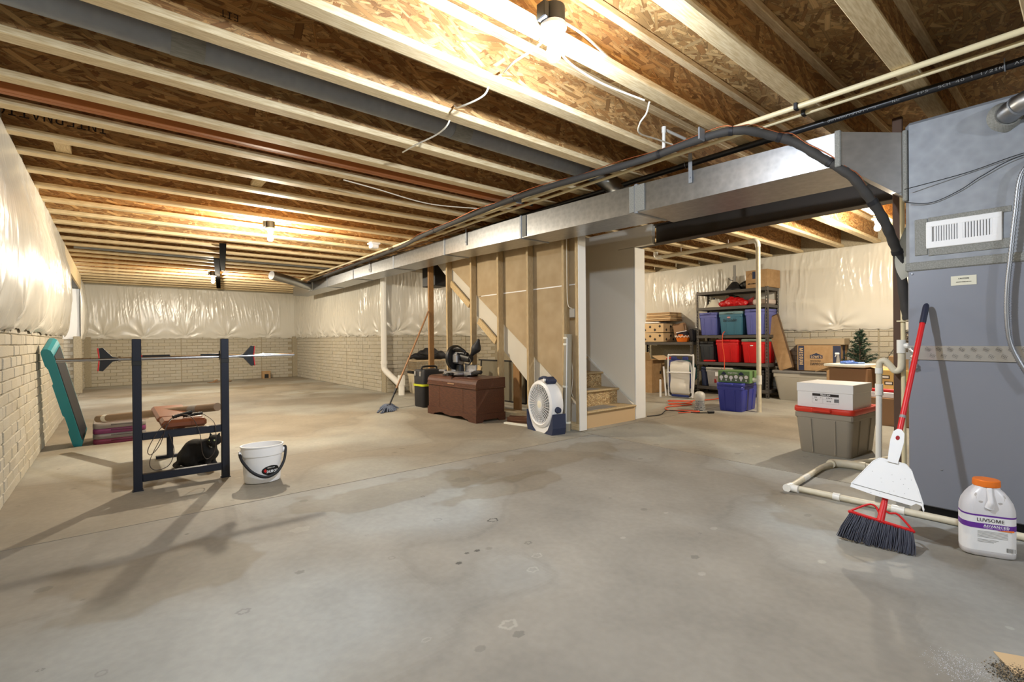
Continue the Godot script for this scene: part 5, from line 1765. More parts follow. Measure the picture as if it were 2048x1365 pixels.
	tag(st, "pale wooden strip on the floor between the chest and the fan", "strip")
	# dark boot of a duct between the first two studs
	s = Sh.new()
	s.box(Vector3(0, 0.125, 0), Vector3(0.3, 0.45, 0.42), Basis(), 0.01)
	var bo := obj("duct_boot", s, M.dark)
	bo.position = Vector3(4.3, 2.02, -7.3)
	tag(bo, "dark boxy duct boot high between the two leftmost studs", "duct")

# a tapered storage tub with rim, ribs and side grips; w along x, d along z
func tub(t: Node3D, w: float, d: float, h: float, m: Material, lid: Material, ribs: bool = true) -> void:
	var s := Sh.new()
	var p0 := rrect(w * 0.86, d * 0.84, 0.035, 4)
	var p1 := rrect(w * 0.95, d * 0.94, 0.04, 4)
	var hb: float = h - 0.035
	s.loft([ring_at(p0, 0.0, 0.97), ring_at(p0, 0.012, 1.0), ring_at(p1, hb * 0.8, 1.0), ring_at(p1, hb, 1.01)])
	s.box(Vector3(0, hb * 0.9, 0), Vector3(w * 0.965, hb * 0.16, d * 0.955), Basis(), 0.012)
	obj("tub", s, m, t)
	if ribs:
		for q in [-0.2, 0.2]:
			for sd in [1.0, -1.0]:
				s = Sh.new()
				s.bar(Vector3(w * q * 0.92, 0.012, sd * d * 0.424), Vector3(w * q, hb * 0.82, sd * d * 0.474), 0.012, 0.012, 0.003)
				obj("rib", s, m, t)
				s = Sh.new()
				s.bar(Vector3(sd * w * 0.434, 0.012, d * q * 0.92), Vector3(sd * w * 0.479, hb * 0.82, d * q), 0.012, 0.012, 0.003)
				obj("rib", s, m, t)
	s = Sh.new()
	var pl := rrect(w, d, 0.045, 4)
	s.loft([ring_at(pl, h - 0.045, 0.985), ring_at(pl, h - 0.04, 1.0), ring_at(pl, h - 0.012, 1.0), ring_at(pl, h, 0.985), ring_at(pl, h, 0.93), ring_at(pl, h - 0.012, 0.9)])
	obj("lid", s, lid, t)
	for sd in [1.0, -1.0]:
		s = Sh.new()
		s.box(Vector3(sd * w * 0.5, h - 0.02, 0), Vector3(0.05, 0.03, d * 0.32), Basis(), 0.008)
		obj("grip", s, lid, t)

func build_saw() -> void:
	var t := thing("miter_saw", "black and grey miter saw standing on the wooden chest", "saw", Vector3(3.5, 0.53, -5.35), 12)
	var s := Sh.new()
	s.lathe([Vector2(0, 0.012), Vector2(0.14, 0.012), Vector2(0.145, 0.02), Vector2(0.145, 0.045), Vector2(0.135, 0.055), Vector2(0, 0.055)], 32)
	s.box(Vector3(0.02, 0.034, 0), Vector3(0.16, 0.044, 0.5), Basis(), 0.008)
	obj("base", s, M.alu, t)
	s = Sh.new()
	s.box(Vector3(0.075, 0.1, 0.13), Vector3(0.025, 0.09, 0.2), Basis(), 0.006)
	s.box(Vector3(0.075, 0.1, -0.13), Vector3(0.025, 0.09, 0.2), Basis(), 0.006)
	obj("fence", s, M.alu, t)
	s = Sh.new()
	s.box(Vector3(-0.13, 0.03, 0), Vector3(0.12, 0.036, 0.06), Basis(), 0.008)
	s.cyl(Vector3(-0.18, 0.03, 0), Vector3(-0.23, 0.03, 0), 0.02, 14)
	obj("miter_arm", s, M.dark, t)
	for z in [-0.2, 0.2]:
		s = Sh.new()
		s.box(Vector3(0.0, 0.008, z), Vector3(0.2, 0.016, 0.06), Basis(), 0.004)
		obj("foot", s, M.dark, t)
	s = Sh.new()
	s.box(Vector3(-0.02, 0.045, 0.31), Vector3(0.03, 0.03, 0.14), Basis(), 0.005)
	s.cyl(Vector3(0.0, 0.05, 0.26), Vector3(-0.03, 0.06, 0.4), 0.025, 12)
	obj("clamp", s, M.dark, t)
	s = Sh.new()
	s.box(Vector3(-0.02, 0.06, -0.3), Vector3(0.05, 0.03, 0.12), Basis(), 0.006)
	obj("extension", s, M.alu, t)
	# blade guard, motor and handle, turned round z
	s = Sh.new()
	s.lathe([Vector2(0, -0.03), Vector2(0.15, -0.03), Vector2(0.165, -0.02), Vector2(0.165, 0.02), Vector2(0.15, 0.03), Vector2(0, 0.03)], 36, Transform3D(Basis(Vector3.UP, Vector3.BACK, Vector3.RIGHT), Vector3(0.02, 0.235, -0.1)))
	obj("blade_guard", s, M.black, t)
	s = Sh.new()
	s.cyl(Vector3(0.02, 0.235, -0.07), Vector3(0.02, 0.235, 0.0), 0.09, 28)
	s.box(Vector3(-0.05, 0.225, -0.02), Vector3(0.06, 0.11, 0.09), Basis(), 0.012)
	obj("guard_cover", s, M.alu, t)
	s = Sh.new()
	s.cyl(Vector3(0.03, 0.25, -0.02), Vector3(0.03, 0.22, 0.17), 0.058, 24, 0.05)
	s.cyl(Vector3(0.03, 0.14, -0.03), Vector3(0.03, 0.05, -0.03), 0.05, 20, 0.06)
	obj("motor", s, M.dark, t)
	s = Sh.new()
	s.tube(curve([Vector3(-0.03, 0.3, -0.11), Vector3(-0.05, 0.345, -0.05), Vector3(-0.05, 0.36, 0.03), Vector3(-0.03, 0.33, 0.1), Vector3(0.0, 0.28, 0.12)], 5), 0.02, 12)
	s.tube(curve([Vector3(-0.02, 0.3, -0.06), Vector3(0.0, 0.295, 0.04), Vector3(0.0, 0.28, 0.14)], 4), 0.026, 12)
	obj("handle", s, M.black, t)
	s = Sh.new()
	s.tube(curve([Vector3(0.0, 0.24, 0.17), Vector3(-0.02, 0.2, 0.22), Vector3(-0.03, 0.165, 0.21), Vector3(-0.02, 0.15, 0.17), Vector3(-0.01, 0.16, 0.1)], 5), 0.009, 8)
	obj("power_cord", s, M.rubber, t)
	var bag := func(p: Vector3) -> float:
		var d: float = cap_d(p, Vector3(0.06, 0.27, 0.16), Vector3(0.07, 0.36, 0.23), 0.022, 0.055)
		d = smin(d, cap_d(p, Vector3(0.07, 0.36, 0.23), Vector3(0.07, 0.46, 0.27), 0.055, 0.022), 0.04)
		return d
	s = Sh.new()
	nets(Vector3(-0.02, 0.22, 0.1), Vector3(0.16, 0.51, 0.33), 0.012, bag, s)
	obj("dust_bag", s, M.rubber, t)

func build_fan() -> void:
	var t := thing("floor_fan", "round white floor fan with dark blue base in front of the studs", "fan", Vector3(3.58, 0, -3.82), -9)
	t.scale = Vector3(1.0, 1.0, 0.93)
	# faces -x; local frame f: x = along z, y up, z = -x
	var F := Transform3D(Basis(Vector3.BACK, Vector3.UP, Vector3.LEFT), Vector3(0, 0.3, 0))
	var turned := Transform3D(F.basis * Basis(Vector3.RIGHT, Vector3.BACK, Vector3.DOWN), F.origin)
	var s := Sh.new()
	s.lathe([Vector2(0.212, 0.07), Vector2(0.222, 0.075), Vector2(0.25, 0.06), Vector2(0.262, 0.03), Vector2(0.262, -0.06), Vector2(0.245, -0.085), Vector2(0.21, -0.085), Vector2(0.205, -0.07), Vector2(0.205, 0.06), Vector2(0.212, 0.07)], 48, turned)
	obj("housing", s, M.white, t)
	# front and back grilles
	for k in 2:
		s = Sh.new()
		var zz: float = 0.066 if k == 0 else -0.075
		for i in 8:
			var r: float = 0.05 + 0.021 * i
			var pts := []
			for j in 41:
				var a: float = TAU * j / 40.0
				pts.append(F * Vector3(cos(a) * r, sin(a) * r, zz - (0.00 if k == 0 else 0.0)))
			s.tube(pts, 0.0016, 5, false)
		for i in 36:
			var a: float = TAU * i / 36.0
			s.bar(F * Vector3(cos(a) * 0.04, sin(a) * 0.04, zz), F * Vector3(cos(a + 0.25) * 0.212, sin(a + 0.25) * 0.212, zz), 0.0036, 0.004, 0.0, F.basis.z)
		var g := obj("grille", s, M.white if k == 0 else M.gray, t)
		s = Sh.new()
		s.lathe([Vector2(0, 0.07 if k == 0 else -0.085), Vector2(0.03, 0.07 if k == 0 else -0.085), Vector2(0.045, 0.064 if k == 0 else -0.075), Vector2(0.045, 0.06 if k == 0 else -0.07), Vector2(0.0, 0.06 if k == 0 else -0.07)], 28, turned)
		obj("hub", s, M.offwhite if k == 0 else M.white, g)
	for i in 5:
		s = Sh.new()
		var a: float = TAU * i / 5.0
		var tw := Basis(Vector3.BACK, a) * Basis(Vector3.RIGHT, 0.5)
		s.prism(PackedVector2Array([Vector2(0.03, -0.02), Vector2(0.1, -0.06), Vector2(0.185, -0.07), Vector2(0.195, 0.02), Vector2(0.15, 0.06), Vector2(0.03, 0.025)]), 0.003, F * Transform3D(tw, Vector3(0, 0, -0.01)))
		obj("blade", s, mat(c8(96, 98, 102), 0.5), t)
	s = Sh.new()
	s.cyl(F * Vector3(0, 0, -0.069), F * Vector3(0, 0, -0.066), 0.204, 32)
	obj("rear_panel", s, mat(c8(104, 98, 90), 0.7), t)
	s = Sh.new()
	s.cyl(F * Vector3(0, 0, -0.064), F * Vector3(0, 0, 0.02), 0.05, 24)
	obj("motor", s, M.gray, t)
	# base: white skirt with blue corners
	s = Sh.new()
	s.prism(PackedVector2Array([Vector2(-0.24, -0.3), Vector2(-0.25, -0.24), Vector2(-0.262, -0.06), Vector2(-0.22, -0.15), Vector2(-0.15, -0.22), Vector2(0.0, -0.255), Vector2(0.15, -0.22), Vector2(0.22, -0.15), Vector2(0.262, -0.06), Vector2(0.25, -0.24), Vector2(0.24, -0.3)]), 0.1, F * Transform3D(Basis(), Vector3(0, 0, -0.05)))
	obj("base_skirt", s, M.white, t)
	for sd in [1.0, -1.0]:
		s = Sh.new()
		s.prism(PackedVector2Array([Vector2(0.1 * sd, -0.3), Vector2(0.25 * sd, -0.3), Vector2(0.27 * sd, -0.23), Vector2(0.268 * sd, -0.08), Vector2(0.225 * sd, -0.17), Vector2(0.17 * sd, -0.255)]), 0.17, F * Transform3D(Basis(), Vector3(0, 0, -0.1)))
		obj("base_foot", s, M.ink_blue, t)
	s = Sh.new()
	var arc := []
	for j in 13:
		var a: float = PI * 0.5 + (j / 12.0 - 0.5) * 0.9
		arc.append(F * Vector3(cos(a) * (0.285 if j > 0 and j < 12 else 0.255), sin(a) * (0.285 if j > 0 and j < 12 else 0.255), -0.01))
	s.tube(arc, 0.016, 10)
	obj("handle", s, M.ink_blue, t)
	s = Sh.new()
	s.box(F * Vector3(0.12, 0.262, 0.0), Vector3(0.13, 0.05, 0.09), Basis(Vector3.RIGHT, 0.45), 0.012)
	obj("control_pod", s, M.ink_blue, t)
	s = Sh.new()
	s.cyl(F * Vector3(0.12, 0.265, 0.06), F * Vector3(0.12, 0.268, 0.082), 0.016, 16)
	obj("dial", s, M.white, t)
	s = Sh.new()
	s.cyl(F * Vector3(0.258, -0.04, 0.0), F * Vector3(0.29, -0.04, 0.0), 0.035, 20, 0.03)
	obj("tilt_knob", s, M.ink_blue, t)

# ---------------------------------------------------------------- the storage room and the right foreground
# a closed carton: base centre at the thing's origin
func carton(t: Node3D, w: float, h: float, d: float, m: Material, tape: bool = true) -> void:
	var s := Sh.new()
	s.box(Vector3(0, h * 0.5, 0), Vector3(w, h, d), Basis(), 0.003)
	obj("carton", s, m, t)
	for sd in [-1.0, 1.0]:
		s = Sh.new()
		s.box(Vector3(sd * w * 0.25, h + 0.001, 0), Vector3(w * 0.497, 0.004, d * 0.998), Basis(), 0.001)
		obj("flap", s, m, t)
	if tape:
		s = Sh.new()
		s.box(Vector3(0, h + 0.0035, 0), Vector3(0.05, 0.001, d + 0.001))
		obj("tape", s, M.card_lt, t)

const WEST := Basis(Vector3(0, 0, 1), Vector3(0, 1, 0), Vector3(-1, 0, 0))

func shelf_unit(called: String, label: String, at: Vector3, len_: float, levels: Array, height: float) -> void:
	# origin: floor, front left corner; runs along +z, depth along +x
	var t := thing(called, label, "shelving", at)
	var s: Sh
	for x in [0.0, 0.42]:
		for z in [0.0, len_]:
			s = Sh.new()
			var sx: float = 1.0 if x < 0.1 else -1.0
			var sz: float = 1.0 if z < 0.1 else -1.0
			for k in 2:
				var n: int = int(height / 0.05)
				for i in n:
					var y: float = height * (i + 0.5) / n
					if k == 0:
						s.box(Vector3(x, y, z + sz * 0.005), Vector3(0.003, height / n, 0.011))
						s.box(Vector3(x, y, z + sz * 0.033), Vector3(0.003, height / n, 0.014))
						s.box(Vector3(x, y - height / n * 0.3, z + sz * 0.018), Vector3(0.003, height / n * 0.4, 0.018))
					else:
						s.box(Vector3(x + sx * 0.02, y, z), Vector3(0.04, height / n, 0.003))
			obj("post", s, M.shelf, t)
	for y in levels:
		s = Sh.new()
		s.box(Vector3(0.21, y - 0.008, len_ * 0.5), Vector3(0.41, 0.012, len_ - 0.01), Basis(), 0.001)
		obj("shelf_board", s, mat(c8(120, 112, 100), 0.7), t)
		for x in [-0.004, 0.424]:
			s = Sh.new()
			s.box(Vector3(x, y - 0.026, len_ * 0.5), Vector3(0.012, 0.05, len_), Basis(), 0.003)
			s.box(Vector3(x + (0.012 if x < 0.1 else -0.012), y - 0.045, len_ * 0.5), Vector3(0.024, 0.004, len_))
			obj("shelf_beam", s, M.shelf, t)
		for z in [0.0, len_]:
			s = Sh.new()
			s.box(Vector3(0.21, y - 0.026, z), Vector3(0.42, 0.05, 0.012), Basis(), 0.003)
			obj("side_beam", s, M.shelf, t)

func build_storage() -> void:
	var s: Sh
	var t: Node3D
	shelf_unit("metal_shelving", "tall grey steel shelving unit loaded with coloured storage bins", Vector3(8.17, 0, -4.66), 1.24, [0.13, 0.565, 1.04, 1.535, 1.815], 1.83)
	shelf_unit("metal_shelving", "low grey steel shelving unit left of the tall one", Vector3(8.17, 0, -6.0), 1.25, [0.1, 0.92], 0.93)
	# bins: [label, z0, z1, y, height, body, lid]
	var teal_lid := mat(c8(120, 150, 156), 0.4)
	for q in [["blue-violet storage bin at the left end of the tall shelving", -4.63, -4.29, 1.045, 0.4, M.blue_gray, M.blue_gray], ["teal storage bin with handwriting, in the middle of the tall shelving", -4.26, -3.84, 1.045, 0.4, M.teal_bin, teal_lid], ["blue-grey storage bin at the right end of the tall shelving", -3.81, -3.44, 1.045, 0.42, M.blue_gray, M.blue_gray], ["bright red storage bin with a red lid on the tall shelving", -4.32, -3.91, 0.57, 0.39, M.red, M.red], ["bright red storage bin with a greyish lid, right of another red bin", -3.87, -3.44, 0.57, 0.4, M.red, mat(c8(120, 136, 124), 0.45)], ["dark grey storage bin at the left of the red bins", -4.63, -4.36, 0.57, 0.36, mat(c8(52, 56, 60), 0.45), M.dark]]:
		t = thing("storage_bin", q[0], "bin", Vector3(8.385, q[3], (q[1] + q[2]) * 0.5), 0.0)
		tub(t, 0.42, q[2] - q[1], q[4], q[5], q[6])
	var bins := get_tree_bins()
	text("lettering", "Bot Condor", 0.045, M.ink, bins[1], Transform3D(WEST, Vector3(-0.206, 0.25, 0.0)), "Droid Serif", false, 0.24)
	s = Sh.new()
	s.box(Vector3(-0.205, 0.3, -0.02), Vector3(0.003, 0.026, 0.05), Basis(), 0.001)
	obj("red_badge", s, M.red, bins[1])
	text("lettering", "RUBBER", 0.012, M.white, bins[1], Transform3D(WEST, Vector3(-0.208, 0.3, -0.02)))
	s = Sh.new()
	s.box(Vector3(-0.207, 0.29, -0.03), Vector3(0.003, 0.014, 0.05), Basis(), 0.001)
	obj("badge", s, M.white, bins[4])
	# clear bin on the bottom shelf with red cloth inside
	t = thing("clear_bin", "translucent storage bin with red things inside on the bottom shelf", "bin", Vector3(8.39, 0.135, -4.26))
	var glassy := mat(Color(0.85, 0.84, 0.82, 0.45), 0.25)
	glassy.transparency = BaseMaterial3D.TRANSPARENCY_ALPHA
	tub(t, 0.44, 0.5, 0.34, glassy, mat(c8(170, 168, 160), 0.4), false)
	s = Sh.new()
	s.box(Vector3(-0.02, 0.1, 0.02), Vector3(0.32, 0.16, 0.36), Basis(Vector3.UP, 0.2), 0.05)
	obj("red_contents", s, M.red_dk, t)
	s = Sh.new()
	s.box(Vector3(-0.214, 0.22, -0.02), Vector3(0.003, 0.07, 0.08))
	obj("paper_tag", s, M.white, t)
	t = thing("storage_bin", "dark bin on the bottom shelf right of the translucent bin", "bin", Vector3(8.39, 0.135, -3.72))
	tub(t, 0.42, 0.46, 0.32, mat(c8(60, 58, 56), 0.5), M.dark)
	t = thing("storage_bin", "dark navy bin at the left end of the bottom shelf", "bin", Vector3(8.38, 0.135, -4.56))
	tub(t, 0.38, 0.11, 0.34, M.ink_blue, M.ink_blue, false)
	s = Sh.new()
	s.box(Vector3.ZERO, Vector3(0.14, 0.03, 0.2), Basis(Vector3.UP, 0.2), 0.01)
	var rb := obj("red_case", s, M.red)
	rb.position = Vector3(8.235, 0.586, -4.44)
	tag(rb, "small flat red case in front of the dark bin on the shelf", "case")
	# second shelf from the top: lamp shade, red clothes, panel
	t = thing("lamp_shade", "beige bell-shaped lamp shade on the second shelf from the top", "lamp shade", Vector3(8.35, 1.54, -4.42))
	s = Sh.new()
	s.lathe([Vector2(0.13, 0.0), Vector2(0.125, 0.02), Vector2(0.08, 0.09), Vector2(0.055, 0.12), Vector2(0.05, 0.14), Vector2(0.047, 0.14), Vector2(0.05, 0.12), Vector2(0.076, 0.088), Vector2(0.12, 0.02), Vector2(0.126, 0.0)], 28)
	obj("shade", s, M.offwhite, t)
	s = Sh.new()
	s.cyl(Vector3(0, 0.135, 0), Vector3(0, 0.17, 0), 0.022, 14)
	obj("neck", s, M.dark, t)
	t = thing("clothes_pile", "crumpled pile of red cloth on the second shelf from the top", "cloth", Vector3(8.38, 1.54, -4.1))
	var fz := FastNoiseLite.new()
	fz.frequency = 9.0
	fz.seed = 3
	var pile := func(p: Vector3) -> float:
		var d: float = cap_d(p, Vector3(-0.02, 0.04, -0.2), Vector3(0.0, 0.07, 0.0), 0.05, 0.1)
		d = smin(d, cap_d(p, Vector3(0, 0.07, 0.0), Vector3(0.02, 0.05, 0.2), 0.1, 0.06), 0.05)
		d = smin(d, cap_d(p, Vector3(0.05, 0.12, 0.02), Vector3(0.05, 0.1, 0.12), 0.06, 0.05), 0.04)
		return maxf(d + 0.03 * (absf(fz.get_noise_3dv(p * 1.2)) - 0.2) * 1.6, -p.y)
	s = Sh.new()
	nets(Vector3(-0.18, -0.02, -0.3), Vector3(0.2, 0.24, 0.32), 0.014, pile, s)
	obj("cloth", s, M.red, t)
	s = Sh.new()
	s.box(Vector3(0.02, 0.18, 0.02), Vector3(0.16, 0.03, 0.14), Basis(Vector3.RIGHT, 0.3), 0.012)
	obj("dark_fold", s, M.dark, t)
	s = Sh.new()
	s.prism(PackedVector2Array([Vector2(0, 0), Vector2(0.16, 0), Vector2(0.15, 0.15), Vector2(0.06, 0.1)]), 0.01, Transform3D(Basis(Vector3.BACK, Vector3.UP, Vector3.LEFT), Vector3(8.42, 1.54, -3.9)))
	tag(obj("red_folder", s, M.red_dk), "dark red pointed folder right of the red cloth pile", "folder")
	s = Sh.new()
	s.box(Vector3.ZERO, Vector3(0.3, 0.09, 0.26), Basis(Vector3.RIGHT, 0.0), 0.02)
	var wp := obj("folded_cloth", s, mat(c8(206, 190, 180), 0.8))
	wp.position = Vector3(8.42, 1.587, -3.58)
	tag(wp, "pale folded cloth at the right end of the second shelf", "cloth")
	# top of the shelving
	t = thing("umbrella_base", "dark umbrella base with an upright grey pole on top of the shelving", "umbrella base", Vector3(8.38, 1.82, -4.06))
	s = Sh.new()
	s.lathe([Vector2(0, 0), Vector2(0.15, 0.0), Vector2(0.15, 0.02), Vector2(0.11, 0.07), Vector2(0.05, 0.14), Vector2(0.03, 0.15), Vector2(0, 0.15)], 8)
	obj("base", s, M.rubber, t)
	s = Sh.new()
	s.cyl(Vector3(0, 0.14, 0), Vector3(0, 0.44, 0), 0.022, 16)
	s.cyl(Vector3(0, 0.22, 0), Vector3(0, 0.25, 0), 0.03, 16)
	obj("pole", s, M.gray, t)
	s = Sh.new()
	s.bar(Vector3(0, 0.17, -0.02), Vector3(0, 0.2, -0.1), 0.012, 0.012)
	s.bar(Vector3(0, 0.2, -0.1), Vector3(0, 0.23, -0.1), 0.01, 0.01)
	obj("hook", s, M.dark, t)
	t = thing("black_bag", "crumpled black bag between umbrella base and carton on the shelving", "bag", Vector3(8.4, 1.82, -3.84))
	var bg := func(p: Vector3) -> float:
		var d: float = cap_d(p, Vector3(0, 0.07, -0.07), Vector3(0, 0.1, 0.05), 0.07, 0.08)
		d = smin(d, cap_d(p, Vector3(0, 0.14, 0.04), Vector3(0, 0.24, 0.05), 0.05, 0.02), 0.03)
		return maxf(d + 0.014 * fz.get_noise_3dv(p * 3.0), -p.y)
	s = Sh.new()
	nets(Vector3(-0.13, -0.02, -0.19), Vector3(0.13, 0.3, 0.16), 0.014, bg, s)
	obj("bag_body", s, M.black, t)
	t = thing("carton_box", "brown cardboard carton at the right end on top of the shelving", "box", Vector3(8.42, 1.82, -3.6), -4)
	carton(t, 0.42, 0.29, 0.36, M.card)
	text("lettering", "WIN COMPANY", 0.022, M.ink, t, Transform3D(WEST, Vector3(-0.2125, 0.07, -0.06)), "Droid Sans", true, 0.17)
	s = Sh.new()
	s.box(Vector3(-0.2115, 0.21, -0.04), Vector3(0.002, 0.12, 0.05))
	obj("printed_patch", s, M.ink_blue, t)
	s = Sh.new()
	s.tube(curve([Vector3(-0.212, 0.18, -0.15), Vector3(-0.212, 0.23, -0.12), Vector3(-0.212, 0.25, -0.09), Vector3(-0.212, 0.22, -0.08)], 4), 0.004, 6)
	obj("printed_mark", s, M.card_dk, t)
	# low shelving: patterned cartons, flats, basket, bags
	for k in 2:
		t = thing("carton_box", ["tan carton with dark diamond marks, lower of the two on the low shelving", "tan carton with dark diamond marks, upper of the two, flaps torn"][k], "box", Vector3(8.4, 0.925 + 0.185 * k, -5.62 + 0.0 * k), 0.0, "diamond patterned cartons")
		carton(t, 0.4, 0.17, 0.5, M.card_lt, false)
		for q in [[-0.17, 0.05], [-0.05, 0.11], [0.06, 0.05], [0.17, 0.12], [-0.2, 0.13]]:
			s = Sh.new()
			s.box(Vector3(-0.2012, q[1], q[0]), Vector3(0.002, 0.042, 0.042), Basis(Vector3.RIGHT, PI / 4))
			obj("diamond_mark", s, M.ink, t)
		for q in [[-0.1, 0.05], [0.05, 0.12], [0.14, 0.05]]:
			s = Sh.new()
			s.box(Vector3(q[0], q[1], 0.2512), Vector3(0.042, 0.042, 0.002), Basis(Vector3.BACK, PI / 4))
			obj("diamond_mark", s, M.ink, t)
	s = Sh.new()
	s.box(Vector3.ZERO, Vector3(0.3, 0.03, 0.36), Basis(), 0.012)
	var tr := obj("white_tray", s, M.white)
	tr.position = Vector3(8.36, 1.305, -5.66)
	tag(tr, "flat white tray on the upper patterned carton", "tray")
	for k in 5:
		s = Sh.new()
		s.box(Vector3.ZERO, Vector3(0.4, 0.03, 0.56 - 0.01 * k), Basis(Vector3.UP, 0.03 * (k % 3 - 1)), 0.003)
		var o := obj("flat_carton", s, M.card if k % 2 == 0 else M.card_lt)
		o.position = Vector3(8.42, 1.345 + 0.034 * k, -5.5)
		tag(o, ["lowest", "second", "third", "fourth", "topmost"][k] + " of five flattened cardboard boxes stacked above the white tray", "cardboard", "flattened boxes")
	t = thing("basket", "orange and white woven basket on the low shelving", "basket", Vector3(8.32, 0.925, -5.03))
	s = Sh.new()
	s.lathe([Vector2(0, 0), Vector2(0.1, 0.0), Vector2(0.14, 0.115), Vector2(0.13, 0.115), Vector2(0.09, 0.01), Vector2(0, 0.01)], 20)
	obj("basket_bowl", s, M.orange, t)
	for i in 14:
		s = Sh.new()
		var a: float = TAU * i / 14.0
		s.tube(curve([Vector3(cos(a) * 0.141, 0.115, sin(a) * 0.141), Vector3(cos(a + 0.2) * 0.135, 0.085, sin(a + 0.2) * 0.135), Vector3(cos(a + 0.45) * 0.142, 0.118, sin(a + 0.45) * 0.142)], 3), 0.008, 6)
		obj("woven_loop", s, M.offwhite, t)
	for q in [["snack_bag", "dark glossy bag with orange and white print behind the basket", Vector3(8.36, 1.04, -5.05), Vector3(0.08, 0.17, 0.24), c8(44, 42, 54)], ["paper_bag", "brown paper bag leaning behind the dark bag on the low shelving", Vector3(8.42, 1.16, -5.14), Vector3(0.1, 0.24, 0.28), c8(156, 122, 92)], ["black_box", "dark box at the right end of the low shelving", Vector3(8.42, 1.05, -4.86), Vector3(0.2, 0.25, 0.12), c8(40, 40, 46)]]:
		t = thing(q[0], q[1], "bag" if q[0] != "black_box" else "box", q[2])
		s = Sh.new()
		s.box(Vector3.ZERO, q[3], Basis(Vector3.BACK, 0.12) * Basis(Vector3.RIGHT, -0.15 if q[0] != "black_box" else 0.0), 0.03)
		obj("bag_body", s, mat(q[4], 0.35), t)
		if q[0] == "snack_bag":
			s = Sh.new()
			s.box(Vector3(-0.045, 0.0, -0.02), Vector3(0.006, 0.05, 0.1), Basis(Vector3.BACK, 0.12), 0.002)
			obj("printed_band", s, M.orange, t)
			s = Sh.new()
			s.box(Vector3(-0.05, 0.075, 0.0), Vector3(0.02, 0.014, 0.22), Basis(Vector3.RIGHT, -0.15), 0.003)
			obj("sealed_top", s, M.white, t)
	# below the low shelving
	t = thing("open_carton", "tall open cardboard carton on the floor beside the stair wall", "box", Vector3(7.75, 0.0, -5.42))
	s = Sh.new()
	for q in [[Vector3(-0.2, 0.3, 0), Vector3(0.006, 0.6, 0.46)], [Vector3(0.2, 0.3, 0), Vector3(0.006, 0.6, 0.46)], [Vector3(0, 0.3, 0.23), Vector3(0.4, 0.6, 0.006)], [Vector3(0, 0.3, -0.23), Vector3(0.4, 0.6, 0.006)], [Vector3(0, 0.004, 0), Vector3(0.4, 0.008, 0.46)]]:
		s.box(q[0], q[1])
	obj("carton", s, M.card, t)
	for q in [[Vector3(-0.24, 0.67, 0.0), Vector3(0.005, 0.17, 0.45), Basis(Vector3.BACK, 0.5)], [Vector3(0, 0.64, 0.3), Vector3(0.39, 0.005, 0.17), Basis(Vector3.RIGHT, 0.45)]]:
		s = Sh.new()
		s.box(q[0], q[1], q[2])
		obj("flap", s, M.card_lt, t)
	for q in [0.36, 0.22, 0.1]:
		s = Sh.new()
		s.box(Vector3(0.06, q, 0.234), Vector3(0.05, 0.05, 0.002), Basis(), 0.001)
		obj("printed_mark", s, M.ink, t)
	t = thing("teal_ball", "teal exercise ball in the shadow under the low shelving", "ball", Vector3(8.25, 0.12, -4.95))
	s = Sh.new()
	var prof := []
	for i in 13:
		var a: float = PI * i / 12.0 - PI / 2
		prof.append(Vector2(cos(a) * 0.24, 0.24 + sin(a) * 0.24))
	s.lathe(prof, 28)
	obj("ball_skin", s, mat(c8(70, 122, 118), 0.5), t)
	t = thing("blue_bundle", "blue nylon bundle with red straps behind the folding chair", "bundle", Vector3(7.85, 0.42, -4.88))
	s = Sh.new()
	s.box(Vector3(0, 0.1, 0), Vector3(0.2, 0.2, 0.26), Basis(Vector3.RIGHT, 0.3), 0.06)
	obj("nylon", s, mat(c8(50, 58, 130), 0.5), t)
	s = Sh.new()
	s.tube(curve([Vector3(-0.05, 0.2, -0.16), Vector3(-0.08, 0.22, -0.05), Vector3(-0.1, 0.2, 0.05)], 4), 0.016, 8)
	obj("red_strap", s, M.red, t)
	build_chair()
	build_cords()
	# standing pipe with an overhead leg
	t = thing("standing_pipe", "white plastic standpipe in the storage room turning along the joists", "pipe", Vector3(6.62, 0, -2.89))
	s = Sh.new()
	s.cyl(Vector3.ZERO, Vector3(0, 2.25, 0), 0.029, 20)
	obj("riser_pipe", s, M.pvc_old, t)
	s = Sh.new()
	s.tube(curve([Vector3(0, 2.2, 0), Vector3(0, 2.26, -0.01), Vector3(0, 2.29, -0.05), Vector3(0, 2.29, -0.12)], 4), 0.034, 18)
	obj("elbow", s, M.pvc, t)
	s = Sh.new()
	s.cyl(Vector3(0, 2.29, -0.1), Vector3(0, 2.27, -1.5), 0.029, 20)
	obj("overhead_pipe", s, M.pvc_old, t)
	s = Sh.new()
	s.tube(curve([Vector3(0, 2.27, -1.45), Vector3(0, 2.275, -1.54), Vector3(0, 2.31, -1.57), Vector3(0, 2.36, -1.57)], 4), 0.034, 18)
	obj("elbow", s, M.pvc, t)
	s = Sh.new()
	s.cyl(Vector3(0, 0.43, 0.02), Vector3(-0.02, 0.43, -0.13), 0.03, 18)
	s.cyl(Vector3(0, 0.37, 0), Vector3(0, 0.49, 0), 0.034, 18)
	obj("tee", s, M.pvc, t)
	for z in [-0.42, -1.15]:
		s = Sh.new()
		s.tube([Vector3(0, 2.245, z), Vector3(0.034, 2.27, z), Vector3(0.034, 2.37, z)], 0.004, 6)
		obj("pipe_hook", s, M.white, t)
	# blue tote with the bulb carton
	t = thing("storage_tote", "blue storage tote in front of the shelving with a green carton on it", "tote", Vector3(6.66, 0, -3.2), 4)
	tub(t, 0.56, 0.36, 0.385, M.blue, M.blue)
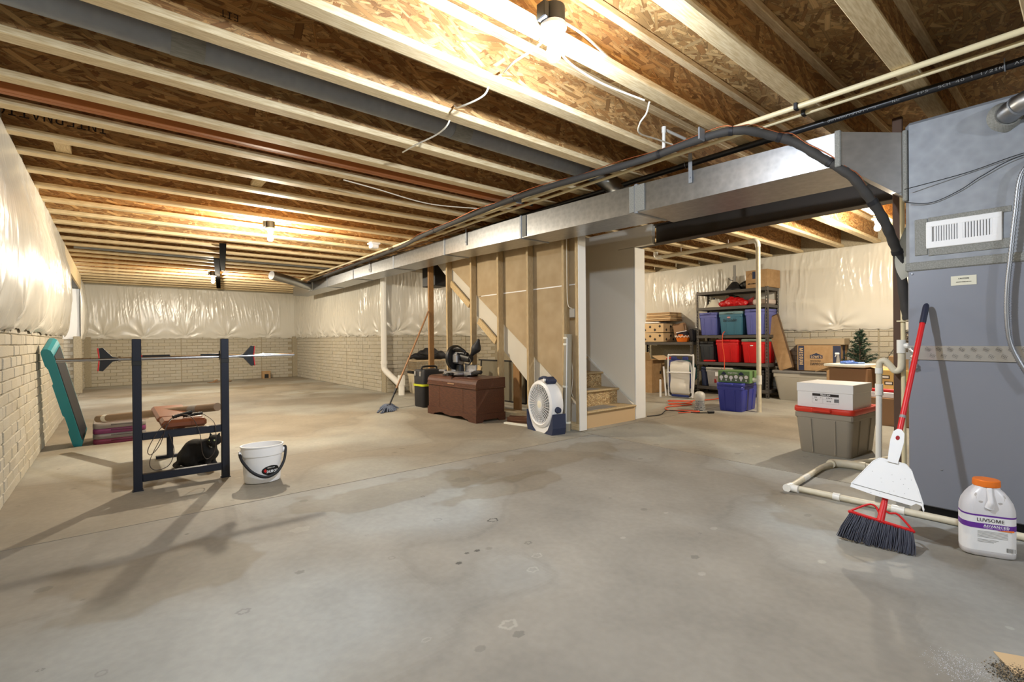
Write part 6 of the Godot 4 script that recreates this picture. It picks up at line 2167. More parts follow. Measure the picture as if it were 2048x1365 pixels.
	t = thing("bulb_carton", "green printed light bulb carton lying on the blue tote", "box", Vector3(6.62, 0.385, -3.17), 4)
	s = Sh.new()
	s.box(Vector3(0, 0.08, 0), Vector3(0.3, 0.16, 0.42), Basis(), 0.003)
	obj("carton", s, mat(c8(104, 140, 88), 0.5), t)
	s = Sh.new()
	s.box(Vector3(-0.151, 0.06, 0), Vector3(0.002, 0.085, 0.4))
	obj("picture_band", s, mat(c8(96, 110, 84), 0.5), t)
	for i in 6:
		s = Sh.new()
		s.lathe([Vector2(0, 0.0016), Vector2(0.024, 0.001), Vector2(0.025, 0)], 14, Transform3D(Basis(Vector3.UP, Vector3.LEFT, Vector3.BACK), Vector3(-0.152, 0.068 + 0.012 * (i % 2), -0.165 + 0.066 * i)))
		s.box(Vector3(-0.1525, 0.034, -0.165 + 0.066 * i), Vector3(0.002, 0.02, 0.018))
		obj("printed_bulb", s, M.white, t)
	for q in [-0.13, 0.1]:
		s = Sh.new()
		s.prism(PackedVector2Array([Vector2(-0.035, 0), Vector2(0.035, 0), Vector2(0.03, 0.02), Vector2(0.0, 0.045), Vector2(-0.03, 0.02)]), 0.001, Transform3D(WEST, Vector3(-0.1515, 0.105, q)))
		obj("printed_emblem", s, M.ink_blue, t)
	text("lettering", "Bright White", 0.018, M.white, t, Transform3D(WEST, Vector3(-0.1518, 0.132, -0.01)), "Droid Serif", true, 0.13)
	# leaning panel, long tote, cartons
	t = thing("leaning_panel", "narrow tan cardboard panel leaning beside the shelving on the long tote", "panel", Vector3(8.28, 0.475, -3.2))
	var up := Vector3(0.14, 0.86, -0.28).normalized()
	var ax := Vector3(-0.2, 0, 1).normalized()
	ax = (ax - up * ax.dot(up)).normalized()
	var pb := Basis(ax, up, ax.cross(up))
	s = Sh.new()
	s.box(up * 0.455 + ax * 0.02, Vector3(0.22, 0.9, 0.03), pb, 0.003)
	obj("panel_face", s, M.card, t)
	s = Sh.new()
	for sd in [-1.0, 1.0]:
		s.box(up * 0.455 + ax * (0.02 + 0.112 * sd), Vector3(0.012, 0.91, 0.036), pb, 0.002)
	s.box(up * 0.912 + ax * 0.02, Vector3(0.236, 0.012, 0.036), pb, 0.002)
	obj("panel_edge", s, mat(c8(96, 74, 52), 0.7), t)
	t = thing("long_tote", "long grey storage tote on the floor right of the shelving", "tote", Vector3(8.38, 0, -2.72))
	tub(t, 0.46, 1.3, 0.47, mat(c8(172, 166, 152), 0.5), mat(c8(122, 120, 116), 0.5))
	t = thing("moving_box", "brown moving carton with blue side bands standing on the long tote", "box", Vector3(8.45, 0.475, -2.74), 3)
	carton(t, 0.34, 0.39, 0.58, M.card)
	for q in [[-0.235, 0.08], [0.24, 0.1]]:
		s = Sh.new()
		s.box(Vector3(-0.171, 0.195, q[0]), Vector3(0.002, 0.38, q[1]))
		obj("blue_band", s, M.ink_blue, t)
	s = Sh.new()
	s.box(Vector3(0.0, 0.195, 0.2912), Vector3(0.1, 0.38, 0.002))
	obj("blue_band", s, M.ink_blue, t)
	text("lettering", "MEDIUM", 0.05, M.card_lt, t, Transform3D(WEST * Basis(Vector3.BACK, -PI / 2), Vector3(-0.173, 0.22, -0.235)), "Droid Sans", true, 0.26)
	text("lettering", "IMPROVING", 0.04, M.ink, t, Transform3D(WEST, Vector3(-0.1715, 0.105, 0.015)), "Droid Sans", true, 0.25)
	text("lettering", "NEVER STOP", 0.02, M.ink, t, Transform3D(WEST, Vector3(-0.1715, 0.15, -0.04)), "Droid Sans", true, 0.14)
	s = Sh.new()
	s.prism(PackedVector2Array([Vector2(-0.085, 0), Vector2(0.085, 0), Vector2(0.085, 0.05), Vector2(0.06, 0.056), Vector2(0.0, 0.085), Vector2(-0.06, 0.056), Vector2(-0.085, 0.05)]), 0.001, Transform3D(WEST, Vector3(-0.1705, 0.19, -0.03)))
	var sign := obj("printed_sign", s, M.ink_blue, t)
	text("lettering", "LOWE'S", 0.036, M.card_lt, sign, Transform3D(WEST, Vector3(-0.1722, 0.216, -0.03)), "Droid Sans", true, 0.14)
	t = thing("flat_box", "flat grey-brown box lying across the top of the moving carton", "box", Vector3(8.42, 0.875, -2.73), 3)
	s = Sh.new()
	s.box(Vector3(0, 0.045, 0), Vector3(0.3, 0.09, 0.66), Basis(), 0.004)
	obj("carton", s, mat(c8(164, 146, 118), 0.8), t)
	s = Sh.new()
	s.box(Vector3(0, 0.092, 0), Vector3(0.302, 0.004, 0.662), Basis(), 0.001)
	obj("lid", s, mat(c8(178, 160, 132), 0.8), t)
	build_tree()
	# wire cage and dark crate
	t = thing("wire_cage", "thin black wire plant cage leaning on the far brick wall", "wire cage", Vector3(8.5, 0.0, -1.76))
	for k in 4:
		s = Sh.new()
		s.tube([Vector3(-0.35, 0.3, -0.3 + 0.06 * k), Vector3(0.12, 1.08, 0.02 + 0.035 * k)], 0.004, 6)
		obj("upright_wire", s, M.dark, t)
	for k in 6:
		s = Sh.new()
		var a: Vector3 = Vector3(-0.35, 0.3, -0.3).lerp(Vector3(0.12, 1.08, 0.02), 0.1 + k * 0.16)
		s.tube([a, a + Vector3(0, -0.01, 0.17 - 0.012 * k)], 0.0035, 6)
		obj("cross_wire", s, M.dark, t)
	t = thing("wire_crate", "dark slatted crate behind the furnace edge at the far wall", "crate", Vector3(8.45, 0.62, -1.62))
	s = Sh.new()
	for q in [[Vector3(0, 0.0, 0), Vector3(0.2, 0.02, 0.4)], [Vector3(0, 0.43, 0), Vector3(0.2, 0.02, 0.4)], [Vector3(-0.09, 0.21, -0.19), Vector3(0.02, 0.44, 0.02)], [Vector3(-0.09, 0.21, 0.19), Vector3(0.02, 0.44, 0.02)]]:
		s.box(q[0], q[1], Basis(), 0.003)
	obj("frame", s, M.dark, t)
	for k in 9:
		s = Sh.new()
		s.box(Vector3(-0.09, 0.05 + 0.045 * k, 0), Vector3(0.012, 0.026, 0.38), Basis(), 0.003)
		obj("slat", s, mat(c8(70, 60, 50), 0.7), t)
	s = Sh.new()
	s.box(Vector3(0.02, -0.32, 0), Vector3(0.2, 0.6, 0.4), Basis(), 0.004)
	tag(obj("base_carton", s, M.card_dk), "brown carton under the dark slatted crate", "box")
	get_node("base_carton").position = Vector3(8.45, 0.62, -1.62)
	# open carton with a white board on top
	t = thing("open_carton", "open brown carton with flaps out, under a white board", "box", Vector3(7.24, 0, -1.97), -6)
	s = Sh.new()
	s.box(Vector3(0, 0.3, 0), Vector3(0.44, 0.6, 0.42), Basis(), 0.003)
	obj("carton", s, M.card_dk, t)
	for q in [[Vector3(0.06, 0.60, 0.28), Vector3(0.36, 0.005, 0.17), Basis(Vector3.RIGHT, 0.3)], [Vector3(-0.12, 0.58, -0.28), Vector3(0.3, 0.005, 0.16), Basis(Vector3.RIGHT, -0.4)], [Vector3(0.3, 0.59, 0.1), Vector3(0.16, 0.005, 0.34), Basis(Vector3.BACK, -0.3)]]:
		s = Sh.new()
		s.box(q[0], q[1], q[2])
		obj("flap", s, M.card_lt, t)
	t = thing("white_board", "thick white board lying on the open brown carton", "board", Vector3(7.22, 0.615, -1.99), -8)
	s = Sh.new()
	s.box(Vector3(0, 0.022, 0), Vector3(0.5, 0.03, 0.46), Basis(), 0.004)
	obj("board_top", s, M.offwhite, t)
	s = Sh.new()
	s.box(Vector3(0, 0.004, 0), Vector3(0.47, 0.012, 0.43), Basis(), 0.003)
	obj("board_core", s, M.card_lt, t)
	t = thing("blue_gloves", "crumpled blue tape or gloves on the white board", "gloves", Vector3(7.1, 0.653, -2.02))
	var gl := func(p: Vector3) -> float:
		var d: float = cap_d(p, Vector3(0, 0.015, -0.06), Vector3(0.02, 0.02, 0.05), 0.02, 0.025)
		d = smin(d, cap_d(p, Vector3(-0.03, 0.012, 0.0), Vector3(0.05, 0.012, 0.09), 0.016, 0.014), 0.012)
		return maxf(d + 0.008 * fz.get_noise_3dv(p * 6.0), -p.y)
	s = Sh.new()
	nets(Vector3(-0.09, -0.01, -0.11), Vector3(0.11, 0.06, 0.14), 0.007, gl, s)
	obj("glove", s, mat(c8(70, 104, 176), 0.5), t)
	s = Sh.new()
	s.box(Vector3(0.08, 0.012, 0.12), Vector3(0.05, 0.02, 0.08), Basis(Vector3.UP, 0.4), 0.004)
	obj("blue_roll", s, mat(c8(110, 140, 190), 0.5), t)
	t = thing("spray_bottle", "small grey trigger sprayer standing behind the white board", "sprayer", Vector3(7.9, 0.62, -2.36))
	s = Sh.new()
	s.cyl(Vector3(0, 0, 0), Vector3(0.0, 0.12, 0.0), 0.028, 16, 0.014)
	obj("bottle", s, M.gray, t)
	s = Sh.new()
	s.box(Vector3(0, 0.135, -0.01), Vector3(0.022, 0.03, 0.055), Basis(), 0.007)
	s.bar(Vector3(0, 0.13, -0.02), Vector3(0, 0.09, -0.035), 0.008, 0.008)
	obj("trigger_head", s, M.white, t)
	s = Sh.new()
	s.box(Vector3(0, -0.31, 0), Vector3(0.3, 0.62, 0.25), Basis(), 0.004)
	var pc := obj("plain_carton", s, M.card)
	pc.position = Vector3(7.8, 0.62, -2.3)
	tag(pc, "plain brown carton behind the open carton", "box")
	# stack by the furnace: brown carton, white flats, red rods, printed carton
	t = thing("carton_box", "plain brown carton on the floor behind the grey tote, by the furnace", "box", Vector3(6.85, 0, -1.45))
	carton(t, 0.46, 0.3, 0.5, M.card_dk, false)
	s = Sh.new()
	s.box(Vector3.ZERO, Vector3(0.4, 0.06, 0.52), Basis(), 0.005)
	var wf := obj("white_flat_box", s, M.white)
	wf.position = Vector3(6.87, 0.336, -1.42)
	tag(wf, "flat white box on the plain brown carton", "box")
	s = Sh.new()
	s.cyl(Vector3(0, 0, -0.36), Vector3(0.0, -0.01, 0.36), 0.02, 14)
	var rr := obj("red_tube", s, M.red)
	rr.position = Vector3(6.7, 0.39, -1.5)
	tag(rr, "red tube lying on the flat white box", "tube")
	t = thing("printed_carton", "yellowish carton with brown lettering on top of the white box", "box", Vector3(6.98, 0.368, -1.42))
	s = Sh.new()
	s.box(Vector3(0, 0.12, 0), Vector3(0.3, 0.24, 0.46), Basis(), 0.003)
	obj("carton", s, mat(c8(206, 172, 100), 0.75), t)
	text("lettering", "ALES", 0.055, mat(c8(120, 84, 44), 0.8), t, Transform3D(WEST, Vector3(-0.151, 0.13, 0.08)), "Droid Sans", true, 0.17)
	text("lettering", "LAGER", 0.055, mat(c8(120, 84, 44), 0.8), t, Transform3D(WEST, Vector3(-0.151, 0.06, 0.08)), "Droid Sans", true, 0.22)
	for q in [[-0.15, 0.16], [-0.12, 0.09]]:
		s = Sh.new()
		s.box(Vector3(-0.1515, q[1], q[0]), Vector3(0.002, 0.04, 0.08), Basis(), 0.0008)
		obj("printed_badge", s, M.ink, t)
		s = Sh.new()
		s.box(Vector3(-0.1525, q[1], q[0]), Vector3(0.002, 0.022, 0.06), Basis(), 0.0008)
		obj("printed_badge", s, M.offwhite, t)
	s = Sh.new()
	s.box(Vector3(-0.1515, 0.02, 0.12), Vector3(0.002, 0.02, 0.1), Basis(), 0.0008)
	obj("handle_slot", s, M.red_dk, t)
	s = Sh.new()
	s.box(Vector3.ZERO, Vector3(0.3, 0.16, 0.34), Basis(), 0.003)
	var bb := obj("plain_carton", s, M.card)
	bb.position = Vector3(7.02, 0.688, -1.38)
	tag(bb, "small brown carton on top of the yellowish printed carton", "box")
	# grey tote with a red lid, paper carton on it
	t = thing("storage_tote", "grey storage tote with a bright red lid in the opening", "tote", Vector3(4.87, 0, -1.47), -3)
	tub(t, 0.6, 0.46, 0.4, mat(c8(150, 142, 128), 0.5), mat(c8(214, 56, 36), 0.42))
	t = thing("paper_carton", "white copy paper carton with a black label on the red-lidded tote", "box", Vector3(4.83, 0.392, -1.475), -3)
	s = Sh.new()
	s.box(Vector3(0, 0.07, 0), Vector3(0.41, 0.14, 0.42), Basis(), 0.002)
	obj("carton", s, M.white, t)
	s = Sh.new()
	s.box(Vector3(0, 0.171, 0), Vector3(0.418, 0.075, 0.428), Basis(), 0.003)
	obj("lid", s, M.white, t)
	s = Sh.new()
	s.box(Vector3(-0.2055, 0.112, 0.01), Vector3(0.001, 0.022, 0.2))
	var lb := obj("label_band", s, M.ink, t)
	text("lettering", "Blurt Ink", 0.013, M.white, lb, Transform3D(WEST, Vector3(-0.2062, 0.114, 0.01)), "Droid Sans", true)
	text("lettering", "MULTIPURPOSE PAPER", 0.004, M.white, lb, Transform3D(WEST, Vector3(-0.2062, 0.105, 0.01)))
	for q in [["8.5x11", 0.011, 0.088, 0.04], ["20 lb", 0.011, 0.062, 0.035], ["92", 0.013, 0.066, -0.06], ["5000", 0.008, 0.09, -0.065], ["ct", 0.008, 0.088, -0.025]]:
		text("lettering", q[0], q[1], M.ink, t, Transform3D(WEST, Vector3(-0.2056, q[2], q[3])))
	for k in 14:
		s = Sh.new()
		s.box(Vector3(-0.2055, 0.07, 0.076 + 0.0026 * k), Vector3(0.001, 0.028, 0.0008 + 0.0007 * (k % 3)))
		obj("barcode_bar", s, M.ink, t)
	s = Sh.new()
	for q in [[0.11, -0.09, 0.001, 0.08], [0.11, 0.11, 0.001, 0.08], [0.1, 0.005, 0.0, 0.0]]:
		if q[2] > 0:
			s.box(Vector3(-0.2054, 0.072, q[1]), Vector3(0.0008, 0.06, 0.0008))
	s.box(Vector3(-0.2054, 0.04, 0.01), Vector3(0.0008, 0.0008, 0.2))
	s.box(Vector3(-0.2054, 0.076, -0.03), Vector3(0.0008, 0.0008, 0.12))
	s.box(Vector3(-0.2054, 0.072, -0.01), Vector3(0.0008, 0.06, 0.0008))
	obj("label_rules", s, M.gray, t)

func get_tree_bins() -> Array:
	var out := []
	for c in get_children():
		if String(c.name).begins_with("storage_bin") and (c as Node3D).position.x > 8.0:
			out.append(c)
	return out

func build_chair() -> void:
	var t := thing("folding_chair", "folded beach chair with white tube frame and pale fabric standing upright", "chair", Vector3(7.25, 0, -4.43), 6)
	# local: faces -x, width along z, from -0.28 to 0.28; z grows to the right in the picture
	var s := Sh.new()
	s.tube(curve([Vector3(0, 0.03, -0.2), Vector3(0, 0.1, -0.21), Vector3(-0.03, 0.66, -0.2), Vector3(-0.03, 0.71, -0.16), Vector3(-0.03, 0.715, 0.0), Vector3(-0.03, 0.71, 0.2), Vector3(-0.03, 0.66, 0.235), Vector3(0, 0.1, 0.2), Vector3(0, 0.03, 0.17), Vector3(0.0, 0.02, 0.0), Vector3(0, 0.03, -0.2)], 5), 0.014, 10)
	obj("back_frame", s, M.white, t)
	s = Sh.new()
	s.tube(curve([Vector3(0.04, 0.06, -0.16), Vector3(0.02, 0.5, -0.17), Vector3(0.0, 0.6, -0.12), Vector3(0.0, 0.605, 0.12), Vector3(0.02, 0.5, 0.17), Vector3(0.04, 0.06, 0.16)], 5), 0.012, 10)
	s.tube([Vector3(-0.04, 0.42, -0.22), Vector3(-0.06, 0.43, 0.2)], 0.012, 10)
	obj("seat_frame", s, M.white, t)
	s = Sh.new()
	var fab := func(u: float, v: float) -> Vector3:
		var y: float = lerpf(0.08, 0.6, v)
		return Vector3(-0.015 - 0.018 * sin(PI * v) - 0.014 * sin(PI * 3.0 * v), y, lerpf(0.165, -0.165, u))
	s.sheet(14, 24, fab)
	var fb := func(u: float, v: float) -> Vector3:
		var q: Vector3 = fab.call(1.0 - u, v)
		return q + Vector3(0.006, 0, 0)
	s.sheet(14, 24, fb)
	obj("fabric_sling", s, mat(c8(242, 238, 228), 0.75), t)
	for sd in [-1.0, 1.0]:
		s = Sh.new()
		s.box(Vector3(-0.02, 0.32, 0.178 * sd), Vector3(0.014, 0.3, 0.016), Basis(), 0.005)
		obj("blue_edge", s, mat(c8(44, 58, 122), 0.6), t)
		s = Sh.new()
		s.box(Vector3(-0.03, 0.66, 0.1 * sd), Vector3(0.03, 0.06, 0.1), Basis(), 0.012)
		obj("blue_head_pad", s, mat(c8(44, 58, 122), 0.6), t)
		s = Sh.new()
		s.box(Vector3(-0.06, 0.27, 0.25 * sd), Vector3(0.04, 0.5, 0.016), Basis(Vector3.RIGHT, 0.08 * sd), 0.006)
		obj("arm_rest", s, M.white, t)
		s = Sh.new()
		s.box(Vector3(-0.005, 0.06, 0.17 * sd), Vector3(0.02, 0.07, 0.03), Basis(Vector3.RIGHT, 0.4 * sd), 0.006)
		obj("foot_cap", s, M.dark, t)
	s = Sh.new()
	s.bar(Vector3(-0.12, 0.0, -0.3), Vector3(-0.1, 0.3, -0.31), 0.03, 0.03, 0.008)
	obj("front_leg", s, M.white, t)
	s = Sh.new()
	s.box(Vector3(-0.02, 0.04, 0.0), Vector3(0.02, 0.04, 0.3), Basis(), 0.008)
	obj("blue_edge", s, mat(c8(44, 58, 122), 0.6), t)

func build_cords() -> void:
	var s := Sh.new()
	var y: float = 0.008
	var pts := [Vector3(5.75, y, -3.55), Vector3(6.05, y, -3.42), Vector3(6.0, y, -3.62), Vector3(5.85, y, -3.75), Vector3(6.1, y, -3.95), Vector3(6.55, y, -3.85), Vector3(6.65, y, -3.95), Vector3(6.4, y + 0.01, -4.1), Vector3(6.35, y + 0.012, -4.0), Vector3(6.75, y + 0.012, -3.95), Vector3(6.95, y, -4.1), Vector3(6.7, y + 0.012, -4.3), Vector3(6.6, y + 0.014, -4.15), Vector3(7.05, y + 0.01, -4.0), Vector3(7.45, y, -3.95), Vector3(7.75, 0.03, -3.98), Vector3(8.0, 0.2, -4.08), Vector3(8.12, 0.6, -4.12), Vector3(8.13, 0.9, -4.16), Vector3(8.15, 1.06, -4.16), Vector3(8.2, 1.1, -4.15)]
	s.tube(curve(pts, 6), 0.007, 8)
	tag(obj("extension_cord", s, M.cord_orange), "orange extension cord looped on the floor and hung on the shelving", "cord")
	var t := thing("power_cord", "black power cord with a plug end lying by the stair wall corner", "cord", Vector3(5.3, 0, -3.6))
	s = Sh.new()
	s.tube(curve([Vector3(-0.1, 0.01, -0.05), Vector3(0.15, 0.008, -0.02), Vector3(0.45, 0.02, -0.12), Vector3(0.6, 0.008, 0.05), Vector3(0.62, 0.008, 0.2), Vector3(0.72, 0.01, 0.3)], 6), 0.0065, 8)
	obj("cable", s, M.dark, t)
	s = Sh.new()
	s.box(Vector3(0.76, 0.017, 0.335), Vector3(0.09, 0.034, 0.04), Basis(Vector3.UP, -0.6), 0.008)
	obj("plug", s, M.dark, t)
	# glazed jar on the floor
	t = thing("glass_jar", "mottled grey and white lantern with rounded top on the floor", "lantern", Vector3(6.2, 0, -3.5))
	s = Sh.new()
	s.lathe([Vector2(0, 0), Vector2(0.07, 0.0), Vector2(0.075, 0.02), Vector2(0.062, 0.1), Vector2(0.06, 0.14)], 24)
	obj("lower_body", s, mat(Color.WHITE, 0.4, 0.0, tint(noise_image(128, 0.06, 3, 71), c8(80, 86, 92), c8(236, 232, 222), 1.3), Vector3(5, 5, 5)), t)
	s = Sh.new()
	s.lathe([Vector2(0.06, 0.14), Vector2(0.072, 0.17), Vector2(0.072, 0.21), Vector2(0.06, 0.24), Vector2(0.035, 0.258), Vector2(0, 0.263)], 24)
	obj("dome", s, mat(c8(206, 204, 196), 0.35), t)

func build_tree() -> void:
	var t := thing("christmas_tree", "small dark green artificial fir tree by the far brick wall", "tree", Vector3(8.36, 0.472, -2.22))
	var s := Sh.new()
	s.cyl(Vector3.ZERO, Vector3(0, 0.64, 0), 0.014, 10, 0.006)
	obj("trunk", s, mat(c8(70, 52, 38), 0.8), t)
	s = Sh.new()
	for k in 3:
		var a: float = TAU * k / 3.0
		s.bar(Vector3(0, 0.06, 0), Vector3(cos(a) * 0.2, 0.01, sin(a) * 0.2), 0.02, 0.012)
	obj("stand", s, M.dark, t)
	var r := RandomNumberGenerator.new()
	r.seed = 12
	var nd := Sh.new()
	nd.flat()
	for k in 46:
		var f: float = (k + 0.5) / 46.0
		var y: float = lerpf(0.1, 0.6, f)
		var L: float = lerpf(0.26, 0.03, pow(f, 0.9)) * r.randf_range(0.75, 1.15)
		var a: float = k * 2.4 + r.randf_range(-0.3, 0.3)
		var dir := Vector3(cos(a), r.randf_range(0.15, 0.5), sin(a)).normalized()
		var b := Sh.new()
		b.tube([Vector3(0, y, 0), Vector3(0, y, 0) + dir * L * 0.6, Vector3(0, y + 0.02, 0) + dir * L], [0.006, 0.005, 0.003], 5)
		obj("branch", b, mat_tree(), t)
		for i in 46:
			var q: Vector3 = Vector3(0, y, 0) + dir * L * r.randf_range(0.05, 1.0)
			var d2: Vector3 = (dir * 0.7 + Vector3(r.randf_range(-1, 1), r.randf_range(-0.7, 0.9), r.randf_range(-1, 1))).normalized()
			var w: Vector3 = d2.cross(Vector3(r.randf_range(-1, 1), r.randf_range(-1, 1), r.randf_range(-1, 1))).normalized() * 0.0042
			var e: Vector3 = q + d2 * r.randf_range(0.03, 0.055)
			var n: Vector3 = d2.cross(w).normalized() * 0.0025
			nd.face([q - w, q + w, e], n)
			nd.face([q - w + n, e, q + n], w)
			nd.face([q + w, q + n, e], -w)
	var o := obj("needles", nd, mat_tree(), t)
	o.set_meta("kind", "stuff")

func mat_tree() -> Material:
	if not M.has("tree"):
		M.tree = mat(c8(38, 66, 48), 0.6)
	return M.tree

func build_front() -> void:
	var s: Sh
	# broom with clip-on dustpan, leaning on the furnace
	var foot := Vector3(2.85, 0.11, -0.678)
	var top := Vector3(3.428, 1.176, -0.603)
	var t := thing("broom", "red-handled broom with grey bristles leaning against the furnace", "broom", foot)
	var d := (top - foot).normalized()
	var L: float = (top - foot).length()
	var ax := Vector3(0.22, 0, 0.975).normalized()
	ax = (ax - d * ax.dot(d)).normalized()
	var bs := Basis(ax, d, ax.cross(d))
	s = Sh.new()
	s.cyl(d * 0.07, d * (L - 0.12), 0.0125, 18)
	obj("handle", s, M.red, t)
	s = Sh.new()
	s.lathe([Vector2(0, 0.125), Vector2(0.006, 0.123), Vector2(0.012, 0.115), Vector2(0.0145, 0.1), Vector2(0.0145, 0.0), Vector2(0, 0.0)], 18, Transform3D(bs, d * (L - 0.125)))
	obj("end_cap", s, mat(c8(34, 38, 58), 0.45), t)
	s = Sh.new()
	s.cyl(d * 0.535, d * 0.55, 0.0135, 18)
	obj("silver_ring", s, M.gray, t)
	s = Sh.new()
	s.cyl(d * -0.005, d * 0.085, 0.0155, 16, 0.0135)
	obj("socket", s, M.red, t)
	s = Sh.new()
	s.tube(curve([bs * Vector3(-0.125, -0.004, 0), bs * Vector3(-0.06, 0.055, 0), bs * Vector3(-0.03, 0.057, 0), bs * Vector3(-0.01, 0.03, 0)], 4), 0.005, 8)
	s.tube(curve([bs * Vector3(0.125, -0.004, 0), bs * Vector3(0.06, 0.05, 0), bs * Vector3(0.03, 0.045, 0), bs * Vector3(0.01, 0.05, 0)], 4), 0.005, 8)
	s.box(bs * Vector3(0, -0.006, 0), Vector3(0.262, 0.016, 0.026), bs, 0.006)
	obj("head_frame", s, M.red, t)
	s = Sh.new()
	var r := RandomNumberGenerator.new()
	r.seed = 9
	for i in 620:
		var u: float = r.randf_range(-1, 1)
		var w: float = r.randf_range(-1, 1)
		var a: Vector3 = bs * Vector3(0.122 * u, -0.01, 0.009 * w)
		var spread: Vector3 = bs * Vector3(0.145 * u + r.randf_range(-0.008, 0.008), -0.135, 0.02 * w + r.randf_range(-0.006, 0.006))
		var drop := Vector3(-0.012, 0.0, 0.0) + spread
		drop.y = maxf(drop.y, -foot.y + 0.002 + 0.008 * r.randf())
		s.tube([a, a.lerp(drop, 0.6) + bs * Vector3(0.004 * u, 0, 0), drop], [0.0017, 0.0016, 0.0012], 4, false)
	var b := obj("bristles", s, mat(c8(62, 64, 78), 0.55), t)
	b.set_meta("kind", "stuff")
	t = thing("dustpan", "white dustpan clipped on the broom handle just above the bristles", "dustpan", foot + d * 0.1)
	var pan := PackedVector2Array([Vector2(-0.143, 0.012), Vector2(-0.14, 0.03), Vector2(-0.11, 0.1), Vector2(-0.075, 0.17), Vector2(-0.05, 0.195), Vector2(0.05, 0.195), Vector2(0.075, 0.17), Vector2(0.11, 0.1), Vector2(0.14, 0.03), Vector2(0.148, -0.012), Vector2(0.135, 0.016), Vector2(0.115, 0.02), Vector2(0.1, 0.004), Vector2(-0.05, 0.004)])
	# pan local: x along ax, y along d, z towards the camera
	var out: Vector3 = bs.z if bs.z.x < 0.0 else -bs.z
	var pbs := Basis(ax if out == bs.z else -ax, d, out)
	var px := Transform3D(pbs, out * 0.022)
	s = Sh.new()
	s.prism(pan, 0.004, px)
	obj("pan", s, M.white, t)
	s = Sh.new()
	for q in [[Vector3(-0.141, 0.028, 0), Vector3(-0.075, 0.17, 0)], [Vector3(-0.075, 0.17, 0), Vector3(-0.05, 0.195, 0)], [Vector3(-0.05, 0.195, 0), Vector3(0.05, 0.195, 0)], [Vector3(0.05, 0.195, 0), Vector3(0.075, 0.17, 0)], [Vector3(0.075, 0.17, 0), Vector3(0.146, 0.0, 0)]]:
		s.bar(px * (q[0] + Vector3(0, 0, -0.01)), px * (q[1] + Vector3(0, 0, -0.01)), 0.006, 0.03, 0.002, out)
	obj("rim", s, M.white, t)
	s = Sh.new()
	s.box(px * Vector3(0, 0.03, 0.0045), Vector3(0.27, 0.002, 0.003), pbs)
	obj("lip_crease", s, M.gray, t)
	s = Sh.new()
	var hp := PackedVector2Array([Vector2(-0.02, 0.185), Vector2(-0.024, 0.24), Vector2(-0.027, 0.3), Vector2(-0.022, 0.345), Vector2(-0.008, 0.362), Vector2(0.008, 0.362), Vector2(0.022, 0.345), Vector2(0.027, 0.3), Vector2(0.024, 0.24), Vector2(0.02, 0.185)])
	s.prism(hp, 0.02, Transform3D(pbs, out * 0.014))
	obj("handle_grip", s, M.white, t)
	s = Sh.new()
	s.lathe([Vector2(0.0, 0.001), Vector2(0.0075, 0.001), Vector2(0.0085, 0.0)], 16, Transform3D(pbs * Basis(Vector3.RIGHT, Vector3.BACK, Vector3.DOWN), px * Vector3(0, 0.315, 0.0125)), 1.0, 1.4)
	obj("hang_hole", s, M.red_dk, t)
	for k in 16:
		s = Sh.new()
		s.lathe([Vector2(0, 0.0006), Vector2(r.randf_range(0.0004, 0.0009), 0.0003), Vector2(0.0013, 0.0)], 7, Transform3D(pbs * Basis(Vector3.RIGHT, Vector3.BACK, Vector3.DOWN), px * Vector3(r.randf_range(-0.1, 0.11), r.randf_range(0.01, 0.13), 0.0042)))
		obj("dirt_speck", s, M.gray if k % 3 else M.ink, t)
	build_jug()
	# spilled litter
	t = thing("spilled_litter", "scattered dark and pale litter grains on the floor at bottom right", "litter")
	for q in [["dark_grains", c8(70, 62, 50), Vector3(2.03, 0, -0.16), 0.06, 620, 0.0032], ["brown_grains", c8(150, 132, 104), Vector3(2.035, 0, -0.155), 0.066, 620, 0.0032], ["pale_grains", c8(226, 226, 232), Vector3(1.955, 0, -0.275), 0.075, 700, 0.0016]]:
		var mm := MultiMesh.new()
		mm.transform_format = MultiMesh.TRANSFORM_3D
		s = Sh.new()
		s.box(Vector3.ZERO, Vector3(1, 0.7, 0.8), Basis(), 0.25)
		mm.mesh = s.mesh()
		mm.instance_count = q[4]
		for i in int(q[4]):
			var a: float = r.randf() * TAU
			var rad: float = float(q[3]) * sqrt(r.randf()) * r.randf_range(0.6, 1.25)
			var sz: float = float(q[5]) * r.randf_range(0.5, 1.3)
			var hgt: float = 0.35 * sz + (0.006 * r.randf() * maxf(0.0, 1.0 - rad / q[3]) if q[0] != "pale_grains" else 0.0)
			mm.set_instance_transform(i, Transform3D(Basis.from_euler(Vector3(r.randf() * 3, r.randf() * 6, r.randf() * 3)).scaled(Vector3.ONE * sz), q[2] + Vector3(cos(a) * rad * 1.2, hgt, sin(a) * rad)))
		var mi := MultiMeshInstance3D.new()
		mi.name = q[0]
		mi.multimesh = mm
		mi.material_override = mat(q[1], 0.8)
		mi.set_meta("kind", "stuff")
		t.add_child(mi, true)
	s = Sh.new()
	s.box(Vector3.ZERO, Vector3(0.12, 0.003, 0.09), Basis(Vector3.UP, 0.5), 0.0008)
	var cs := obj("paper_scrap", s, M.card_lt)
	cs.position = Vector3(2.1, 0.0016, -0.15)
	tag(cs, "tan paper scrap under the litter at the bottom right corner", "paper")

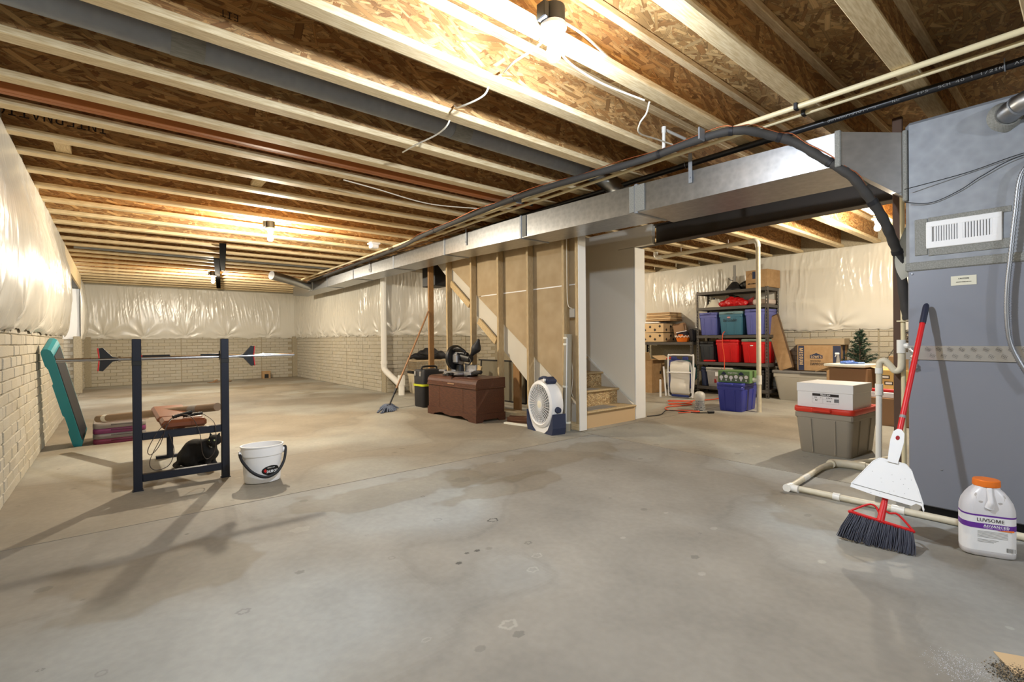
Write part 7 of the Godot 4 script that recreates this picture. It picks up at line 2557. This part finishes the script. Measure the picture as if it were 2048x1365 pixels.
func build_jug() -> void:
	var t := thing("litter_jug", "white plastic jug with orange cap and purple label standing before the furnace", "jug", Vector3(3.075, 0, -0.335), 21)
	# local: front looks along -x, width along z
	var s := Sh.new()
	var rings := []
	for q in [[0.0, 0.1, 0.168, 0.9], [0.006, 0.11, 0.182, 1.0], [0.03, 0.112, 0.184, 1.0], [0.19, 0.112, 0.184, 1.0], [0.215, 0.112, 0.182, 1.0], [0.245, 0.108, 0.168, 1.0], [0.272, 0.1, 0.14, 1.0], [0.292, 0.092, 0.112, 1.0], [0.304, 0.084, 0.088, 1.0], [0.318, 0.08, 0.08, 1.0]]:
		var p := rrect(q[1], q[2], minf(q[1], q[2]) * 0.34, 5)
		rings.append(ring_at(p, q[0], q[3]))
	s.loft(rings)
	obj("jug_body", s, mat(c8(222, 220, 222), 0.35), t)
	s = Sh.new()
	s.lathe([Vector2(0, 0.312), Vector2(0.047, 0.312), Vector2(0.048, 0.316), Vector2(0.047, 0.338), Vector2(0.044, 0.341), Vector2(0, 0.341)], 36)
	obj("screw_cap", s, M.orange, t)
	# the grip: a rib between two hollows
	s = Sh.new()
	s.tube(curve([Vector3(-0.04, 0.308, 0.0), Vector3(-0.05, 0.28, 0.0), Vector3(-0.058, 0.25, 0.0), Vector3(-0.05, 0.225, -0.004)], 5), [0.011, 0.011, 0.011, 0.01, 0.01, 0.01, 0.01, 0.01, 0.01, 0.01, 0.012, 0.013, 0.014, 0.015, 0.016, 0.018], 12)
	obj("grip_rib", s, mat(c8(228, 227, 229), 0.35), t)
	for sd in [-1.0, 1.0]:
		s = Sh.new()
		s.lathe([Vector2(0, 0.0005), Vector2(0.012, 0.0), Vector2(0.017, -0.003)], 24, Transform3D(Basis(Vector3.BACK, -0.22) * Basis(Vector3.RIGHT, 0.3 * sd) * Basis(Vector3.UP, Vector3.LEFT, Vector3.BACK), Vector3(-0.0505, 0.262, 0.035 * sd)), 1.6, 1.0)
		obj("grip_hollow", s, mat(c8(186, 180, 176), 0.45), t)
	# the printed sleeve
	var band := func(y0: float, y1: float, grow: float, m: Material, called: String, par: Node) -> MeshInstance3D:
		var b := Sh.new()
		var p := rrect(0.112 + grow, 0.184 + grow, 0.04, 5)
		b.loft([ring_at(p, y0), ring_at(p, y1)], true, true)
		return obj(called, b, m, par)
	var sl: MeshInstance3D = band.call(0.028, 0.19, 0.0012, M.white, "label_sleeve", t)
	var violet := mat(c8(104, 48, 152), 0.4)
	band.call(0.183, 0.19, 0.002, violet, "top_stripe", sl)
	band.call(0.128, 0.152, 0.002, violet, "violet_band", sl)
	s = Sh.new()
	s.prism(PackedVector2Array([Vector2(0.02, 0.0), Vector2(0.075, 0.008), Vector2(0.075, 0.0)]), 0.001, Transform3D(WEST, Vector3(-0.0578, 0.1265, 0)))
	obj("orange_swoosh", s, M.orange, sl)
	var f: float = -0.0576
	text("lettering", "LUVSOME", 0.015, M.ink, sl, Transform3D(WEST, Vector3(f, 0.1675, -0.002)), "Droid Sans", false, 0.09)
	text("lettering", "ADVANCED", 0.0105, M.white, sl, Transform3D(WEST, Vector3(f, 0.1425, 0.018)), "Droid Sans", true, 0.085)
	text("lettering", "ODOR CONTROL", 0.005, mat(c8(200, 160, 226), 0.5), sl, Transform3D(WEST, Vector3(f, 0.1335, 0.018)), "Droid Sans", true, 0.085)
	for k in 9:
		s = Sh.new()
		var w: float = 0.1 if k < 6 else (0.07 - 0.008 * (k - 6))
		s.box(Vector3(-0.0572, 0.117 - 0.0052 * k - (0.006 if k > 5 else 0.0), -0.045 + w * 0.5), Vector3(0.0004, 0.0014, w))
		obj("fine_print", s, M.gray, sl)
	for k in 12:
		s = Sh.new()
		s.box(Vector3(-0.0572, 0.045, 0.05 + 0.0026 * k), Vector3(0.0004, 0.018, 0.0007 + 0.0006 * (k % 3)))
		obj("barcode_bar", s, M.gray, sl)
